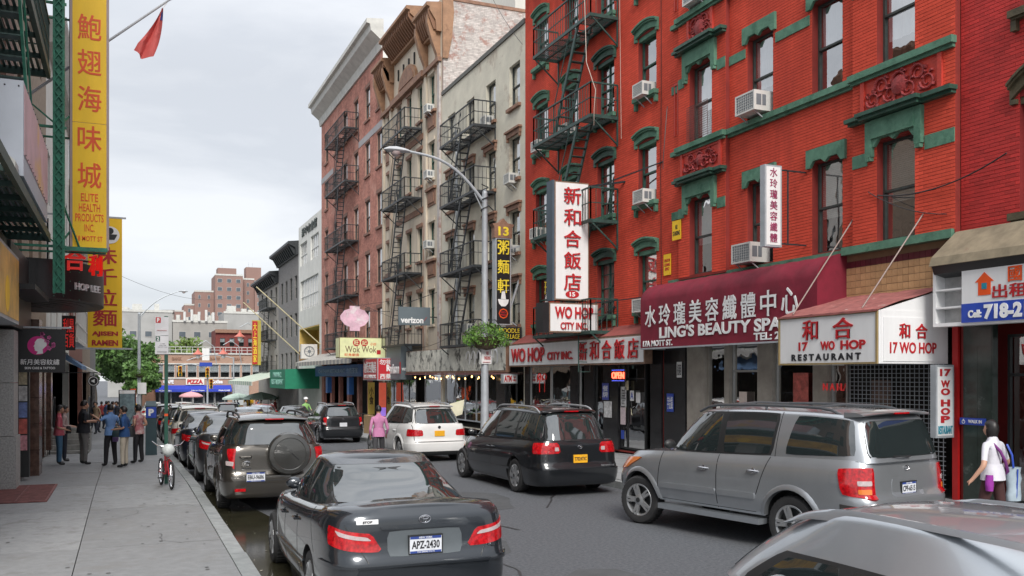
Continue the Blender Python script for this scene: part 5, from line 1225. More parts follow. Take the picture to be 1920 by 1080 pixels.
# black skin care banner sign
t = thing('black_banner_sign', 'black square sign with a white profile on a pink disc over white lettering', 'sign', (-1.7, 22, 2.45))
m = MB(); m.box(-2.16, -1.19, 21.97, 22.03, 2.46, 3.39); part('board', m, signk, t)
m = MB(); m.bar((LX, 22, 3.42), (-1.1, 22, 3.42), .035); m.lathe((-1.1, 22, 3.42), (1, 0, 0), [(.001, -.03), (.03, -.02), (.03, .02), (.001, .03)], 10); part('bracket', m, steel, t)
pk = mat('magenta_print', (.62, .015, .22), .5); cx, cz = -1.72, 3.03
m = MB(); m.lathe((cx, 21.969, cz), (0, -1, 0), [(.001, .004), (.20, .004), (.20, 0)], 32); part('disc', m, pk, t)
m = MB(); f = Fr((cx, 21.964, cz), (1, 0, 0), (0, -1, 0))
m.fprism(f, [(-.03, -.185), (.10, -.17), (.09, -.08), (.17, .0), (.17, .10), (.08, .16), (-.01, .14), (-.06, .07), (-.055, .03), (-.085, -.02), (-.06, -.03), (-.07, -.06), (-.055, -.075), (-.06, -.105), (-.03, -.12), (-.0, -.13)], .002, .006); part('profile', m, white, t)
m = MB(); rr = random.Random(5)
for k in range(16):
    a = rr.uniform(-.5, 1.5); r = rr.uniform(.12, .26); x, z, s = r*math.cos(a)+.05, r*math.sin(a)+.02, rr.uniform(.014, .03)
    for q in range(5): b = q*1.257; m.lathe((cx+x+s*math.cos(b), 21.957, cz+z+s*math.sin(b)), (0, -1, 0), [(.001, .004), (s*.62, .004), (s*.62, 0)], 8)
part('blossoms', m, mat('pink_print', (.62, .12, .34), .5), t)
text('lettering', '新月美容紋繡', (-1.68, 21.968, 2.68), .74, .12, white, t, bold=.01, depth=.003); text('lettering', 'SKIN CARE & TATTOO', (-1.68, 21.968, 2.55), .58, .05, white, t, bold=.02, depth=.003)
# tall yellow sign
t = thing('tall_yellow_sign', 'tall yellow vertical sign with five orange characters on the green column', 'sign', (-.71, 22, 5.15))
cx = -.715
m = MB(); m.box(cx-.385, cx+.385, 21.9, 22.1, 5.12, 10.7); part('case', m, mat('mauve_frame', (.36, .28, .27), .5), t)
m = MB(); m.box(cx-.335, cx+.335, 21.892, 21.9, 5.17, 7.86).box(cx-.335, cx+.335, 21.892, 21.9, 7.87, 10.65); part('face', m, signy, t)
for k, c in enumerate('鮑翅海味城'): text('character', c, (cx, 21.889, [9.94, 9.18, 8.39, 7.53, 6.73][k]), .46, .54, signor, t, bold=.016, depth=.004)
for s, z, w, h in (('ELITE', 6.25, .34, .17), ('HEALTH', 6.03, .42, .17), ('PRODUCTS', 5.81, .56, .17), ('INC.', 5.59, .20, .16), ('18 MOTT ST', 5.36, .52, .11)): text('lettering', s, (cx, 21.889, z), w, h, signor, t, bold=.01, depth=.004)
# yellow ramen banner
t = thing('ramen_banner', 'yellow banner with bold red characters behind and below the tall yellow sign', 'banner', (-.58, 30, 3.2))
m = MB(); m.box(-1.03, -.09, 29.98, 30.02, 3.22, 7.1); part('cloth', m, signy, t); cx = -.56
for z, x in ((7.13, .02), (3.2, .2)): m = MB(); m.bar((LX, 30, z), (x, 30, z), .05); part('rod', m, steel, t)
for k, c in enumerate('味千拉麵'): text('character', c, (cx, 29.976, [5.98, 5.34, 4.72, 4.12][k]), .64, .50, signred, t, bold=.026, depth=.004)
text('lettering', 'AJISEN', (cx, 29.976, 3.63), .72, .17, signred, t, bold=.05, depth=.004); text('lettering', 'RAMEN', (cx, 29.976, 3.37), .72, .17, signred, t, bold=.05, depth=.004)
m = MB(); m.lathe((-.42, 29.975, 6.6), (0, -1, 0), [(.001, .004), (.26, .004), (.26, 0)], 20); part('printed_bowl', m, white, t)
m = MB(); m.fprism(Fr((-.42, 29.97, 6.62), (1, 0, 0), (0, -1, 0)), [(-.2, 0), (.2, 0), (.12, -.16), (-.12, -.16)], .004, .008); m.lathe((-.42, 29.97, 6.72), (0, -1, 0), [(.001, .006), (.1, .006), (.1, 0)], 10); part('printed_bowl_outline', m, navyl, t)
# flag on a slanting pole
t = thing('flag', 'red flag with a blue corner drooping from a slanted white pole', 'flag', (-2.3, 23, 8.3))
m = MB(); m.tube([(-2.35, 23, 8.32), (.97, 23, 11.24)], [.035, .025], 8); m.lathe((.97, 23, 11.26), (0, 0, 1), [(.001, -.05), (.05, -.02), (.05, .03), (.001, .06)], 10); part('pole', m, mat('pale_pole', (.42, .44, .46), .5), t)
fl = mat('flag_red', (.60, .11, .10), .75, var=.15, vs=3); m = MB()
def flg(i, j):
    u, v = i/8, j/12; x0, z0 = .82-.0*u, 11.05; x = .82-u*(.06+.34*min(1, v*1.2))+.05*math.sin(u*7+v*2)*v-.26*v*v; return (x-.0, 23+.07*math.sin(u*9+v*4), z0-v*1.22+u*(-.12+.25*v)+(-.12*math.sin(u*3)*v))
m.grid(flg, 8, 12); part('cloth', m, fl, t, 60)
m = MB(); m.grid(lambda i, j: tuple(Vector(flg(i*.5, j*1.0+1))+Vector((0, -.012, 0))), 6, 2); part('canton', m, mat('flag_blue', (.04, .06, .30), .75), t, 60)
m = MB(); m.tube([(.90, 23, 11.15), (.80, 23, 11.0)], .01, 5); part('cord', m, white, t)
# coloured cloths hanging high on the left
for (x, y, z0, z1, mm, lab) in ((-1.12, 22.6, 9.0, 12.5, mat('blue_cloth', (.03, .11, .42), .7, var=.3, vs=2), 'blue banner hanging beside the green column at the top left'), (-1.02, 23.2, 7.6, 12.0, mat('patterned_cloth', (.55, .38, .38), .7, var=.3, vs=6, alt=(.12, .16, .40), af=.45), 'red white and blue patterned banner hanging behind the yellow sign')):
    m = MB(); m.grid(lambda i, j: (x+.32*i/6, y+.05*math.sin(i*1.3+j), z0+(z1-z0)*j/8), 6, 8); solo('banner', m, mm, lab, 'banner', smooth=60)
# vertical red bead sign near the marquee
t = thing('red_vertical_sign', 'small red lettered sign hanging under the curved marquee', 'sign', (-1.35, 26.5, 3.1)); m = MB(); m.box(-1.52, -1.2, 26.48, 26.52, 3.05, 3.95); part('board', m, signk, t)
text('lettering', '利昌\n百貨', (-1.36, 26.47, 3.5), .26, .75, nr, t, bold=.02, depth=.004)
# ---------------------------------------------------------------- signs on the right
FR = FRR; RT = (0, -1, 0)
def boxsign(name, lab, x0, x1, y, dep, z0, z1, face, frame, cat='sign'):
    t = thing(name, lab, cat, ((x0+x1)/2, y, z0)); m = MB(); m.box(x0, x1, y, y+dep, z0, z1); part('case', m, frame, t)
    m = MB(); m.box(x0+.04, x1-.04, y-.008, y, z0+.04, z1-.04); part('face', m, face, t); return t
def neonred(t, s, c, w, h, right=(1, 0, 0), b=.02): text('lettering', s, c, w, h, signred, t, right=right, bold=b, depth=.014)
bluefr = mat('slate_frame', (.06, .09, .12), .5); rustfr = mat('rusty_frame', (.20, .12, .08), .7, var=.3, vs=8)
t = boxsign('vertical_sign', 'tall white vertical sign with five red characters and a red oval 15', 11.93, 13.10, 25.0, .42, 4.68, 8.28, signw, rustfr)
m = MB(); m.box(11.86, 11.93, 25.0, 25.42, 4.66, 8.3); part('case_side', m, bluefr, t)
for k, c in enumerate('新和合飯店'): neonred(t, c, (12.52, 24.96, 7.86-k*.655), .56, .50, b=.018)
m = MB(); m.lathe((12.52, 24.985, 4.86), (0, -1, 0), [(.001, .006), (.23, .006), (.23, 0)], 24)
o = part('oval', m, signred, t)
for v in o.data.vertices: v.co.z = 4.86+(v.co.z-4.86)*.5
text('lettering', '15', (12.52, 24.975, 4.86), .18, .13, white, t, bold=.03, depth=.004)
m = MB(); m.bar((13.0, 25.2, 8.2), (13.8, 24.0, 8.2), .05).bar((13.1, 25.2, 8.1), (13.8, 21.9, 8.35), .03).bar((13.1, 25.2, 4.6), (13.8, 22.6, 4.65), .03); part('bracket', m, iron, t)
t = boxsign('small_hanging_sign', 'small white box sign with red latin lettering directly under the tall vertical sign', 11.75, 13.42, 25.0, .5, 3.70, 4.6, signw, rustfr)
m = MB(); m.box(11.55, 11.75, 25.0, 25.5, 3.70, 4.6); part('case_side', m, signk, t)
neonred(t, 'WO HOP', (12.58, 24.97, 4.30), 1.30, .36, b=.03); neonred(t, 'CITY INC.', (12.58, 24.97, 3.90), .92, .22, b=.02)
m = MB(); m.bar((13.42, 25.3, 4.3), (13.8, 25.3, 4.6), .05).bar((13.4, 25.3, 3.8), (13.8, 24.6, 4.5), .06); part('bracket', m, iron, t)
# long board over number 15
t = thing('shop_sign_board', 'long white board with red and orange raised lettering over the black shop front', 'sign', (13.5, 27, 2.7))
m = MB(); m.box(13.2, 13.45, 21.9, 31.6, 2.72, 3.55); part('case', m, rustfr, t); m = MB(); m.box(13.188, 13.2, 21.95, 31.55, 2.77, 3.50); part('face', m, signw, t)
neonred(t, 'WO HOP', (13.16, 29.85, 3.13), 2.9, .50, RT, .02); neonred(t, 'CITY INC.', (13.16, 27.2, 3.05), 1.9, .27, RT, .02)
for k, c in enumerate('新和合飯店'): neonred(t, c, (13.16, 25.55-k*.77, 3.16), .58, .56, RT, .02)
m = MB(); m.prism([(13.2, 21.9, 3.56), (13.8, 21.9, 3.9), (13.8, 21.9, 3.56)], [(13.2, 31.4, 3.56), (13.8, 31.4, 3.9), (13.8, 31.4, 3.56)]); part('sloping_roof', m, mat('red_tarpaper', (.27, .07, .06), .8, var=.2, vs=3), t)
# maroon awning
t = thing('maroon_awning', 'maroon barrel awning with large white characters and a telephone number', 'awning', (13.4, 18.3, 3.1))
def aw(i, j, y0=14.82, y1=21.78):
    f = j/14; P = [(13.0, 3.12), (13.0, 4.42)]
    if j <= 4: x, z = 13.0, 3.12+1.30*j/4
    else: a = (j-4)/10*math.pi/2; x, z = 13.0+.78*(1-math.cos(a)), 4.42+.50*math.sin(a)
    yy = y0+(y1-y0)*i/56; sag = .012*math.sin(math.pi*((i % 4)/4))*(1 if j > 4 else .15); return (x+sag, yy, z-sag)
m = MB(); m.grid(aw, 56, 14); end = [aw(0, j) for j in range(15)]+[(13.78, 14.82, 3.12)]; m.face(end); end = [aw(56, j) for j in range(15)]+[(13.78, 21.78, 3.12)]; m.face(end); part('canvas', m, maroon, t, 50)
m = MB(); m.bar((13.0, 14.85, 3.12), (13.0, 21.75, 3.12), .04).bar((13.0, 14.85, 3.12), (13.78, 14.85, 3.12), .04).bar((13.0, 21.75, 3.12), (13.78, 21.75, 3.12), .04)
m.box(13.02, 13.76, 14.9, 21.7, 3.14, 3.16); part('frame', m, steel, t)
for k, c in enumerate('水玲瓏美容纖體中心'): text('character', c, (12.985, 21.25-k*.70, 3.98), .52, .56, white, t, right=RT, bold=.022, depth=.006)
text('lettering', "LING'S BEAUTY SPA", (12.985, 18.35, 3.52), 4.9, .30, white, t, right=RT, bold=.03, depth=.006)
text('lettering', '17A MOTT ST.', (12.985, 20.9, 3.25), 1.45, .16, white, t, right=RT, bold=.03, depth=.006); text('lettering', 'TEL: 212-3', (12.985, 16.1, 3.26), 1.5, .17, white, t, right=RT, bold=.03, depth=.006)
# canopy of number 17
t = thing('white_box_canopy', 'white box canopy with red and black lettering under a torn red roof', 'sign', (13, 13.6, 2.55))
fr1 = mat('worn_gold_frame', (.30, .22, .10), .6)
m = MB(); m.box(12.16, 13.78, 12.32, 14.92, 2.62, 2.66); m.box(12.15, 12.19, 12.30, 14.94, 2.60, 3.54); m.box(12.19, 13.78, 12.29, 12.33, 2.60, 3.54); m.box(12.19, 13.78, 14.90, 14.94, 2.6, 3.54)
m.prism([(12.19, 12.335, 3.54), (13.78, 12.335, 3.54), (13.78, 12.335, 3.98)], [(12.19, 12.30, 3.54), (13.78, 12.30, 3.54), (13.78, 12.30, 3.98)]); part('frame', m, signw, t)
m = MB(); m.box(12.135, 12.15, 12.36, 14.90, 2.63, 3.50); m.box(12.24, 13.68, 12.278, 12.29, 2.64, 3.42); part('face', m, signw, t)
m = MB()
for a in ((12.31, 14.95, 2.595, 2.625), (12.31, 14.95, 3.505, 3.54), (12.31, 12.35, 2.625, 3.505), (14.91, 14.95, 2.625, 3.505)): m.box(12.12, 12.15, a[0], a[1], a[2], a[3])
part('trim', m, fr1, t)
neonred(t, '和', (12.125, 14.02, 3.26), .42, .38, RT, .02); neonred(t, '合', (12.125, 13.15, 3.26), .50, .38, RT, .02)
for s, y, w in (('17', 14.22, .26), ('WO', 13.55, .38), ('HOP', 12.9, .62)): text('lettering', s, (12.13, y, 2.95), w, .17, signred, t, right=RT, bold=.035, depth=.006)
text('lettering', 'R E S T A U R A N T', (12.13, 13.63, 2.74), 1.85, .13, navyl, t, right=RT, bold=.04, depth=.006)
neonred(t, '和', (12.72, 12.272, 3.18), .24, .26, b=.03); neonred(t, '合', (13.12, 12.272, 3.18), .26, .26, b=.03); text('lettering', '17 WO HOP', (12.93, 12.272, 2.88), 1.1, .20, signred, t, bold=.02, depth=.006)
m = MB(); rr = random.Random(3); k = 16
m.grid(lambda i, j: (12.10+1.68*j/6, 12.28+2.68*i/k, 3.56+.46*j/6+rr.uniform(-.012, .012)-(rr.uniform(0, .03) if j == 0 else 0)), k, 6); m.grid(lambda i, j: (12.10, 12.28+2.68*i/k, 3.555-.03*j-(rr.uniform(0, .02) if j else 0)), k, 1); part('torn_roof', m, mat('torn_red_cloth', (.30, .10, .09), .85, var=.3, vs=6, alt=(.55, .42, .38), af=.38), t)
for a, b in (((12.2, 14.6, 3.6), (13.8, 14.62, 5.65)), ((12.35, 12.9, 3.62), (13.8, 12.75, 5.55))): m = MB(); m.tube([a, b], .014, 6); part('stay_rod', m, mat('brown_rod', (.24, .17, .15), .5), t)
t = boxsign('vertical_wo_hop_sign', 'narrow white vertical sign with maroon letters beside the red post', 13.22, 13.66, 12.05, .12, 1.28, 2.58, signw, steel)
text('lettering', '17', (13.44, 12.04, 2.44), .26, .13, signred, t, bold=.04, depth=.005)
for c, z in zip('WOHOP', (2.24, 2.10, 1.90, 1.75, 1.61)): text('lettering', c, (13.44, 12.04, z), .22, .125, signred, t, bold=.05, depth=.005)
text('lettering', 'RESTAURANT', (13.44, 12.04, 1.42), .34, .15, mat('teal_lettering', (.02, .22, .30), .5), t, bold=.03, depth=.005)
# banner in a frame on the dark red building
t = thing('banner_sign', 'white and blue banner with an orange house and phone number in a half empty frame', 'sign', (13.2, 10, 3.25))
m = MB()
for a in ((7.4, 12.02, 3.24, 3.30), (7.4, 12.02, 4.17, 4.23), (11.96, 12.02, 3.30, 4.17), (7.4, 7.46, 3.30, 4.17), (11.42, 11.96, 3.55, 3.58), (11.42, 11.96, 3.86, 3.89)): m.box(13.12, 13.36, a[0], a[1], a[2], a[3])
part('frame', m, signw, t); m = MB(); m.box(13.34, 13.36, 11.36, 11.96, 3.30, 4.17); part('backing', m, mat('foggy_panel', (.42, .42, .42), .5, var=.3, vs=3), t)
m = MB(); m.box(13.10, 13.118, 7.5, 11.40, 3.28, 4.20); part('banner', m, signw, t); m = MB(); m.box(13.092, 13.10, 7.5, 11.40, 3.28, 3.60); part('blue_band', m, signb, t)
f = Fr((13.10, 10.95, 3.72), (0, -1, 0), (-1, 0, 0)); m = MB(); m.fprism(f, [(-.12, 0), (.12, 0), (.12, .22), (.18, .22), (0, .38), (-.18, .22), (-.12, .22)], 0, .008); part('house_print', m, signor, t)
m = MB(); m.fprism(f, [(-.05, .10), (.05, .10), (.05, .20), (-.05, .20)], .008, .012); part('window_print', m, MATS['teal_lettering'], t)
text('lettering', '國', (13.09, 10.38, 4.02), .24, .24, signor, t, right=RT, bold=.03, depth=.005); text('lettering', '出租', (13.09, 10.48, 3.76), .62, .22, signred, t, right=RT, bold=.03, depth=.005)
text('lettering', 'Cell:', (13.085, 11.13, 3.42), .26, .13, white, t, right=RT, bold=.04, depth=.005); text('lettering', '718-21', (13.085, 10.55, 3.44), .80, .25, white, t, right=RT, bold=.05, depth=.005)
# small hanging sign in front of the red bay building
X0 = 12.9
t = boxsign('slim_hanging_sign', 'slim white vertical sign with small purple red characters hanging over the maroon awning', 12.62, 13.07, 16.0, .16, 5.16, 6.92, signw, steel)
pu = mat('plum_lettering', (.32, .03, .10), .5)
for k, c in enumerate('水玲瓏美容纖體'): text('character', c, (12.845, 15.985, 6.76-k*.235), .19, .19, pu, t, bold=.01, depth=.004)
m = MB()
for z in (6.85, 5.25): m.bar((13.07, 16.08, z), (13.8, 16.08, z), .03)
m.bar((13.3, 16.08, 5.25), (13.3, 16.08, 6.85), .025); part('bracket', m, iron, t)
# yellow notices
for (y, z, w, h, lab, s) in ((21.0, 6.3, .42, .52, 'yellow notice on the red brick, higher of the two beside the arched building', 'NO\nSTANDING'), (22.0-.35, 5.45, .36, .58, 'narrow yellow notice with red text beside the lower arched window', 'KINGDOM\nCLEANING\nSERVICE'), (28.85, 5.8, .5, .55, 'small yellow notice on the red wall by the cream building', 'NOTICE\nOFFICE')):
    t = thing('yellow_notice', lab, 'sign', (13.76, y, z)); m = MB(); n_ = .12 if y < 21.1 and y > 20 and z > 6 else 0; xb = 13.8-.02-n_ ; m.box(xb-.012, xb, y-w/2, y+w/2, z-h/2, z+h/2); part('plate', m, signy, t); text('lettering', s, (xb-.014, y, z), w*.8, h*.55, signred if 'KING' in s else navyl, t, right=RT, bold=.01, depth=.003)
# noodle house sign on the cream building
t = boxsign('noodle_sign', 'black vertical sign with a peaked top, 13, three yellow characters and a noodle bowl', 12.74, 13.36, 31.8, .35, 4.3, 7.55, signk, steel)
m = MB(); m.fprism(Fr((13.05, 31.78, 7.55), (1, 0, 0), (0, -1, 0)), [(-.36, 0), (.36, 0), (.36, .38), (.44, .52), (.18, .56), (0, .74), (-.18, .56), (-.44, .52), (-.36, .38)], -.3, .0); part('peaked_top', m, brown, t)
text('lettering', '13', (13.05, 31.77, 7.80), .42, .34, yellow, t, bold=.03, depth=.006)
for k, c in enumerate('粥麵軒'): text('character', c, (13.05, 31.785, 7.20-k*.72), .46, .52, yellow, t, bold=.018, depth=.004)
m = MB(); m.fprism(Fr((13.05, 31.79, 5.15), (1, 0, 0), (0, -1, 0)), [(-.22, .10), (.22, .10), (.18, -.05), (.08, -.16), (-.08, -.16), (-.18, -.05)], 0, .008).fprism(Fr((13.05, 31.79, 5.15), (1, 0, 0), (0, -1, 0)), [(-.1, .11), (.1, .11), (.06, .40), (-.06, .40)], 0, .006).bar((12.98, 31.785, 5.55), (13.28, 31.785, 5.60), .03, .01); part('bowl_print', m, white, t)
m = MB(); m.lathe((13.05, 31.79, 4.72), (0, -1, 0), [(.19, 0), (.19, .008), (.15, .008), (.15, 0)], 8); part('badge_print', m, signor, t); text('lettering', 'NO\nMSG', (13.05, 31.785, 4.72), .22, .18, signred, t, bold=.03, depth=.004)
m = MB(); m.bar((13.36, 32, 7.2), (13.8, 32, 7.3), .05).bar((13.36, 32, 4.5), (13.8, 32, 4.2), .04).bar((13.36, 31.9, 4.9), (13.8, 31.9, 6.2), .06); part('bracket', m, steel, t)
t = boxsign('noodle_village_sign', 'small black box sign with yellow italic letters below the vertical noodle sign', 12.76, 13.76, 31.7, .3, 3.72, 4.22, signk, iron)
text('lettering', 'NOODLE', (13.26, 31.688, 4.08), .82, .17, yellow, t, bold=.0, depth=.004); text('lettering', 'VILLAGE', (13.36, 31.688, 3.86), .62, .17, yellow, t, bold=.0, depth=.004)
# worn mottled board
t = thing('worn_sign_board', 'long mottled board with peeling black and white remains over the noodle restaurant', 'sign', (13.3, 38, 2.5))
m = MB(); m.box(13.25, 13.42, 32.0, 45.4, 2.52, 3.62); part('case', m, brown, t); m = MB(); m.box(13.238, 13.25, 32.05, 45.35, 2.6, 3.6); part('face', m, mat('mottled_board', (.60, .59, .52), .7, var=.25, vs=3.2, alt=(.05, .05, .045), af=.49), t)
m = MB()
for k in range(6): y = 33.0+k*.62; m.tube([(13.22, y+.22*math.cos(q*.5), 3.1+.3*math.sin(q*.5)) for q in range(9)], .035, 6)
part('relief_scroll', m, signw, t, 40)
m = MB(); m.box(13.2, 13.8, 32.0, 45.4, 2.44, 2.5); part('soffit', m, mat('dusty_red', (.22, .09, .09), .8), t)
for k in range(14):
    y = 33.8+k*.82; z = 2.30-.06*math.sin(k*1.7); b = MB(); b.lathe((13.45, y, z), (0, 0, 1), [(.001, -.045), (.03, -.02), (.03, .01), (.012, .045)], 8)
    bl = solo('string_light', b, mat('warm_bulb', (1, .55, .18), .3, emit=6), 'warm bulb on the string of lights under the mottled sign board', 'light bulb', 'string of bulbs under the mottled sign board', smooth=60)
m = MB(); m.tube([(13.45, 33.2+k*.4, 2.38-.05*abs(math.sin(k*.95))) for k in range(31)], .006, 5); solo('light_cable', m, trimk, 'black cable carrying the bulbs under the mottled sign board', 'cable')
t = boxsign('atm_sign', 'small white sign ATM in red letters hanging by the noodle restaurant door', 12.95, 13.55, 31.6, .2, 2.10, 2.46, signw, steel); text('lettering', 'ATM', (13.15, 31.588, 2.28), .30, .24, signred, t, bold=.05, depth=.005); text('lettering', '24\nHRS', (13.42, 31.588, 2.28), .14, .2, signred, t, bold=.03, depth=.005)
# phone shop
gry = mat('graphite_panel', (.12, .15, .17), .5, var=.05)
t = boxsign('phone_sign', 'dark grey rectangular sign with white lettering hanging before the tan cornice building', 11.9, 13.45, 42, .14, 4.80, 5.66, gry, gry)
text('lettering', 'verizon', (12.55, 41.988, 5.03), 1.12, .28, white, t, bold=.03, depth=.005); m = MB(); m.bar((13.14, 41.985, 5.0), (13.28, 41.985, 5.2), .035, .01); part('tick', m, signred, t)
m = MB(); m.bar((11.95, 42.05, 5.7), (13.8, 42.05, 6.4), .03).bar((13.45, 42.05, 5.2), (13.8, 42.05, 5.2), .05); part('bracket', m, iron, t)
t = thing('phone_shop_fascia', 'grey shop fascia with white letters beside the mottled board', 'sign', (13.3, 46.5, 2.5)); m = MB(); m.box(13.0, 13.6, 45.5, 48.3, 2.2, 4.0); part('panel', m, gry, t)
text('lettering', 'verizon', (12.99, 46.9, 2.75), 2.2, .5, white, t, right=RT, bold=.03, depth=.02); m = MB(); m.box(12.98, 13.0, 45.52, 45.7, 2.5, 3.1); part('tick', m, signred, t)
text('lettering', 'verizon', (13.3, 45.49, 2.75), .5, .2, white, t, bold=.03, depth=.01)
# pharmacy box
t = boxsign('pharmacy_sign', 'red box sign with white characters 西藥房 and Rx of the pharmacy', 12.3, 13.5, 47.5, 3.2, 2.15, 3.35, mat('red_sign_face', (.50, .02, .03), .4), steel)
text('character', '勿街', (12.75, 47.48, 3.12), .7, .28, white, t, bold=.02, depth=.005); text('lettering', 'Rx', (12.98, 47.48, 2.80), .40, .34, white, t, bold=.05, depth=.005); text('character', '西藥房', (12.9, 47.48, 2.36), .95, .28, white, t, bold=.02, depth=.005)
m = MB(); m.box(12.29, 12.3, 47.56, 50.6, 2.2, 3.3); part('side_face', m, MATS['red_sign_face'], t); text('character', '勿街西藥房', (12.28, 49.1, 2.85), 2.7, .6, white, t, right=RT, bold=.02, depth=.005); text('lettering', 'MOTT ST PHARMACY INC', (12.28, 49.1, 2.35), 2.6, .2, white, t, right=RT, bold=.03, depth=.005)
# wok sign
pale = mat('pale_yellow_face', (.72, .74, .42), .4)
t = boxsign('wok_sign', 'pale yellow box sign with brown lettering and two red discs', 10.8, 13.42, 50, .9, 3.36, 4.52, pale, mat('bronze_frame', (.16, .12, .07), .5))
m = MB(); m.box(10.79, 10.8, 50.05, 50.85, 3.42, 4.46); part('side_face', m, pale, t); text('lettering', 'Wok Wok', (12.0, 49.985, 3.86), 1.75, .36, mat('brown_lettering', (.14, .07, .04), .5), t, bold=.0, depth=.005)
for x, c in ((11.75, '旺'), (12.2, '記')): m = MB(); m.lathe((x, 49.99, 4.22), (0, -1, 0), [(.001, .006), (.2, .006), (.2, 0)], 20); part('disc', m, signred, t); text('character', c, (x, 49.98, 4.22), .24, .24, pale, t, bold=.02, depth=.004)
text('character', '小炒', (12.7, 49.985, 4.15), .35, .16, signor, t, depth=.004); text('character', '旺角廚房', (11.5, 49.985, 3.55), .8, .16, signor, t, depth=.004); m = MB(); m.box(12.9, 13.12, 49.985, 49.99, 3.58, 3.82); part('stamp', m, signred, t)
# pink lantern shaped sign
t = thing('pink_sign', 'flat lantern shaped sign with pink blossoms above the yellow wok sign', 'sign', (11.7, 50.2, 4.7)); f = Fr((11.72, 50.2, 5.6), (1, 0, 0), (0, -1, 0))
P_ = [(-.28, -.72), (.28, -.72), (.28, -.5), (.55, -.4), (.80, -.1), (.80, .1), (.55, .42), (.28, .5), (.28, .66), (-.28, .66), (-.28, .5), (-.55, .42), (-.80, .1), (-.80, -.1), (-.55, -.4), (-.28, -.5)]
m = MB(); m.fprism(f, P_, -.12, 0); part('panel', m, mat('pink_blossom_print', (.70, .45, .55), .5, var=.25, vs=2.5, alt=(.75, .68, .70), af=.45), t)
m = MB(); m.bar((12.3, 50.15, 6.0), (13.8, 50.15, 6.0), .03).bar((11.72, 50.15, 6.26), (13.8, 50.15, 6.6), .02).bar((11.72, 50.15, 4.86), (11.72, 50.15, 4.55), .04); part('bracket', m, iron, t)
# banners by the wok shop
for (y, c, lab, s) in ((53.2, mat('yellow_banner', (.65, .52, .12), .5), 'narrow yellow menu banner at the wok shop door', '小\n食'), (50.6, mat('orange_screen', (.70, .12, .07), .4, emit=.35), 'bright orange and violet lit panel beside the yellow menu banner', None)):
    t = thing('menu_banner', lab, 'banner', (13.4, y, 0)); m = MB(); m.box(13.2, 13.6, y, y+.05, .1, 2.0); part('panel', m, c, t)
    if s: text('lettering', s, (13.4, y-.01, 1.2), .26, 1.0, navyl, t, bold=.02, depth=.004)
    else: m = MB(); m.box(13.22, 13.58, y-.01, y-.002, .12, .6); part('lower_panel', m, mat('violet_screen', (.35, .2, .8), .4, emit=.5), t)
# blue bank style sign, striped awning, green awning
t = thing('blue_shop_sign', 'blue shop sign with pale lettering under the striped awning', 'sign', (13.4, 62, 2.4)); m = MB(); m.box(13.2, 13.5, 54.8, 69.5, 2.35, 3.1); part('panel', m, mat('blue_panel', (.03, .14, .42), .5), t); text('lettering', 'CHATHAM RESTAURANT  勿街茶室', (13.19, 62, 2.73), 12.5, .36, mat('sky_lettering', (.35, .55, .75), .5), t, right=RT, bold=.02, depth=.01)
for y in (57.3, 64.0): m = MB(); m.box(13.0, 13.3, y, y+.6, 1.2, 2.3); solo('blue_pennant', m, MATS['blue_panel'], 'blue pennant hanging on a brick pier, '+('nearer' if y < 60 else 'farther')+' of the two', 'banner')
t = thing('striped_awning', 'grey and cream striped awning below the wok sign', 'awning', (13, 62, 3.2))
for k in range(34):
    y = 52.4+k*.55; m = MB(); m.prism([(13.8, y, 4.05), (12.0, y, 3.40), (12.0, y, 3.12), (12.03, y, 3.12), (12.03, y, 3.36), (13.8, y, 4.0)], [(13.8, y+.55, 4.05), (12.0, y+.55, 3.40), (12.0, y+.55, 3.12), (12.03, y+.55, 3.12), (12.03, y+.55, 3.36), (13.8, y+.55, 4.0)]); part('stripe', m, [mat('awning_grey', (.28, .28, .28), .8), mat('awning_cream', (.50, .48, .42), .8)][k % 2], t)
grn = mat('green_canvas', (.01, .20, .11), .7)
t = thing('green_awning', 'deep green awning with white lettering beyond the striped awning', 'awning', (12.3, 76, 1.6)); m = MB(); m.prism([(13.8, 71, 3.0), (11.2, 71, 2.9), (11.2, 71, 1.4), (13.8, 71, 1.4)], [(13.8, 79, 3.0), (11.2, 79, 2.9), (11.2, 79, 1.4), (13.8, 79, 1.4)]); part('canvas', m, grn, t); text('lettering', 'MANNA 2\nRESTAURANT', (11.19, 75, 2.2), 6, 1.0, mat('mint_lettering', (.3, .6, .5), .6), t, right=RT, bold=.02, depth=.01)
t = thing('cream_striped_awning', 'long cream and green striped market awning at the far right', 'awning', (12, 86, 1.5))
for k in range(24): y = 80.5+k*.8; m = MB(); m.prism([(13.8, y, 2.9), (9.9, y, 1.9), (9.9, y, 1.55), (9.95, y, 1.55), (9.95, y, 1.86), (13.8, y, 2.84)], [(13.8, y+.8, 2.9), (9.9, y+.8, 1.9), (9.9, y+.8, 1.55), (9.95, y+.8, 1.55), (9.95, y+.8, 1.86), (13.8, y+.8, 2.84)]); part('stripe', m, [mat('canvas_cream', (.62, .62, .54), .8), mat('canvas_sage', (.35, .48, .38), .8)][k % 2], t)
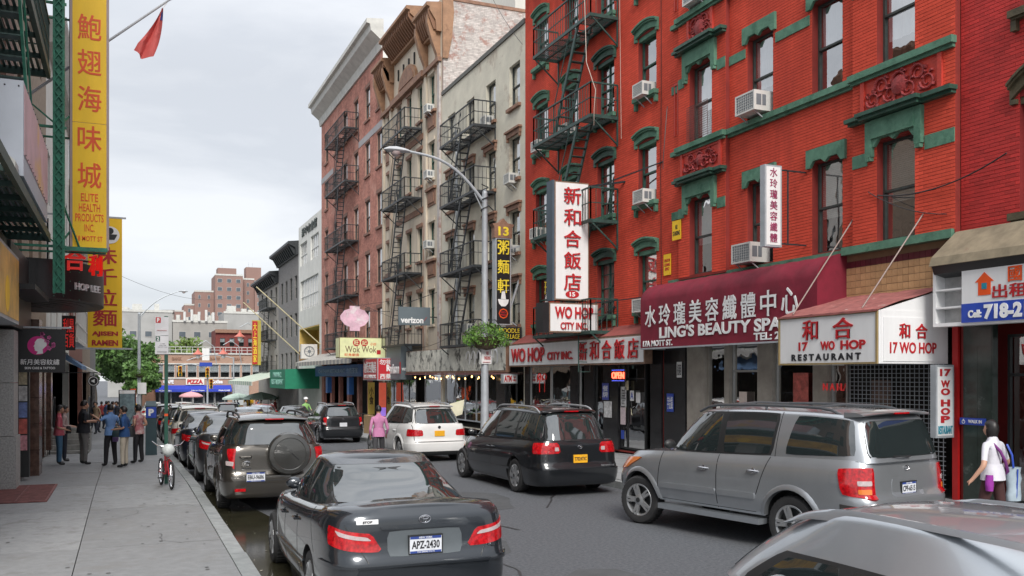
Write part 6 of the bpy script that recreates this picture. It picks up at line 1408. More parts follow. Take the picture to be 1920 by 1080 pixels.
# poles slanting out of the white building (flag poles)
for k, (y, z) in enumerate(((70.6, 4.8), (79.5, 4.2))): m = MB(); m.tube([(13.8, y, z), (9.8, y+6, z+4.8)], .045, 6); solo('slanted_pole', m, mat('cream_pole', (.42, .37, .22), .6), ['long cream pole slanting up from beside the yellow recess', 'farther cream pole slanting up over the market awning'][k], 'pole')
t = thing('far_vertical_sign', 'red and yellow vertical sign near the end of the right side', 'sign', (11.8, 97, 3)); m = MB(); m.box(12.0, 12.85, 97, 97.4, 3.5, 8.1); part('case', m, mat('olive_case', (.45, .38, .06), .5), t); m = MB(); m.box(12.0, 12.5, 96.9, 97, 3.6, 8.0); part('face', m, signred, t); text('lettering', '大\n上\n海\n酒\n家', (12.25, 96.88, 5.8), .36, 4.0, yellow, t, bold=.03, depth=.01)
# outdoor air conditioner on the recess
t = thing('condenser_unit', 'white air conditioner condenser with round fan beside the yellow recess', 'air conditioner', (12.9, 70.5, 3.6)); m = MB(); m.box(12.3, 13.5, 70.3, 70.8, 3.7, 4.8); part('casing', m, acm, t); m = MB(); m.lathe((12.9, 70.29, 4.25), (0, -1, 0), [(.40, 0), (.40, .02), (.34, .02), (.34, .0)], 20); m.lathe((12.9, 70.29, 4.25), (0, -1, 0), [(.12, 0), (.12, .02), (.001, .02)], 12)
for k in range(8): a = k*.785; m.bar((12.9, 70.285, 4.25), (12.9+.34*math.cos(a), 70.285, 4.25+.34*math.sin(a)), .04, .01)
part('fan_grille', m, acg, t)
# shop front details of number 15 and 17
def poster(y, z, w, h, m_, lab, s=None, tm=None, n=.012, name='poster'):
    t = thing(name, lab, 'poster', (13.78, y, z-h/2)); x = 13.8-n-.01; m = MB(); m.box(x-.006, x, y-w/2, y+w/2, z-h/2, z+h/2); part('sheet', m, m_, t)
    if s: text('lettering', s, (x-.008, y, z), w*.8, h*.7, tm or navyl, t, right=RT, bold=.01, depth=.002)
neo = mat('open_neon', (1, .08, .04), .3, emit=5)
t = thing('open_sign', 'glowing red OPEN neon sign over the restaurant door', 'sign', (13.7, 24.2, 2.3)); m = MB(); m.box(13.66, 13.69, 23.75, 24.6, 2.2, 2.6); part('panel', m, signk, t); text('neon_lettering', 'OPEN', (13.65, 24.18, 2.40), .72, .20, neo, t, right=RT, bold=.0, depth=.02)
m = MB()
for k in range(11): m.box(13.65, 13.658, 23.83+k*.07, 23.845+k*.07, 2.55, 2.565).box(13.65, 13.658, 23.83+k*.07, 23.845+k*.07, 2.23, 2.245)
part('blue_dots', m, mat('blue_neon', (.1, .15, 1), .3, emit=3), t)
poster(25.1, 1.9, .42, .52, mat('poster_frame_blue', (.05, .07, .35), .4), 'blue framed notice with a white centre left of the glass door', '餐\n牌', white, .06)
poster(24.95, 1.35, .50, .5, posters[2], 'grey photo poster below the blue framed notice', None, None, .06)
poster(24.05, 1.75, .32, .62, posters[2], 'tall white menu sheet on the door glass', 'MENU\nLUNCH\nDINNER\nSPECIALS\nSOUP\nRICE', navyl, .02); poster(24.08, 1.20, .30, .55, mat('pink_menu', (.6, .5, .52), .5, var=.2, vs=20), 'pale pink menu sheet under the tall white one', None, None, .02)
poster(24.12, .62, .18, .26, signb, 'small blue sticker on the lower door glass'); poster(23.55, 1.8, .22, .3, white, 'white letter A grade card in the door', 'A', signb, .02); poster(23.2, 1.75, .24, .3, white, 'white card beside the grade card in the door', None, None, .02); poster(23.85, 2.1, .2, .28, posters[4], 'small framed photo high on the door glass', None, None, .02)
poster(21.45, 1.65, .34, .5, signb, 'blue notice with white characters on the black tiled pier', '字金銀', white, .05); poster(21.0, 2.55, .24, .42, white, 'white printed card high on the black tiled pier', '招租', navyl, .05)
poster(18.3, 1.75, .3, .5, mat('skin_print', (.62, .52, .46), .5), 'pale poster with a face on the marble pier', None, None, .0); poster(16.3, 2.0, .5, .9, posters[3], 'dark portrait poster in the salon window', None, None, -.05); poster(14.0, 1.9, .5, .8, mat('portrait_print', (.16, .10, .08), .5, var=.6, vs=5), 'dark portrait print behind the roller grille', None, None, -.1)
t = thing('nail_sign', 'red NAIL lettering in the salon window', 'sign', (13.7, 15.2, 2.1)); text('neon_lettering', 'N A I L', (13.72, 15.15, 2.15), .62, .15, mat('dim_red_neon', (.5, .03, .03), .3, emit=.4), t, right=RT, bold=.0, depth=.01); m = MB(); m.bar((13.74, 14.8, 2.25), (13.74, 15.5, 2.25), .01); part('wire', m, trimk, t)
t = thing('direction_sign', 'small blue sign with a wheelchair symbol on the green marble pier', 'sign', (13.7, 11.75, 1.6)); m = MB(); m.box(13.72, 13.74, 11.45, 11.98, 1.52, 1.64); part('plate', m, signb, t); text('lettering', 'WALK IN', (13.715, 11.66, 1.58), .28, .06, white, t, right=RT, bold=.03, depth=.002); m = MB(); m.lathe((13.718, 11.9, 1.57), (-1, 0, 0), [(.035, 0), (.035, .003), (.025, .003), (.025, 0)], 12); m.bar((13.715, 11.9, 1.58), (13.715, 11.9, 1.62), .01); part('symbol', m, white, t)
t = thing('neon_chef', 'small red neon figure in the left window of the black shop front', 'sign', (13.7, 30.0, 1.6)); m = MB(); m.tube([(13.72, 30.0+.14*math.cos(k*.5), 2.35+.11*math.sin(k*.5)) for k in range(13)], .02, 6); m.tube([(13.72, 30, 2.2), (13.72, 30, 1.8)], .015, 6); part('tube', m, nr, t)
poster(30.0, 1.15, .9, .42, white, 'white sign EAT HERE low in the left shop window', 'EAT HERE', signred, -.03)
# wires over the facades
def wire(pts, lab, r=.009, mm=None): m = MB(); m.tube(pts, r, 5); solo('cable', m, mm or trimk, lab, 'cable', smooth=60)
def sag(a, b, s, n=12): a, b = Vector(a), Vector(b); return [tuple(a.lerp(b, i/n)+Vector((0, 0, -s*4*(i/n)*(1-i/n)))) for i in range(n+1)]
wire(sag((13.7, 14.1, 6.0), (13.55, 10.9, 6.1), .25), 'black cable slung from the red bay building to the dark red one', .014)
wire(sag((13.65, 14.1, 6.05), (13.65, 12.2, 5.3), .12), 'thin black cable looping below the big bay window'); wire([(13.75, 12.05, z) for z in (5.0, 8, 12, 16)], 'black cable running straight down the joint between the two red buildings', .012)
wire([(13.76, 21.95+.02*math.sin(z), z) for z in (4.6, 6, 8, 10, 12, 15)], 'black cable hanging down between the red buildings'); wire([(12.7, 24.6, 15), (12.75, 24.5, 11.8), (12.9, 24.2, 10.9), (12.8, 24.1, 10.3), (12.95, 24.4, 9.9)], 'pale cable dangling over the green fire escape', .012, mat('pale_cable', (.5, .42, .36), .6))
wire([(13.75, 21.6, 9.8), (13.7, 21.55, 9.7), (13.7, 21.75, 8.3), (13.7, 21.75, 8.1)], 'short curved conduit ending in a small white lamp on the red wall', .012)
wire([(13.7, 24.2, 15), (13.72, 24.1, 9.5)], 'orange tinted cable beside the green fire escape', .008, MATS['pale_cable'])
wire(sag((13.7, 31.5, 14.8), (13.7, 36.5, 20), .3), 'thin cable rising from the cream building roof'); wire(sag((-1.5, 60, 9), (14, 120, 13), 1.5, 20), 'thin overhead wire crossing the far end of the street', .012)
wire(sag((13.6, 37, 4.7), (13.6, 50, 4.3), .7), 'slack cable across the tan cornice building', .012); wire([(12.0, 42, 5.6), (13.7, 46, 5.0), (12.2, 50.2, 6.3)], 'cables stretched between the lantern sign and the grey sign', .012)
# ---------------------------------------------------------------- the square at the end of the street
FB = Fr((0, 150, 0), (1, 0, 0), (0, -1, 0)); g0 = -2.2
salm = mat('salmon_brick', (.36, .23, .17), .8, var=.1, vs=3)
t = thing('corner_building', 'two storey salmon brick corner building with a blue awning facing the end of the street', 'building', (11, 150, g0))
wn = [(4.0+k*1.62, 5.35+k*1.62, 2.15, 4.15) for k in range(11)]
m = MB(); wall_front(m, FB, 2.6, 22.5, g0, 5.75, wn+[(3.2, 14.8, g0+.1, .25)], .3); shell(m, FB, 2.6, 22.5, g0, 5.75, 16); part('wall', m, salm, t)
for h in wn: window(t, FB, *h, wframeW, 'sash', rec=.1, cm=curt, cfrac=.6)
m = MB(); m.fb(FB, 3.4, 22.4, 1.95, 2.12, 0, .12).fb(FB, 3.4, 22.4, 4.18, 4.35, 0, .12).fb(FB, 2.6, 22.5, 5.75, 5.95, -.3, .2); part('stone_band', m, lightgrey, t)
m = MB()
for k in range(24): m.box(3+k*.82, 3.06+k*.82, 150.2, 150.26, 5.95, 6.9)
m.box(3, 22, 150.2, 150.26, 6.85, 6.92).box(3, 22, 150.2, 150.26, 6.4, 6.45); part('roof_rail', m, wframeW, t)
m = MB(); m.lathe((3.3, 149.6, g0), (0, 0, 1), [(.95, 0), (.95, 7.2), (1.05, 7.2), (1.05, 7.5), (.001, 7.5)], 20); part('round_pier', m, mat('brown_pier', (.36, .19, .12), .8), t, 30)
blc = mat('royal_blue_canvas', (.02, .045, .40), .7)
m = MB(); m.fprism(FB, [(0, .95), (1.3, .35), (1.3, -.05), (0, -.05)], 4.2, 15.3, 'nz'); a_ = part('awning', m, blc, t)
for s, x, w in (('MCDONNELL', 5.6, 1.8), ('New Papa', 10.3, 1.9), ('PARADISE', 14.2, 1.7)): text('awning_lettering', s, (x, 148.69, .15), w, .22, white, a_, bold=.02, depth=.01)
m = MB(); m.box(8.6, 11.3, 149.8, 149.95, 1.02, 1.98); q = part('sign_board', m, mat('cream_board', (.7, .68, .6), .5), t); text('lettering', 'PIZZA', (9.95, 149.78, 1.5), 2.3, .72, signred, q, bold=.05, depth=.02)
text('lettering', 'CAFE', (6.1, 149.95, 1.5), 1.5, .6, white, t, bold=.05, depth=.03); text('lettering', 'Coffee', (13.2, 149.95, 1.5), 1.7, .6, white, t, bold=.05, depth=.03)
text('parapet_lettering', 'BANK', (7.3, 149.95, 5.05), 1.4, .5, brown, t, bold=.03, depth=.03); text('parapet_lettering', 'CHATHAM SQUARE', (11.4, 149.95, 5.05), 4.4, .5, brown, t, bold=.03, depth=.03); text('parapet_lettering', 'BANK', (16.5, 149.95, 5.05), 1.4, .5, brown, t, bold=.03, depth=.03)
for k in range(7): glazing(t, FB, 3.3+k*1.6, 4.8+k*1.6, g0+.3, -.1, wframeW, -.1)
m = MB(); m.face([FB.pt(3.2, g0, -.9), FB.pt(14.8, g0, -.9), FB.pt(14.8, .3, -.9), FB.pt(3.2, .3, -.9)]); part('shop_interior', m, mat('lit_shop_interior', (.12, .14, .18), .8, var=.7, vs=1.5), t)
m = MB(); m.fb(FB, 15.5, 18, g0, 1.7, 0, .3); part('grey_shutter', m, mat('grey_shutter', (.36, .38, .38), .6), t)
# distant blocks
towm = mat('tower_brick', (.27, .17, .145), .85, var=.05, vs=.3)
t = thing('brick_apartment_tower', 'stepped brown brick apartment tower rising far beyond the square', 'apartment block', (35, 320, 0), 'apartment towers beyond the square')
FT = Fr((0, 320, 0), (1, 0, 0), (0, -1, 0)); WM = {}
def farwin(u, z, w, h, fr, par):
    k = (w, h)
    if k not in WM:
        f = Fr((0, 0, 0), fr.r, fr.n); a = MB(); a.fb(f, 0, w, 0, h, .02, .08); b = MB(); b.fb(f, .08, w-.08, .08, h-.08, .085, .10); WM[k] = (a.mesh('window', mat('far_frame', (.42, .40, .38), .6)), b.mesh('pane', mat('far_pane', (.10, .12, .14), .1, var=.5, vs=.2)))
    o = link('window', WM[k][0], par); o.location = fr.pt(u, z); link('pane', WM[k][1], o)
blocks = [(21.5, 27.6, 31.0, 326), (27.6, 36.5, 36.2, 320), (36.5, 40.5, 35.4, 323), (40.5, 50, 34.4, 321), (18.3, 21.5, 26.5, 328), (15.5, 18.3, 24.4, 330)]
for i, (a, b, top, y) in enumerate(blocks):
    m = MB(); m.box(a, b, y, y+15, -3, top); part('wing', m, towm, t); m = MB(); m.box(a-.1, b+.1, y-.12, y, top-.25, top+.3); part('parapet', m, lightgrey, t)
    f = Fr((0, y, 0), (1, 0, 0), (0, -1, 0)); n = max(1, int((b-a)/2.9)); z = top-2.6; w, h = (1.5, 1.3) if i in (1, 3) else (.8, 1.3)
    while z > 12:
        for k in range(n): farwin(a+(b-a)*(k+.5)/n-w/2, z, w, h, f, t)
        z -= 2.8
m = MB(); m.box(28.5, 34.5, 321, 327, 36.2, 38.6); m.box(38, 43, 324, 330, 35, 39.6); part('roof_house', m, towm, t); m = MB(); m.box(39, 39.1, 326, 326.1, 39.6, 41.5).box(40.3, 40.4, 326, 326.1, 39.6, 41.2).box(30, 30.1, 323, 323.1, 38.6, 40); part('mast', m, steel, t)
t = thing('round_grey_tower', 'low round grey drum building left of the brick tower', 'building', (14.5, 340, 0)); m = MB(); m.lathe((14, 340, -3), (0, 0, 1), [(2.3, 0), (2.3, 27.0), (2.9, 27.4), (2.9, 28.2), (.001, 28.4)], 24); part('drum', m, mat('far_concrete', (.34, .34, .33), .8), t, 30)
for k in range(12): a = math.pi*(1+k/11); m = MB(); m.box(14+2.3*math.cos(a)-.12, 14+2.3*math.cos(a)+.12, 340+2.3*math.sin(a)-.08, 340+2.3*math.sin(a)+.08, 18, 24.3); part('mullion', m, lightgrey, t)
lowb = [('pale_low_building', 'long pale grey building behind the park trees, left part', -3.5, 9.5, 16.6, 215, whitew, (.34, .34, .33)), ('pale_low_building', 'pale building with rooftop stacks behind the salmon corner building', 9.6, 21, 14.5, 214, whitew, (.31, .30, .28)), ('pale_low_building', 'pale grey building right of the rooftop stacks', 21.1, 32, 17.2, 222, whitew, (.34, .34, .33))]
for nm, lab, a, b, top, y, _, c in lowb:
    t = thing(nm, lab, 'building', ((a+b)/2, y, g0), 'low pale buildings beyond the square'); mm = mat('render_%d' % int(a+9), c, .85, var=.12, vs=.4)
    m = MB(); m.box(a, b, y, y+14, g0, top); part('wall', m, mm, t); m = MB(); m.box(a-.1, b+.1, y-.15, y, top-.3, top+.2); part('parapet', m, lightgrey, t)
    f = Fr((0, y, 0), (1, 0, 0), (0, -1, 0))
    for z in (3.5, 7.2, 10.9):
        u = a+1.2
        while u < b-1.8: farwin(u, z, 1.5, 1.3, f, t); u += 3.1
    rr = random.Random(int(a*3+50)); m = MB()
    for k in range(6): x = rr.uniform(a+.5, b-1.5); w = rr.uniform(.5, 2.2); h = rr.uniform(.5, 2.0); m.box(x, x+w, y+1+k*.8, y+2.4+k*.8, top, top+h)
    part('rooftop_plant', m, lightgrey, t)
t = thing('rooftop_stacks', 'row of white metal stacks on the pale building roof', 'chimney', (14, 215, 14.5))
for k in range(5): m = MB(); m.lathe((12+k*1.5, 213.5, 14.5), (0, 0, 1), [(.28, 0), (.28, 2.0+(k % 2)*.5), (.001, 2.0+(k % 2)*.5)], 10); part('stack', m, wframeW, t, 30)
t = thing('red_far_building', 'small deep red brick house with arched windows beyond the square', 'building', (22.5, 200, g0)); f = Fr((0, 200, 0), (1, 0, 0), (0, -1, 0)); hs = [(18.2+k*1.9, 19.2+k*1.9, z, z+1.7) for k in range(4) for z in (2.4, 5.6, 8.6)]
m = MB(); wall_front(m, f, 17.3, 26.2, g0, 12.0, hs, .25); shell(m, f, 17.3, 26.2, g0, 12.0, 10); part('wall', m, mat('deep_red_wall', (.15, .03, .025), .8, var=.15), t)
for h in hs: window(t, f, *h, wframe, 'sash', rec=.08, cm=curt, cfrac=.5)
m = MB(); m.fb(f, 17.2, 26.3, 11.4, 12.1, 0, .5); part('cornice', m, brown, t)
for (x0, x1, y, top, c, lab) in ((26.3, 29.5, 198, 12.8, (.45, .45, .42), 'narrow pale house with a dark cornice right of the deep red house'), (24.5, 29.8, 178, 7.2, (.55, .36, .34), 'low pink rendered building beside the street lamps')):
    t = thing('far_house', lab, 'building', (x0, y, g0)); f = Fr((0, y, 0), (1, 0, 0), (0, -1, 0)); hs = [(x0+.5+k*1.5, x0+1.3+k*1.5, z, z+1.6) for k in range(2) for z in ((4.5, 8, 10.2) if top > 10 else (3.2,))]
    m = MB(); wall_front(m, f, x0, x1, g0, top, hs, .25); shell(m, f, x0, x1, g0, top, 9); part('wall', m, mat('far_wall_%d' % int(x0), c, .8), t)
    for h in hs: window(t, f, *h, wframe, 'sash', rec=.08)
    m = MB(); m.fb(f, x0-.1, x1+.1, top-.8, top, 0, .5); part('cornice', m, dkgreen if top > 10 else lightgrey, t)
# ---------------------------------------------------------------- trees
def tree(x, y, h, r, lab, lm, seed, n=2600, flat=.8, ls=.30, grp='trees in the square'):
    rr = np.random.RandomState(seed); z0 = G(y); t = thing('tree', lab, 'tree', (x, y, z0), grp); rp = random.Random(seed)
    m = MB(); tr = h*.35; top = Vector((x+rp.uniform(-.3, .3), y, z0+tr)); m.tube([(x, y, z0-.1), (x+.05, y, z0+tr*.5), top], [.24, .18, .15], 9); part('trunk', m, barkm, t, 60)
    m = MB(); cl = []
    for k in range(9):
        a = k*2.4; rad = r*rp.uniform(.35, .8); e = Vector((x+rad*math.cos(a), y+rad*math.sin(a), z0+tr+(h-tr)*rp.uniform(.25, .85))); mid = top.lerp(e, .5)+Vector((0, 0, .3)); m.tube([top, mid, e], [.10, .06, .02], 6); cl.append(e)
    part('limbs', m, barkm, t, 60)
    C = []
    for k in range(34):
        a, b = rr.uniform(0, 6.28), rr.uniform(-1, 1); q = rr.uniform(.45, 1)**.5; s = math.sqrt(1-b*b); C.append((x+r*q*s*math.cos(a)*.95, y+r*q*s*math.sin(a)*.95, z0+tr*.8+(h-tr*.8)*.5*(1+b*q*flat+.02)))
    C = np.array(C+[tuple(c) for c in cl]); idx = rr.randint(0, len(C), n); cr_ = r*.36
    d = rr.normal(size=(n, 3)); d /= np.linalg.norm(d, axis=1)[:, None]; P = C[idx]+d*(cr_*rr.uniform(.3, 1, n)**.6)[:, None]*np.array([1, 1, .75])
    a = rr.normal(size=(n, 3)); a /= np.linalg.norm(a, axis=1)[:, None]; b = np.cross(a, rr.normal(size=(n, 3))); b /= np.linalg.norm(b, axis=1)[:, None]; s = ls*rr.uniform(.5, 1.2, n)[:, None]
    V = np.stack([P-a*s, P-b*s*.5, P+a*s, P+b*s*.5], 1).reshape(-1, 3); me = bpy.data.meshes.new('crown'); me.vertices.add(len(V)); me.vertices.foreach_set('co', V.astype('f').ravel())
    me.loops.add(n*4); me.loops.foreach_set('vertex_index', np.arange(n*4, dtype='i')); me.polygons.add(n); me.polygons.foreach_set('loop_start', np.arange(n, dtype='i')*4); me.materials.append(lm); me.update(calc_edges=True); me.shade_flat()
    o = link('crown', me, t); o['kind'] = 'stuff'
for i, (x, y, h, r, lm, lab) in enumerate(((-3.6, 132, 12.0, 4.6, leafm, 'tall dark tree at the left edge of the square behind the ramen banner'), (.6, 140, 10.2, 3.4, leafm, 'full green tree left of the far lamp post'), (1.8, 128, 6.8, 2.2, leafm, 'low green tree filling the space under the far hanging basket'), (-7, 120, 9, 4, leafm, 'tree almost hidden behind the left buildings'), (9.3, 168, 11.6, 4.0, leafm2, 'pale green tree rising behind the salmon corner building'), (6.2, 170, 11.0, 3.0, leafm, 'darker tree left of the pale green one behind the corner building'), (14.6, 172, 8.8, 2.6, leafm2, 'small yellow green tree at the right behind the corner building'))):
    tree(x, y, h, r, lab, lm, i+3, n=5200, ls=.36)
# ---------------------------------------------------------------- street furniture
def basket(t, x, y, z, r, mm, seed):
    m = MB(); m.lathe((x, y, z), (0, 0, 1), [(.001, -r*.5), (r*.4, -r*.42), (r*.62, -.02), (r*.64, 0), (.001, .0)], 16); part('basket', m, mat('basket_liner', (.07, .05, .03), .9), t, 40)
    rr = np.random.RandomState(seed); n = 1500; d = rr.normal(size=(n, 3)); d /= np.linalg.norm(d, axis=1)[:, None]; P = np.array([x, y, z+.08])+d*np.array([r, r*.8, r*.5])*(rr.uniform(.3, 1, n)**.5)[:, None]; P[:, 2] -= (np.hypot(P[:, 0]-x, P[:, 1]-y)/r)**2*.18
    m = MB()
    for p in P: a = Vector(rr.normal(size=3)).normalized(); b = a.cross(Vector(rr.normal(size=3))).normalized(); p = Vector(p); s = .055; m.face([p-a*s, p-b*s*.35, p+a*s, p+b*s*.35])
    o = part('foliage', m, fern, t); o['kind'] = 'stuff'
def lamp_post(x, y, h, ax, az, lab, rp=.105, bz=None):
    z0 = G(y)+.14; t = thing('street_lamp', lab, 'street lamp', (x, y, z0), 'street lamps with hanging baskets'); m = MB(); m.lathe((x, y, z0), (0, 0, 1), [(rp*2, 0), (rp*2, .3), (rp*1.25, .5), (rp*1.2, 1.2), (rp, 3.6), (rp*.8, h), (rp*.85, h+.02), (rp*.4, h+.12), (.001, h+.14)], 14); part('pole', m, steel, t, 40)
    a = Vector((x, y, z0+h-.3)); b = Vector((ax, y, az)); m = MB(); pts = [a.lerp(b, k/10)+Vector((0, 0, .55*math.sin(math.pi*k/10)*(.9-.3*k/10))) for k in range(11)]; m.tube(pts, [.055-.002*k for k in range(11)], 8); m.tube([a-Vector((0, 0, .35)), a.lerp(b, .14)+Vector((0, 0, .1))], .02, 6); part('arm', m, steel, t, 40)
    dr = 1 if ax > x else -1; m = MB(); L = .78
    for k, (o, w, zt, zb) in enumerate(((0, .06, .04, -.04), (.15, .12, .08, -.05), (.4, .17, .11, -.08), (.62, .15, .09, -.07), (L, .03, .02, -.02))):
        for j in range(10): q = 2*math.pi*j/10; m.v.append((ax+dr*o, y+w*math.cos(q), az+(zt if math.sin(q) > 0 else -zb)*math.sin(q)))
        if k: m.f += [((k-1)*10+j, (k-1)*10+(j+1) % 10, k*10+(j+1) % 10, k*10+j) for j in range(10)]; m.m += [0]*10
    part('lamp_head', m, mat('lamp_grey', (.46, .48, .50), .5), t, 50); m = MB(); m.lathe((ax+dr*.42, y, az-.05), (0, 0, -1), [(.15, 0), (.14, .06), (.09, .12), (.001, .14)], 14); part('lens', m, clearlens, t, 50)
    if bz:
        m = MB(); m.bar((x, y, bz+.35), (x+.55*0+.0, y-.0, bz+.35), .03) if False else m.tube([(x, y, bz+.5), (x+.3, y-.1, bz+.55), (x+.5, y-.15, bz+.3)], .015, 5).tube([(x, y, bz+.5), (x-.3, y-.1, bz+.55), (x-.5, y-.15, bz+.3)], .015, 5); part('basket_bracket', m, iron, t); basket(t, x, y-.12, bz, .78, fern, int(y))
    return t
t = lamp_post(10.1, 26.1, 7.95, 7.72, 9.0, 'grey street lamp with a cobra head reaching over the road from the right pavement', bz=3.55)
m = MB(); m.box(9.94, 10.26, 25.96, 25.975, 2.75, 3.2); q = part('parking_plate', m, signw, t); text('lettering', 'NO\nPARKING', (10.13, 25.95, 3.0), .2, .26, signred, q, bold=.02, depth=.002); m = MB(); m.bar((9.98, 25.95, 2.8), (10.22, 25.95, 2.8), .03, .01); part('arrow', m, signred, q)
m = MB(); m.tube([(10.1+.12*math.cos(k), 26.1+.12*math.sin(k), 7.3+k*.045) for k in range(22)], .018, 5); part('cable_coil', m, trimk, t)
t = lamp_post(1.12, 87, 9.3, 4.4, 9.95, 'street lamp on the left kerb far down by the park trees', rp=.14, bz=2.6); m = MB(); m.box(1.0, 1.7, 86.7, 86.74, .8, 1.8); part('notice_plate', m, signw, t)
# parking regulation pole
PX, PY = .78, 20.3; dg = mat('pole_green', (.012, .075, .05), .5)
t = thing('parking_sign', 'dark green pole with white parking regulation plates beside the red bicycle', 'street sign', (PX, PY, .15)); m = MB(); m.box(PX-.035, PX+.035, PY-.03, PY+.03, .15, 3.62); part('pole', m, dg, t); m = MB(); m.box(PX-.034, PX+.034, PY-.036, PY-.031, 1.55, 1.6); part('sticker', m, signor, t)
cx = PX-.09
for k, (z0, z1) in enumerate(((3.22, 3.60), (2.83, 3.21))):
    m = MB(); m.box(cx-.125, cx+.135, PY-.045, PY-.032, z0, z1); q = part('plate', m, mat('pale_plate', (.62, .62, .64), .5), t); y = PY-.047
    if k == 0: m = MB(); m.box(cx-.115, cx-.015, y-.002, y, z1-.125, z1-.01); part('red_mark', m, signred, q); text('lettering', 'P', (cx-.065, y-.003, z1-.068), .05, .085, signw, q, bold=.04, depth=.001); m = MB(); m.bar((cx-.09, y, z0+.10), (cx+.10, y, z0+.10), .022, .004); part('arrow', m, signred, q)
    else: m = MB(); m.box(cx-.115, cx-.03, y-.002, y, z1-.115, z1-.01); part('green_mark', m, dg, q); text('lettering', '2', (cx-.072, y-.003, z1-.062), .05, .08, signw, q, bold=.04, depth=.001); text('lettering', '2 HMP\n8AM-7PM\nEXCEPT SUN', (cx+.02, y, z0+.18), .18, .10, mat('grey_print', (.3, .3, .32), .6), q, depth=.001); m = MB(); m.bar((cx-.09, y, z0+.05), (cx+.10, y, z0+.05), .018, .004); part('arrow', m, navyl, q)
# parking meter box
t = thing('parking_meter', 'dark teal parking meter box with a blue P panel behind the gathered people', 'parking meter', (.75, 31, G(31)+.15)); z = G(31)+.15; m = MB(); m.hexa([(.58, 31, z), (.92, 31, z), (.92, 31.3, z), (.58, 31.3, z), (.60, 31, z+1.55), (.90, 31, z+1.55), (.90, 31.3, z+1.7), (.60, 31.3, z+1.7)]); part('body', m, mat('dark_teal', (.03, .06, .07), .5), t)
m = MB(); m.box(.60, .90, 30.985, 31, z+1.18, z+1.52); q = part('panel', m, signb, t); text('lettering', 'P', (.75, 30.98, z+1.35), .16, .22, white, q, bold=.05, depth=.003)
# phone kiosk, signals, signs at the junction
t = thing('phone_kiosk', 'dark phone kiosk with an orange topped light beyond the meter', 'kiosk', (.1, 56, G(56)+.15)); z = G(56)+.15; m = MB(); m.box(-.35, .55, 56, 56.7, z, z+2.3); part('booth', m, trimk, t); m = MB(); m.box(-.28, .48, 55.96, 56, z+.4, z+2.1); part('panel', m, mat('kiosk_glass', (.16, .22, .24), .1, var=.5, vs=3), t); m = MB(); m.box(-.3, .5, 55.95, 56, z+2.1, z+2.28); part('band', m, signw, t)
def signal(x, y, z, lab, s=1.0, lit=0):
    t = thing('traffic_light', lab, 'traffic light', (x, y, z), 'yellow traffic lights at the junction'); m = MB(); yl = mat('signal_yellow', (.72, .36, .02), .5); m.box(x-.2*s, x+.2*s, y, y+.3, z, z+1.15*s); part('housing', m, yl, t)
    for k in range(3):
        m = MB(); m.lathe((x, y, z+(.2+.37*k)*s), (0, -1, 0), [(.14*s, 0), (.15*s, .14), (.135*s, .14), (.13*s, .01), (.001, .01)], 12); part('lens', m, [mat('dark_green_lens', (.01, .08, .05), .2), mat('dark_amber_lens', (.12, .06, .01), .2), mat('dark_red_lens', (.14, .01, .01), .2)][k], t, 30)
    return t
def farpole(x, y, h, lab, armx=None, armz=None, curved=True):
    z0 = G(y); t = thing('signal_pole', lab, 'pole', (x, y, z0), 'poles at the junction'); m = MB(); m.tube([(x, y, z0), (x, y, z0+h)], [.12, .08], 10); part('pole', m, steel, t, 40)
    if armx is not None: m = MB(); pts = [(x+(armx-x)*k/8, y, z0+h-.1+(armz-(z0+h))*(k/8)**1.0+.5*math.sin(math.pi*k/8)) for k in range(9)]; m.tube(pts, .05, 6); part('arm', m, steel, t, 40)
    return t
farpole(11.3, 108, 6.6, 'signal pole with a long curved arm left of the brown arcade', 6.3, 4.2); farpole(8.8, 112, 5.4, 'shorter signal pole with a white plate', 5.4, 3.5)
m = MB(); m.box(8.2, 9.0, 111.8, 111.9, 4.2, 5.6); solo('street_plate', m, signw, 'white one way plate high on the shorter signal pole', 'street sign'); m = MB(); m.box(7.9, 9.3, 111.75, 111.85, 3.5, 3.95); solo('street_plate', m, signb, 'blue street name plate on the shorter signal pole', 'street sign')
signal(5.6, 108, 2.35, 'yellow traffic light hanging from the left end of the curved arm'); signal(8.75, 111.5, 2.2, 'yellow traffic light on the shorter pole, upper'); signal(9.15, 111.4, .9, 'yellow traffic light on the shorter pole, lower')
m = MB(); m.box(.35, .75, 75, 75.4, .3, 1.4); solo('orange_box', m, signor, 'orange signal box beyond the phone kiosk', 'signal box'); m = MB(); m.box(-.4, .7, 66, 66.4, -.05, .55); solo('yellow_box', m, mat('box_yellow', (.75, .42, .02), .5), 'orange yellow box beside the tree trunks past the kiosk', 'box'); m = MB(); m.box(12.0, 13.0, 104, 104.6, -1.2, -.2); solo('news_box', m, MATS['box_yellow'], 'yellow news box under the market awning', 'box')
for x, y, z, lab in ((11.1, 100, 6.5, 'largest coral pagoda lantern hanging over the square'), (7.2, 104, 4.7, 'small coral pagoda lantern left of the shorter pole'), (9.8, 104, 4.75, 'small coral pagoda lantern right of the shorter pole')):
    t = thing('pagoda_lantern', lab, 'street lamp', (x, y, z), 'coral pagoda lanterns'); m = MB(); m.lathe((x, y, z), (0, 0, 1), [(.6, 0), (.32, .2), (.13, .42), (.03, .7), (.001, .75)], 8); part('roof', m, mat('coral_metal', (.55, .16, .12), .5), t); m = MB(); m.lathe((x, y, z-.45), (0, 0, 1), [(.10, 0), (.22, .12), (.24, .45)], 10); part('globe', m, white, t, 50)
    m = MB(); m.tube([(x, y, z+1), (x+.8, y, z+1.5), (x+1.6, y, z+.9), (x+1.9, y, z-1)], .05, 6); part('arm', m, steel, t, 40)
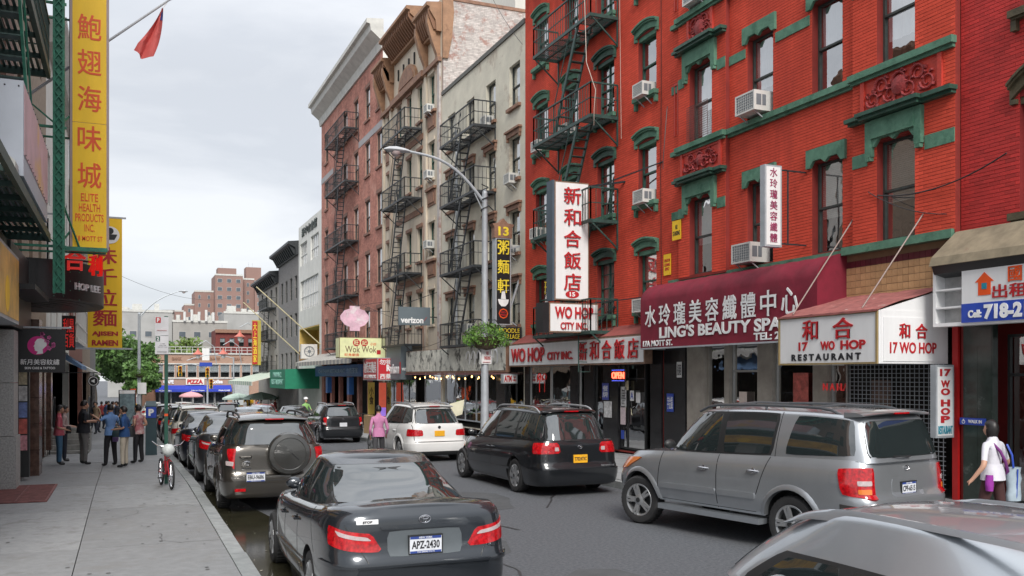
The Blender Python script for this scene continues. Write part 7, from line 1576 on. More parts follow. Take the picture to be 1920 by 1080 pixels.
for (x, y, r, c, lab) in ((8.0, 128, 1.5, mat('pink_umbrella', (.60, .30, .32), .7), 'pink and green vendor umbrella before the corner building'), (12.2, 92, 1.7, mat('sage_umbrella', (.40, .50, .44), .7), 'pale green market umbrella left of the awning'), (11.2, 103, 1.6, MATS['sage_umbrella'] if 'sage_umbrella' in MATS else white, 'second pale green market umbrella farther off')):
    z = G(y); t = thing('market_umbrella', lab, 'umbrella', (x, y, z), 'market umbrellas'); m = MB(); m.tube([(x, y, z), (x, y, z+2.5)], .03, 6); part('pole', m, steel, t); m = MB(); m.lathe((x, y, z+2.0), (0, 0, 1), [(r, 0), (r*.6, .32), (.05, .55), (.001, .56)], 8); m.lathe((x, y, z+1.97), (0, 0, 1), [(r, .03), (r, -.15)], 8); part('canopy', m, c, t)
# produce crates of the market
rr = random.Random(12)
for k in range(14):
    y = 82+k*1.2; z = G(y)+.15; x = 10.2+rr.uniform(0, .5); m = MB(); w, d, h = .7, .6, .35
    t = thing('produce_crate', 'open crate of produce in the market row, number %s from the near end' % ['one', 'two', 'three', 'four', 'five', 'six', 'seven', 'eight', 'nine', 'ten', 'eleven', 'twelve', 'thirteen', 'fourteen'][k], 'crate', (x, y, z), 'produce crates under the market awning'); t['label'] = 'open crate of produce under the striped market awning'
    m.box(x, x+w, y, y+.03, z+.7, z+.7+h).box(x, x+w, y+d-.03, y+d, z+.7, z+.7+h).box(x, x+.03, y+.03, y+d-.03, z+.7, z+.7+h).box(x+w-.03, x+w, y+.03, y+d-.03, z+.7, z+.7+h).box(x+.03, x+w-.03, y+.03, y+d-.03, z+.7, z+.73).box(x+.05, x+.1, y+.1, y+.15, z, z+.7).box(x+w-.1, x+w-.05, y+.1, y+.15, z, z+.7); part('crate', m, mat('crate_wood', (.30, .19, .10), .8), t)
    m = MB(); c = [(.35, .22, .05), (.12, .2, .04), (.4, .12, .05)][k % 3]
    for q in range(12): a, b = x+.1+rr.random()*(w-.2), y+.1+rr.random()*(d-.2); m.lathe((a, b, z+.7+h-.04), (0, 0, 1), [(.08, 0), (.07, .05), (.001, .08)], 6)
    part('produce', m, mat('produce_%d' % (k % 3), c, .6), t, 60)
# ---------------------------------------------------------------- the cars of the street
GP = 'cars along the street'
ST_L = 'parked along the left kerb'
# near dark grey sedan
spec = var(SED, plate=dict(v=.655, recess=(.36, .55, .80), rm='grey_panel', text='APZ-2430', frame=True), mirror_mat='dark_grey_paint',
           words=[('LE', .66, .60, .09, .03, chrome)], mould=[(-1.1, 1.0, .33, .035, 'dark_grey_paint')])
mat('grey_panel', (.10, .115, .125), .4, .2)
c, lo, up = car('parked_sedan', 'dark grey sedan nearest on the left kerb with a white plate reading APZ-2430', 'car', P_camry, spec, GP)
m = MB(); patch(lambda a, b: Vector(lo.ring(a, b)), [(math.pi*.66, .0), (math.pi*1.34, .0), (math.pi*1.34, .12), (math.pi*.66, .12)], .006, m, 24, 3); part('lower_valance', m, trimk, c)
m = MB(); patch(lambda a, b: Vector(lo.ring(a, b)), [(math.pi*.62, .46), (math.pi*1.38, .46), (math.pi*1.38, .50), (math.pi*.62, .50)], .022, m, 30, 3); part('bumper_lip', m, P_camry, c, 50)
for sx in (-.62, .62): m = MB(); m.lathe((sx, -2.36, .27), (0, -1, 0), [(.03, -.1), (.035, .06), (.028, .06), (.026, -.05)], 12); part('exhaust', m, chrome, c, 30)
for sx in (-1, 1): p = lo.end(-1, sx*.60, .22); m = MB(); m.box(p.x-.10, p.x+.10, p.y-.01, p.y+.02, p.z-.018, p.z+.018); part('reflector', m, redlens, c)
m = MB(); patch(lambda a, b: lo.end(-1, a, b), [(-.42, .815), (.42, .815), (.42, .855), (-.42, .855)], .022, m, 14, 4, .03); part('boot_garnish', m, P_camry, c, 40)
m = MB(); patch(lambda a, b: lo.end(-1, a, b), [(-.64, .875), (-.44, .875), (-.44, .92), (-.64, .92)], .003, m, 4, 2); st = part('bumper_sticker', m, white, c)
p = lo.end(-1, -.54, .897); text('sticker_lettering', 'STOP', (p.x, p.y-.0065, p.z), .09, .022, navyl, c, bold=.04, depth=.001)
c.location = (2.60, 10.55, 0); c.rotation_euler.z = R(-.6)
# brown grey SUV with a spare wheel cover
spec = var(SUV, plate=dict(v=.42, x=-.36, recess=(.60, .36, .50), text='EBU-9686', frame=True), badge=None, H=1.70, L=4.4, ra=-1.2, fa=1.42, rail_mat='black_plastic', arches='brown_grey_paint',
           rseams=[(.68, .40, .72, .99), (0, .34, .68, .34)], spoiler=(.12, .60, -.005), bump=(.05, .34, .025, None))
spec['gh'] = dict(SUV['gh'], r0=-2.10, r1=-1.80)
c, lo, up = car('parked_suv', 'brown grey off-roader with a round spare wheel cover on its tailgate', 'car', P_rav, spec, GP)
m = MB(); cc = Vector((.20, lo.end(-1, .2, .75).y-.02, 1.03)); m.lathe(cc, (0, -1, 0), [(.36, 0), (.372, .06), (.37, .16), (.345, .20), (.28, .215), (.27, .208), (.1, .225), (.001, .228)], 40)
part('spare_wheel_cover', m, paint('spare_cover_paint', (.055, .055, .052), .4, .28), c, 35)
m = MB(); m.bar(cc+Vector((.02, -.235, .02)), cc+Vector((.15, -.22, -.10)), .02, .01); part('cover_handle', m, trimk, c)
p = lo.end(-1, -.52, .80); m = MB(); m.tube([p+Vector((-.09, -.015, 0)), p+Vector((-.08, -.04, 0)), p+Vector((.08, -.04, 0)), p+Vector((.09, -.015, 0))], .018, 8); part('tailgate_handle', m, P_rav, c, 40)
p = lo.end(-1, -.5, .68); m = MB(); emblem(m, p+Vector((0, -.012, 0)), .055, (0, -.1, 1), (1, 0, 0), (0, -1, 0)); part('emblem', m, chrome, c)
text('badge_lettering', 'RAV4', (-.5, p.y-.012, p.z-.09), .15, .028, chrome, c, bold=.02, depth=.003)
for sx in (-1, 1):
    p = lo.end(-1, sx*.62, .18); m = MB(); m.box(p.x-.09, p.x+.09, p.y-.045, p.y+.02, p.z-.025, p.z+.025); part('reflector', m, redlens, c)
m = MB(); m.tube([(.03, -.9, 1.68), (.03, -.98, 1.93)], .004, 5); part('aerial', m, trimk, c)
c.location = (2.42, 18.50, 0); c.rotation_euler.z = R(.3)
# silver SUV, nose swung out
SQ = var(SUV, L=5.05, W=1.97, H=1.96, zs=.44, nr=11, nf=4.2, wr=.385, fa=1.66, ra=-1.36, arch=1.20, rim='double', arches='silver_paint', steer=R(8), deck=.03,
    belt=[(-2.55, 1.31), (-1.2, 1.28), (.3, 1.23), (1.1, 1.21), (1.25, 1.20), (2.0, 1.14), (2.4, 1.03), (2.55, .93)],
    gh=dict(r0=-2.47, r1=-2.25, f0=1.42, f1=.66, wb=.895, wr=.765, nr=9, nf=3.4, rb=.45), crown=.05,
    side=[[(-2.28, .13), (-1.20, .09), (-1.34, .87), (-2.18, .85)], [(-.95, .08), (-.10, .08), (-.10, .87), (-1.02, .87)], [(.02, .08), (1.12, .09), (.62, .84), (.02, .87)]],
    surround=[[(-1.0, .05), (1.22, .05), (.66, .90), (-1.06, .90)]], wrd=.045,
    rearw=[(-.74, .10), (.74, .10), (.66, .83), (-.66, .83)],
    seams=[(-.78, .35, -.98, .99), (-.04, .03, -.04, .99), (1.22, .08, 1.14, .99)], hseams=[(-.75, 1.2, .05)],
    useams=[(-1.04, 0, -1.08, .92), (-.045, 0, -.045, .92)],
    rseams=[(.80, .16, .84, .99), (0, .14, .80, .14)],
    handles=[(-.72, .74), (.22, .73)], handle_mat='chrome', mirror=(1.05, .10), mirror_mat='black_plastic',
    lamps=[('red', .30, .70, .36, .70, .50, .42, .90, .88, .02), ('clear', -.90, .76, -.90, .76, .64, .64, .71, .71, .026), ('amber', -.90, .77, -.90, .77, .52, .51, .59, .59, .026), ('amber', .16, .86, .10, .9, .62, .62, .86, .86, .02, 1)],
    plate=dict(v=.56, recess=(.34, .44, .72), text='CPF-6515', frame=True), badge=(.86, .05), words=[('SEQUOIA', -.62, .24, .26, .05, chrome), ('TOYOTA', -.66, .31, .16, .025, chrome), ('4WD SR5', .58, .24, .28, .04, chrome)],
    mould=[(-.76, -.06, .27, .10, None), (-.02, 1.14, .27, .10, None)], rails=(-2.0, .55, .055), rail_mat='grey_rail', bars=[-1.5, .0], spoiler=(.13, .74, .01), spoiler_mat='silver_paint', wiper=(.02, .10, -.34, .12), bump=None)
del SQ['bump']
mat('grey_rail', (.12, .13, .14), .35, .5)
c, lo, up = car('silver_suv', 'silver full-size SUV with its left rear bumper torn off', 'car', paint('silver_suv_paint', (.40, .42, .44), .7, .34), SQ, GP)
for sd in (-1, 1): m = MB(); m.box(sd*.93-.09, sd*.93+.09, -.86, 1.14, .32, .40); part('running_board', m, P_seq2, c)
m = MB()   # dark opening where the bumper is gone, with bare brackets and torn metal
def rg(a, b): p = lo.ring(a, b); return Vector(p)
a0, a1 = math.pi*1.045, math.pi*1.37
patch(rg, [(a0, .0), (a1, .0), (a1, .36), (a0, .30)], .008, m, 24, 6, 0, .02); part('bumper_opening', m, mat('bare_opening', (.03, .028, .026), .7, var=.4, vs=12), c)
m = MB()
for v in (.23, .11):
    pts = [rg(math.pi*a, v)+Vector((-.012, -.012, 0)) for a in (1.345, 1.31, 1.28, 1.265)]; m.tube(pts, .028, 8)
m.box(-.985, -.96, -2.36, -2.30, .45, .66); m.box(-.975, -.94, -2.25, -2.17, .47, .52)
part('bumper_bracket', m, mat('dull_metal', (.20, .20, .19), .5, .5, var=.3, vs=12), c, 40)
m = MB(); m.face([(-.975, -2.34, .66), (-.93, -2.50, .62), (-.80, -2.57, .40), (-.86, -2.56, .30), (-.95, -2.45, .36)]); m.face([(-.80, -2.575, .60), (-.62, -2.62, .42), (-.70, -2.60, .36), (-.82, -2.58, .46)])
m.tube([(-.97, -2.3, .56), (-.95, -2.42, .45), (-.88, -2.52, .36), (-.8, -2.5, .33)], .012, 6); part('torn_metal', m, MATS['dull_metal'], c)
m = MB(); m.prism([(-.97, -1.86, .52), (-.75, -1.86, .52), (-.75, -1.90, .26), (-.95, -1.90, .26)], [(-.97, -1.83, .52), (-.75, -1.83, .52), (-.75, -1.87, .26), (-.95, -1.87, .26)]); part('mud_flap', m, trimk, c)
m = MB(); patch(rg, [(math.pi*.63, .0), (math.pi*.97, .0), (math.pi*.97, .12), (math.pi*.63, .20)], .06, m, 24, 5, .03, .05); part('rear_bumper', m, P_seq2, c, 40)
m = MB(); patch(lambda a, b: lo.side(-1, a, b), [(-2.16, .60), (-1.96, .60), (-1.96, .84), (-2.16, .84)], .002, m, 4, 4, .12); part('fuel_flap', m, P_seq, c)
c.location = (8.90, 11.42, 0); c.rotation_euler.z = R(11.5)
# black minivan
MV = var(SUV, L=5.08, W=1.96, H=1.75, zs=.20, nr=8.5, nf=3.2, wr=.345, fa=1.62, ra=-1.42, arches=None, rim='seven', deck=.03,
    belt=[(-2.54, 1.10), (-1, 1.06), (.6, 1.0), (1.4, .98), (2.0, .90), (2.4, .76), (2.54, .66)],
    gh=dict(r0=-2.40, r1=-2.02, f0=1.78, f1=.62, wb=.87, wr=.68, nr=5, nf=3, rb=.45),
    side=[[(-2.20, .12), (-1.28, .10), (-1.28, .86), (-2.02, .84)], [(-1.20, .10), (-.22, .10), (-.22, .87), (-1.20, .87)], [(-.14, .10), (1.20, .09), (.58, .84), (-.14, .87)]],
    surround=[[(-2.26, .08), (1.3, .06), (.62, .90), (-2.06, .88)]],
    rearw=[(-.78, .06), (.78, .06), (.60, .88), (-.60, .88)],
    seams=[(-1.26, .3, -1.24, .99), (-.18, .04, -.18, .99), (1.36, .08, 1.25, .99)], hseams=[(-1.0, 1.3, .05)], useams=[],
    rseams=[(.80, .38, .84, .99), (0, .36, .80, .36)], handles=[(-.30, .80), (-.06, .80)], mirror=(1.20, .10),
    lamps=[('red', .26, .42, .28, .46, .72, .72, .96, .96, .012), ('clear', -.56, .47, -.56, .48, .78, .78, .86, .86, .02)],
    plate=dict(v=.60, recess=(.26, .52, .72), m=platey, text='T702473C'), badge=(.86, .05), words=[('SIENNA LE', .60, .44, .30, .035, chrome)],
    mould=[(-1.2, 1.3, .30, .05, None)], rails=(-1.9, .3, .06), rail_mat='alloy_rim', spoiler=(.08, .60, -.01), bump=(.06, .38, .03, None), wiper=(0, .04, -.4, .06))
c, lo, up = car('black_minivan', 'black minivan with silver roof rails and a yellow plate, behind the torn silver SUV', 'car', P_blk, MV, GP)
c.location = (8.28, 18.75, 0); c.rotation_euler.z = R(1.2)
# white SUV
WS = var(SUV, L=4.85, W=1.93, H=1.76, zs=.26, wr=.37, arches='white_paint', nr=8, rim='five',
    belt=[(-2.42, 1.16), (-.5, 1.10), (.8, 1.06), (1.3, 1.04), (1.9, .98), (2.25, .88), (2.42, .8)], fa=1.48, ra=-1.43,
    gh=dict(r0=-2.28, r1=-1.80, f0=1.45, f1=.5, wb=.86, wr=.67, nr=5, nf=3, rb=.48),
    side=[[(-2.02, .16), (-1.36, .10), (-1.36, .84), (-1.74, .82)], [(-1.28, .10), (-.40, .09), (-.42, .86), (-1.26, .86)], [(-.32, .09), (1.02, .09), (.44, .84), (-.32, .86)]],
    surround=[[(-2.08, .10), (1.12, .06), (.5, .88), (-1.80, .86)]],
    lamps=[('red', .30, .50, .28, .52, .62, .62, .82, .86, .010)], rseams=[(.76, .46, .80, .99), (0, .44, .76, .44)],
    plate=dict(v=.70, recess=(.28, .62, .78), rm='white_paint', m=platey), badge=None, rails=(-1.7, .4, .045), rail_mat='alloy_rim', spoiler=(.14, .62, -.01), spoiler_mat='white_paint', bump=(.10, .38, .02, None))
c, lo, up = car('white_suv', 'white SUV with a yellow plate behind the walker in pink', 'car', P_wht, WS, GP)
p = lo.end(-1, 0, .90); m = MB(); m.lathe(p, (0, -1, 0), [(.045, 0), (.045, .012), (.036, .014), (.001, .016)], 16); part('emblem', m, trimk, c)
m = MB(); patch(lambda a, b: lo.ring(a, b) and Vector(lo.ring(a, b)), [(math.pi*.7, .02), (math.pi*1.3, .02), (math.pi*1.3, .13), (math.pi*.7, .13)], .03, m, 24, 3, 0, .03); part('lower_bumper', m, trimk, c)
c.location = (8.40, 28.0, G(28)); c.rotation_euler.z = R(2.5)
# black SUV by the far right kerb
c, lo, up = car('black_suv', 'black SUV parked beyond the white one, white plate on its tailgate', 'car', P_blk, var(SUV, H=1.70, mirror_mat='black_paint', arches='black_paint', plate=dict(v=.62, recess=(.26, .55, .72), rm='black_paint'), badge=(.86, .04)), GP)
c.location = (8.40, 40.4, G(40)); c.rotation_euler.z = R(.5)
blk_suv = c
# row on the left kerb
c, lo, up = car('grey_sedan', 'charcoal sedan ahead of the brown off-roader', 'car', paint('charcoal_paint', (.04, .043, .047), .5), var(SED, badge=(.86, .045), plate=dict(v=.62, recess=(.34, .5, .75))), GP)
c.location = (2.38, 23.75, G(22)); gs = c
c, lo, up = car('black_sedan', 'black sedan, second ahead of the brown off-roader', 'car', P_navy, var(SED, badge=(.86, .045), lamps=SED['lamps'][:1]+[('clear', .02, .52, .05, .56, .73, .70, .73, .76, .012)], plate=dict(v=.62, recess=(.34, .5, .75))), GP)
c.location = (2.30, 29.1, G(29)); bs = c
c, lo, up = car('ivory_suv', 'ivory crossover with red tail lamps, fourth car from the near end of the left kerb', 'car', paint('ivory_paint', (.60, .58, .52), .1), var(SUV, W=1.88, H=1.72, arches='ivory_paint', mirror_mat='chrome', rails=(-1.6, .3, .035), lamps=[('red', .30, .62, .24, .60, .58, .62, .80, .78, .015)], plate=dict(v=.5, recess=(.3, .44, .62))), GP)
c.location = (2.35, 35.0, G(35)); iv = c
def cp(o, x, y, rz, label): return copy_tree(o, (x, y, G(y)), R(rz), label)
cp(blk_suv, 2.3, 41.2, 0, 'dark SUV just ahead of the ivory crossover on the left kerb')
cp(bs, 2.25, 47.2, 0, 'dark sedan ahead of the dark SUV on the left kerb')
cp(blk_suv, 2.15, 53.0, 0, 'dark SUV farthest but one on the left kerb')
cp(gs, 2.1, 59.5, 0, 'grey sedan at the head of the left parked row')
cp(iv, 2.3, 88, -3, 'small pale SUV far off beside the brick pillar of the corner building')
sv, lo, up = car('silver_car', 'bright silver car in the driving lane beyond the brown off-roader', 'car', P_sil, var(SED, badge=None, mould=[]), GP); sv.location = (5.35, 45, G(45))
rd, lo, up = car('red_lamp_car', 'dark red car with brake lamps lit in the traffic queue', 'car', P_red, var(SUV, H=1.6, mould=[], badge=None, lamps=[('lit', .30, .56, .24, .54, .62, .62, .80, .80, .015)]), GP); rd.location = (4.6, 61, G(61))
cp(blk_suv, 6.4, 66, -1, 'dark SUV in the queue right of the car with lit lamps')
cp(iv, 4.3, 79, 0, 'pale SUV farthest ahead in the traffic queue')
cp(sv, 7.4, 56, 0, 'silver car partly hidden behind the roof of the brown off-roader')
cp(gs, 8.3, 50, 0, 'grey sedan on the right kerb beyond the black SUV')
cp(rd, 8.2, 62, 0, 'dark red car on the right kerb by the white awning')
# silver wagon in the corner nearest the camera
WG = var(SUV, L=4.5, W=1.84, H=1.59, zs=.2, arches=None, nr=4, nf=5, deck=.03, crown=.035, lc=.03,
    belt=[(-2.25, .80), (-1.9, .90), (-1.2, .97), (0, .98), (1.6, 1.0), (2.25, .96)],
    gh=dict(r0=-1.25, r1=-.30, f0=2.14, f1=1.10, wb=.83, wr=.66, nr=3, nf=3.4, rb=.5), badge=None, spoiler=None, bars=[], rails=None,
    wsx=.66, side=[[(.62, .06), (1.42, .08), (1.10, .44), (.62, .47)], [(-.92, .06), (.52, .05), (.52, .47), (-.42, .44)]],
    surround=[[(-1.05, .03), (1.60, .05), (1.16, .50), (-.42, .50)]], lamps=[], useams=[], mould=[], words=[], rearw=[(-.5, .1), (.5, .1), (.4, .8), (-.4, .8)], wiper=None, plate=dict(v=.5))
del WG['bump']
c, lo, up = car('silver_wagon', 'pale silver wagon with thick roof rails in the near right corner', 'car', P_seq2, WG, GP)
for sd in (-1, 1):
    m = MB(); n = 26
    def rl(i, j):
        t = i/n; y = 1.32-2.2*t; e = min(1, min(t*4.5, (1-t)*5)); w = .028+.012*(t < .2); zt = 1.528-.03*((y-.4)/.7)**2*(1 if y > .4 else .2)-.10*(max(0, y-1.02)/.5)**1.6; h = .075*e**.7
        a = [(-w, 0), (-w*.8, .7), (-w*.3, 1), (w*.3, 1), (w*.8, .7), (w, 0)][j]
        low = .0 if (t < .27 or t > .90) else .55*min(1, min((t-.27)/.08, (.90-t)/.06))
        return (sd*(.60-.02*max(0, y-1))+a[0], y, zt-.03+h*(a[1] if a[1] > .05 else low))
    m.grid(rl, n, 5); m.grid(lambda i, j: rl(i, 5 if j else 0), n, 1); part('roof_rail', m, P_seq2, c, 50)
c.location = (4.64, 3.60, 0); c.rotation_euler.z = R(0)
# ---------------------------------------------------------------- people
def skinned(chains, root=0, sub=1):
    """chains: list of (points, radii, tag) ; first point may coincide with an earlier one to branch"""
    V, E, Rd = [], [], []
    def vid(p, r):
        for i, q in enumerate(V):
            if (Vector(q)-Vector(p)).length < 1e-4: return i
        V.append(tuple(p)); Rd.append(r); return len(V)-1
    for pts, rad, _ in chains:
        prev = None
        for p, r in zip(pts, rad):
            i = vid(p, r)
            if prev is not None and prev != i: E.append((prev, i))
            prev = i
    me = bpy.data.meshes.new('skeleton'); me.from_pydata(V, E, []); o = bpy.data.objects.new('skeleton', me); COL.objects.link(o)
    md = o.modifiers.new('s', 'SKIN'); md.branch_smoothing = .3; md.use_smooth_shade = True
    lay = me.skin_vertices[0].data
    for i, d in enumerate(lay): r = Rd[i]; d.radius = r if isinstance(r, tuple) else (r, r); d.use_root = (i == root)
    s = o.modifiers.new('u', 'SUBSURF'); s.levels = s.render_levels = sub
    out = bpy.data.meshes.new_from_object(o.evaluated_get(bpy.context.evaluated_depsgraph_get())); bpy.data.objects.remove(o); return out
def segd(p, a, b):
    ab = b-a; t = max(0, min(1, (p-a).dot(ab)/max(1e-9, ab.length_squared))); return (p-(a+ab*t)).length
def person(name_lab, x, y, z, face, H, top, bottom, shoes, hair='short', arms=((.2, -.1, 0), (.2, -.1, 0)), stance=.12, stride=0, sleeve=.5, skirt=False, heavy=1.0, hands=False, group='people standing and walking', lean=0, hairlen=.0, cat='person', forearm=(None, None), cropped=False):
    """face: heading in degrees (0 looks down the street). arms: hand positions relative to the shoulder as (side, forward, up) in body heights"""
    s = H/1.7; root = thing('person', name_lab, cat, (0, 0, 0), group)
    def P(a, b, c): return Vector((a*s, b*s, c*s))
    w = heavy; ch = []
    pel = P(0, 0, .93); ch.append(([pel, P(0, .0+lean*.05, 1.05), P(0, .01+lean*.1, 1.2), P(0, .0+lean*.16, 1.36), P(0, -.0+lean*.19, 1.44), P(0, .01+lean*.2, 1.50), P(0, .03+lean*.22, 1.56)], [(.155*w*s, .115*w*s), (.14*w*s, .105*w*s), (.155*w*s, .11*w*s), (.15*w*s, .10*s), (.085*s, .07*s), .060*s, .060*s], 'torso'))
    hd = P(0, .035+lean*.24, 1.592)
    hipz = .90; seg = []
    for sd in (-1, 1):
        hip = P(sd*.085, 0, hipz); fy = sd*stride; kn = P(sd*(.09+stance*.25), fy*.45+.015, .50); an = P(sd*(.09+stance*.5), fy, .10); toe = P(sd*(.10+stance*.55), fy+.15, .045)
        ch.append(([pel, hip, kn, an], [(.155*w*s, .115*w*s), .105*w*s, .072*s, .056*s], 'leg')); ch.append(([an, P(sd*(.09+stance*.5), fy+.01, .05), toe], [.046*s, .048*s, .036*s], 'shoe')); seg.append((hip, kn, an))
    hn = []
    sh0 = P(0, lean*.16, 1.36)
    for sd, (dx, dy, dz) in zip((-1, 1), arms):
        sh = P(sd*.175*w, lean*.16, 1.375); ha = sh+P(sd*dx, dy, dz); mid = (sh+ha)/2; d = (ha-sh).length; L = .56*s
        bend = math.sqrt(max(0, (L/2)**2-(d/2)**2)) if d < L else 0; el = mid+Vector((sd*.35, -.75, -.5)).normalized()*bend
        wr = ha; dirn = (wr-el).normalized(); hd2 = wr+dirn*.075*s
        ch.append(([sh0, sh, el, wr, hd2], [(.15*w*s, .10*s), .058*s, .043*s, .029*s, .030*s], 'arm')); hn.append((sh, el, wr, hd2))
        if True:
            sdv = dirn.cross(Vector((0, 0, 1))).normalized() if abs(dirn.z) < .95 else Vector((1, 0, 0)); nrm = sdv.cross(dirn)
            for f in range(4 if hands else 2):
                b = hd2+sdv*(.024-.016*f)*s; ln = [.052, .06, .056, .044][f]*s; ch.append(([hd2, b+dirn*ln*.5, b+dirn*ln-nrm*.012*s], [.030*s, .0095*s, .008*s], 'hand'))
            ch.append(([hd2, hd2+(dirn*.3+Vector((0, sgn(dy+.01), .3))*.5).normalized()*.05*s], [.030*s, .010*s], 'hand'))
    me = skinned(ch, 0, 1)
    co = [v.co.copy() for v in me.vertices]; mats = [skin, top, bottom, shoes]
    for m_ in mats: me.materials.append(m_)
    for p in me.polygons:
        c = p.center; best = (9, 0)
        for sh, el, wr, h2 in hn:
            cut = sh.lerp(el, .85*sleeve*2) if sleeve <= .5 else el.lerp(wr, (sleeve-.5)*2)
            if sleeve <= .5: best = min(best, (segd(c, sh, cut)-.055*s, 1), (segd(c, cut, el)-.045*s, 0), (segd(c, el, wr)-.035*s, 0), (segd(c, wr, h2)-.03*s, 0))
            else: best = min(best, (segd(c, sh, el)-.05*s, 1), (segd(c, el, cut)-.038*s, 1), (segd(c, cut, wr)-.03*s, 0), (segd(c, wr, h2)-.03*s, 0))
        best = min(best, (segd(c, P(0, 0, 1.0), P(0, 0, 1.38))-.13*s, 1), (segd(c, P(0, .01+lean*.2, 1.49), P(0, .03+lean*.2, 1.6))-.05*s, 0))
        for hip, kn, an in seg:
            best = min(best, (segd(c, hip, kn)-.085*s, 2), (segd(c, kn, an)-.055*s, 2), (segd(c, an-Vector((0, 0, .06)), an+Vector((0, .12, -.07)))-.045*s, 3))
        if c.z < .115*s: best = (0, 3)
        if best[1] in (1, 2): best = (0, 2 if c.z < .90*s and not (abs(c.x) > .2*s) else best[1])
        p.material_index = best[1]
    me.shade_smooth(); b = link('body', me, root)
    def ell(cx, cy, cz, rx, ry, rz, f=None, nu=16, nv=12):
        m = MB()
        def q(i, j):
            a, e = 2*math.pi*i/nu, -math.pi/2+math.pi*j/nv; v = Vector((rx*math.cos(e)*math.cos(a), ry*math.cos(e)*math.sin(a), rz*math.sin(e)))
            if f: v = f(v)
            return (cx+v.x, cy+v.y, cz+v.z)
        return m.grid(q, nu, nv, close=True)
    m = ell(hd.x, hd.y, hd.z, .074*s, .092*s, .112*s, lambda v: Vector((v.x*(1-.22*max(0, -v.z/(.112*s))), v.y+(.012*s if v.y > 0 and v.z < 0 else 0), v.z)))
    hh = part('head', m, skin, root, 60)
    m = MB(); m.prism([hd+P(-.014, .088, -.02), hd+P(.014, .088, -.02), hd+P(.004, .088, .022)], [hd+P(-.010, .112, -.022), hd+P(.010, .112, -.022), hd+P(.003, .096, .020)]); part('nose', m, skin, hh)
    m = MB()
    for sd in (-1, 1): m.lathe(hd+P(sd*.030, .083, .018), (0, 1, 0), [(.012*s, 0), (.008*s, .006), (.001, .008)], 8)
    m.bar(hd+P(-.022, .088, -.052), hd+P(.022, .088, -.052), .006*s, .008*s); part('features', m, hairm, hh)
    m = MB()
    for sd in (-1, 1): m.lathe(hd+P(sd*.072, .0, .0), (sd, 0, 0), [(.022*s, 0), (.024*s, .008), (.001, .010)], 8)
    part('ears', m, skin, hh)
    k = 1.13
    def hf(v):
        if v.y > .045*s and v.z < .045*s: v.y = .045*s*.9
        v = v*(1+.05*math.sin(v.x*90/s)*math.sin(v.z*60/s))
        if v.z < -.02*s: v.z = max(v.z, -(.02+hairlen)*s) if hairlen < .06 else v.z*(1+hairlen*3)
        if hairlen > .05 and v.z < 0: v.x *= 1.06
        return v
    m = ell(hd.x, hd.y-.012*s, hd.z+.016*s, .074*s*k, .094*s*k, .112*s*k, hf, 20, 14); part('hair', m, hairm, root, 60)
    # loose hem of the shirt
    hem = .86 if not cropped else .93
    m = MB(); m.grid(lambda i, j: ((.152*w+.010*j+.006*math.sin(i*1.9+j))*s*math.cos(2*math.pi*i/20), (.118*w+.010*j+.005*math.sin(i*2.7))*s*math.sin(2*math.pi*i/20), (1.10-(1.10-hem)*j/3)*s), 20, 3, close=True); part('shirt_hem', m, top, root, 60)
    root.location = (x, y, z); root.rotation_euler.z = R(-face)
    return root
def cloth(n, c, **k): return mat(n, c, .85, bump=.2, bs=30, vs=6, var=.15, **k)
PS = 'people standing and walking'
sg = G(26)+.15
person('woman in a pink short sleeved top and jeans at the left shop wall', -1.66, 27.7, G(27.7)+.15, 80, 1.60, cloth('pink_top', (.60, .13, .17)), cloth('blue_jeans', (.07, .16, .26)), trimk, arms=((.0, .20, -.34), (.02, .18, -.36)), hairlen=.03)
person('woman in a pale top half hidden behind the one in pink', -1.62, 29.3, G(29.3)+.15, 85, 1.58, cloth('dusty_top', (.45, .34, .32)), cloth('dark_trousers', (.03, .035, .05)), trimk, arms=((.02, .22, -.30), (.02, .22, -.3)), sleeve=.9, hairlen=.04)
person('sturdy man in black shirt and grey trousers with folded arms', -1.05, 27.5, G(27.5)+.15, 70, 1.72, cloth('black_shirt', (.02, .022, .028)), cloth('grey_trousers', (.16, .155, .15)), trimk, arms=((-.06, .26, -.24), (-.10, .24, -.20)), heavy=1.22, hairlen=.01)
person('woman in a light blue top raising her right hand', -.36, 26.6, G(26.6)+.15, -35, 1.62, cloth('blue_top', (.14, .26, .50)), cloth('black_trousers', (.015, .015, .018)), trimk, arms=((.14, .30, .02), (.02, .22, -.24)), hairlen=.03)
person('woman in a dark blue top and beige trousers seen from the side', -.02, 25.9, G(25.9)+.15, -70, 1.57, cloth('navy_top', (.02, .07, .20)), cloth('beige_trousers', (.46, .41, .33)), trimk, arms=((.0, .20, -.30), (.0, .22, -.26)), hairlen=.03)
person('woman in a patterned sleeveless top at the right of the group', .34, 27.4, G(27.4)+.15, -50, 1.60, cloth('patterned_top', (.35, .12, .13), alt=(.5, .4, .38), af=.5), MATS['black_trousers'], trimk, arms=((.05, .2, -.32), (.0, .18, -.3)), sleeve=.1, hairlen=.05)
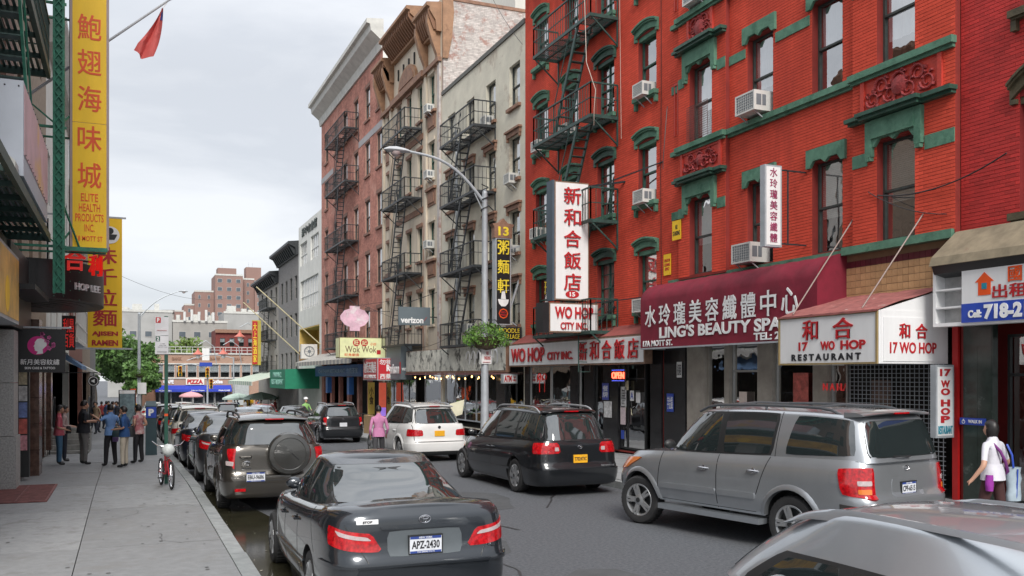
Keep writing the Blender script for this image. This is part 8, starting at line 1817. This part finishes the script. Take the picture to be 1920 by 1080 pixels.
# bags
def bag(lab, x, y, z, w, h, d, m_, strap=None, name='bag'):
    t = thing(name, lab, 'bag', (x, y, z-h/2), 'bags carried by people'); m = MB(); m.grid(lambda i, j: (x+w/2*math.cos(2*math.pi*i/12)*(1-.25*(j/4)**2+.1*math.sin(j)), y+d/2*math.sin(2*math.pi*i/12)*(1-.3*(j/4)**2), z-h/2+h*j/4), 12, 4, close=True); m.face([(x+w/2*math.cos(2*math.pi*i/12), y+d/2*math.sin(2*math.pi*i/12), z-h/2) for i in range(12)]); part('pouch', m, m_, t, 50)
    if strap: m = MB(); m.tube(strap, .014, 6); part('strap', m, m_, t, 50)
bag('dark shoulder bag of the woman in dark blue', -.16, 26.05, .92, .30, .26, .14, MATS['dark_teal'] if 'dark_teal' in MATS else trimk, [(-.26, 26.05, .98), (-.05, 26.2, 1.42), (-.08, 26.05, .98)])
bag('purple patterned bag beside the woman in light blue', -.24, 26.35, .78, .14, .26, .1, cloth('purple_bag', (.20, .13, .32)))
bag('black shoulder bag with red trim at the right of the group', .12, 26.6, .90, .24, .3, .14, trimk, [(.05, 26.6, 1.0), (.22, 26.9, 1.40), (.2, 26.6, 1.0)]); bag('dark handbag of the woman in pink', -1.42, 27.6, .92, .14, .2, .1, trimk)
# walker in pink beside the white SUV, cyclist, pedestrian on the right
person('person in a pink shirt walking away past the white SUV', 6.35, 24.4, G(24.4), 5, 1.66, cloth('pink_shirt', (.50, .20, .36)), cloth('charcoal_trousers', (.05, .05, .055)), trimk, arms=((.05, .05, -.5), (.06, .12, -.48)), sleeve=.85, stride=.2, hairlen=.02)
w_ = person('woman in a white tee shirt with a purple strap walking on the right pavement', 10.95, 9.02, .15, -10, 1.60, cloth('white_tee', (.60, .59, .64)), cloth('brown_trousers', (.055, .02, .02)), trimk, arms=((.20, .06, -.47), (.12, .16, -.40)), sleeve=.38, stride=-.15, hairlen=.12, hands=True, heavy=1.08, group=PS)
t = thing('crossbody_bag', 'purple bag with a strap across the back of the woman in white', 'bag', (10.8, 9.0, .95), 'bags carried by people')
m = MB(); m.tube([(10.88, 8.96, 1.46), (10.93, 8.89, 1.36), (11.01, 8.875, 1.22), (11.09, 8.90, 1.08), (11.11, 8.97, 1.02)], [.018, .02, .02, .02, .016], 8); part('strap', m, cloth('purple_strap', (.16, .03, .17)), t, 60)
m = MB(); m.grid(lambda i, j: (10.80+.065*math.cos(i*math.pi/6)*(1-.2*abs(j-2)), 8.95+.05*math.sin(i*math.pi/6), .82+.22*j/4), 12, 4, close=True); part('pouch', m, cloth('magenta_bag', (.28, .03, .30)), t, 60)
t = thing('tote_bag', 'pale blue tote bag hanging from the shoulder of the woman in white', 'bag', (11.3, 9.0, .7), 'bags carried by people'); m = MB(); m.grid(lambda i, j: (11.30+.13*math.cos(i*math.pi/8)*(.9+.1*math.sin(j*2)), 8.98+.07*math.sin(i*math.pi/8)+.01*math.sin(j*3), .66+.46*j/6), 16, 6, close=True); part('sack', m, mat('pale_blue_tote', (.36, .44, .50), .6, var=.2, vs=5), t, 60)
m = MB(); m.tube([(11.22, 8.92, 1.12), (11.17, 8.90, 1.3), (11.17, 8.98, 1.44)], .014, 6).tube([(11.28, 8.92, .7), (11.28, 8.9, 1.1)], .01, 5); part('handle', m, signb, t, 60)
# cyclist far off
cyc = person('rider in a green vest and white helmet far down the road by the black SUV', 9.35, 52, G(52)+.25, 175, 1.6, mat('hi_vis_green', (.24, .46, .14), .6), MATS['black_trousers'], trimk, arms=((.06, .34, -.30), (.06, .34, -.3)), sleeve=.9, hairlen=.0)
m = MB(); m.lathe((9.35, 52, G(52)+.25+1.60), (0, 0, 1), [(.13, 0), (.12, .06), (.07, .11), (.001, .125)], 14); solo('helmet', m, white, 'white helmet of the rider in the green vest', 'helmet', smooth=60)
t = thing('bicycle', 'dark delivery bicycle under the rider in the green vest', 'bicycle', (9.35, 52, G(52)), 'bicycles')
for y in (51.5, 52.6): m = MB(); m.lathe((9.35, y, G(52)+.34), (1, 0, 0), [(.34, -.02), (.34, .02), (.30, .02), (.30, -.02), (.34, -.02)], 20); part('wheel', m, rubber, t)
m = MB(); m.tube([(9.35, 52.6, G(52)+.34), (9.35, 52.2, G(52)+.9), (9.35, 51.7, G(52)+.85), (9.35, 51.5, G(52)+.34)], .02, 6); part('frame', m, trimk, t)
# distant passers-by
rr = random.Random(21); tops = [cloth('crowd_red', (.35, .06, .06)), cloth('crowd_white', (.5, .5, .5)), cloth('crowd_dark', (.04, .045, .06)), cloth('crowd_tan', (.35, .25, .16)), cloth('crowd_blue', (.08, .14, .3))]
protos = [person('distant walker in the crowd', -100, -50, 0, 0, 1.65, tp, MATS['dark_trousers'], trimk, arms=((.06, .05, -.5), (.06, .02, -.5)), stride=.15*(-1)**k, hairlen=.03, group='passers-by far down the street') for k, tp in enumerate(tops)]
where = ['red', 'white', 'dark', 'tan', 'blue']; usedp = set()
for k in range(26):
    if k < 14: x, y = rr.uniform(-2.0, .6), rr.uniform(52, 104)
    else: x, y = rr.uniform(10.2, 13), rr.uniform(78, 104)
    c = k % 5; side = 'left' if k < 14 else 'right'; lab = 'distant passer-by in a %s top on the %s pavement' % (where[c], side); f = rr.uniform(0, 360)
    if c not in usedp and k < 5: usedp.add(c); o = protos[c]; o.location = (x, y, G(y)+.15); o.rotation_euler.z = R(f); o['label'] = lab
    else: copy_tree(protos[c], (x, y, G(y)+.15), R(f), lab)
# ---------------------------------------------------------------- red bicycle
BX, BY = .80, 19.75
t = thing('bicycle', 'small red bicycle with a white bag over its handlebar chained to the green pole', 'bicycle', (BX, BY, .15), 'bicycles')
rd_ = mat('bicycle_red', (.50, .015, .03), .3, coat=1); z = .15; r = .27; ax = Vector((1, .12, 0)).normalized()
wh = [(BX+.04, BY-.48), (BX-.12, BY+.42)]
for (x, y) in wh:
    m = MB(); m.lathe((x, y, z+r), ax, [(r, -.018), (r+.006, 0), (r, .018), (r-.035, .018), (r-.035, -.018), (r, -.018)], 32); w = part('wheel', m, rubber, t, 40)
    m = MB(); m.lathe((x, y, z+r), ax, [(r-.035, -.012), (r-.035, .012), (r-.05, .01), (r-.05, -.01), (r-.035, -.012)], 32); part('rim', m, chrome, w, 40)
    m = MB(); fwd = ax.cross(Vector((0, 0, 1)))
    for k in range(16): a = k*math.pi/8; d = fwd*math.cos(a)+Vector((0, 0, math.sin(a))); m.bar(Vector((x, y, z+r))+ax*(.02*(-1)**k), Vector((x, y, z+r))+d*(r-.04), .004)
    m.tube([Vector((x, y, z+r))-ax*.05, Vector((x, y, z+r))+ax*.05], .018, 8); part('spokes', m, chrome, w)
A_, B_ = Vector((wh[0][0], wh[0][1], z+r)), Vector((wh[1][0], wh[1][1], z+r)); hd_ = A_.lerp(B_, .22)+Vector((0, 0, .36)); st_ = A_.lerp(B_, .62)+Vector((0, 0, .34)); bb = A_.lerp(B_, .55)+Vector((0, 0, -.01))
m = MB(); m.tube([hd_+Vector((0, 0, -.06)), bb], .022, 8).tube([hd_, st_-Vector((0, 0, .08))], .018, 8).tube([bb, st_+Vector((0, 0, .02))], .018, 8)
for s in (-1, 1): m.tube([bb+ax*s*.03, B_+ax*s*.045], .011, 6).tube([st_-Vector((0, 0, .06)), B_+ax*s*.045], .010, 6).tube([hd_+Vector((0, 0, -.06)), hd_+ax*s*.04+Vector((0, 0, -.1)), A_+ax*s*.045], .013, 6)
part('frame', m, rd_, t, 40)
m = MB(); m.tube([hd_, hd_+Vector((0, .02, .20))], .014, 6).tube([hd_+ax*-.32+Vector((0, .16, .30)), hd_+ax*-.22+Vector((0, .06, .22)), hd_+Vector((0, .0, .19)), hd_+ax*.22+Vector((0, .06, .22)), hd_+ax*.30+Vector((0, .16, .30))], .011, 7); part('handlebar', m, chrome, t, 40)
m = MB(); m.grid(lambda i, j: tuple(st_+Vector((.09*math.cos(i*math.pi/5)*(1 if j else .8)*(1.0 if math.sin(i*math.pi/5) > 0 else .5), .13*math.sin(i*math.pi/5), .05+.03*j))), 10, 1, close=True); m.face([st_+Vector((.09*math.cos(i*math.pi/5)*(1.0 if math.sin(i*math.pi/5) > 0 else .5), .13*math.sin(i*math.pi/5), .08)) for i in range(10)]); part('saddle', m, trimk, t, 50)
for s in (-1, 1): m = MB(); p = bb+ax*s*.06+Vector((0, s*.14, s*.06)); m.tube([bb+ax*s*.05, p], .01, 6).box(p.x-.05+s*.05, p.x+.05+s*.05, p.y-.035, p.y+.035, p.z-.012, p.z+.012); part('pedal', m, trimk, t)
m = MB(); m.lathe(bb, ax, [(.085, .03), (.085, .036), (.001, .036)], 16); part('chainring', m, trimk, t)
rr = random.Random(4); m = MB(); c = hd_+Vector((-.02, -.10, .13)); m.grid(lambda i, j: tuple(c+Vector((.125*math.sin(math.pi*(j+.3)/8)*math.cos(i*math.pi/8)*(1+.08*math.sin(i*3+j*2)), .11*math.sin(math.pi*(j+.3)/8)*math.sin(i*math.pi/8), .125*math.cos(math.pi*(j+.3)/8.4)*(1+.07*math.sin(i*2.3+j))))), 16, 8, close=True); solo('plastic_bag', m, mat('white_plastic', (.62, .66, .65), .35, var=.1, vs=20, bump=.6, bs=25), 'crumpled white plastic bag tied over the red bicycle handlebar', 'bag', 'bags carried by people', smooth=60)
# folding board and planters near the white SUV
t = thing('menu_stand', 'tilted pale menu board on a stand by the noodle restaurant', 'menu board', (10.6, 30, G(30)+.15)); z = G(30)+.15; m = MB(); m.hexa([(10.2, 29.9, z+1.0), (10.7, 29.8, z+1.15), (10.7, 29.84, z+1.15), (10.2, 29.94, z+1.0), (10.35, 30.1, z+1.5), (10.85, 30.0, z+1.65), (10.85, 30.04, z+1.65), (10.35, 30.14, z+1.5)]); part('board', m, mat('pale_menu_board', (.55, .52, .36), .5), t); m = MB(); m.tube([(10.5, 30, z), (10.5, 30, z+1.15)], .025, 6); part('post', m, iron, t)
t = thing('iron_fence', 'short black iron fence with a wooden crate board before the pink brick building', 'fence', (12, 49.5, G(49))); z = G(49)+.15
m = MB()
for k in range(16): m.bar((11.2, 45+k*.45, z), (11.2, 45+k*.45, z+1.0), .025)
m.bar((11.2, 45, z+1), (11.2, 51.8, z+1), .03).bar((11.2, 45, z+.3), (11.2, 51.8, z+.3), .03); part('railing', m, iron, t); m = MB(); m.box(10.9, 11.1, 43, 44.8, z, z+1.0); part('wooden_board', m, mat('worn_wood', (.34, .22, .11), .8, var=.2), t)
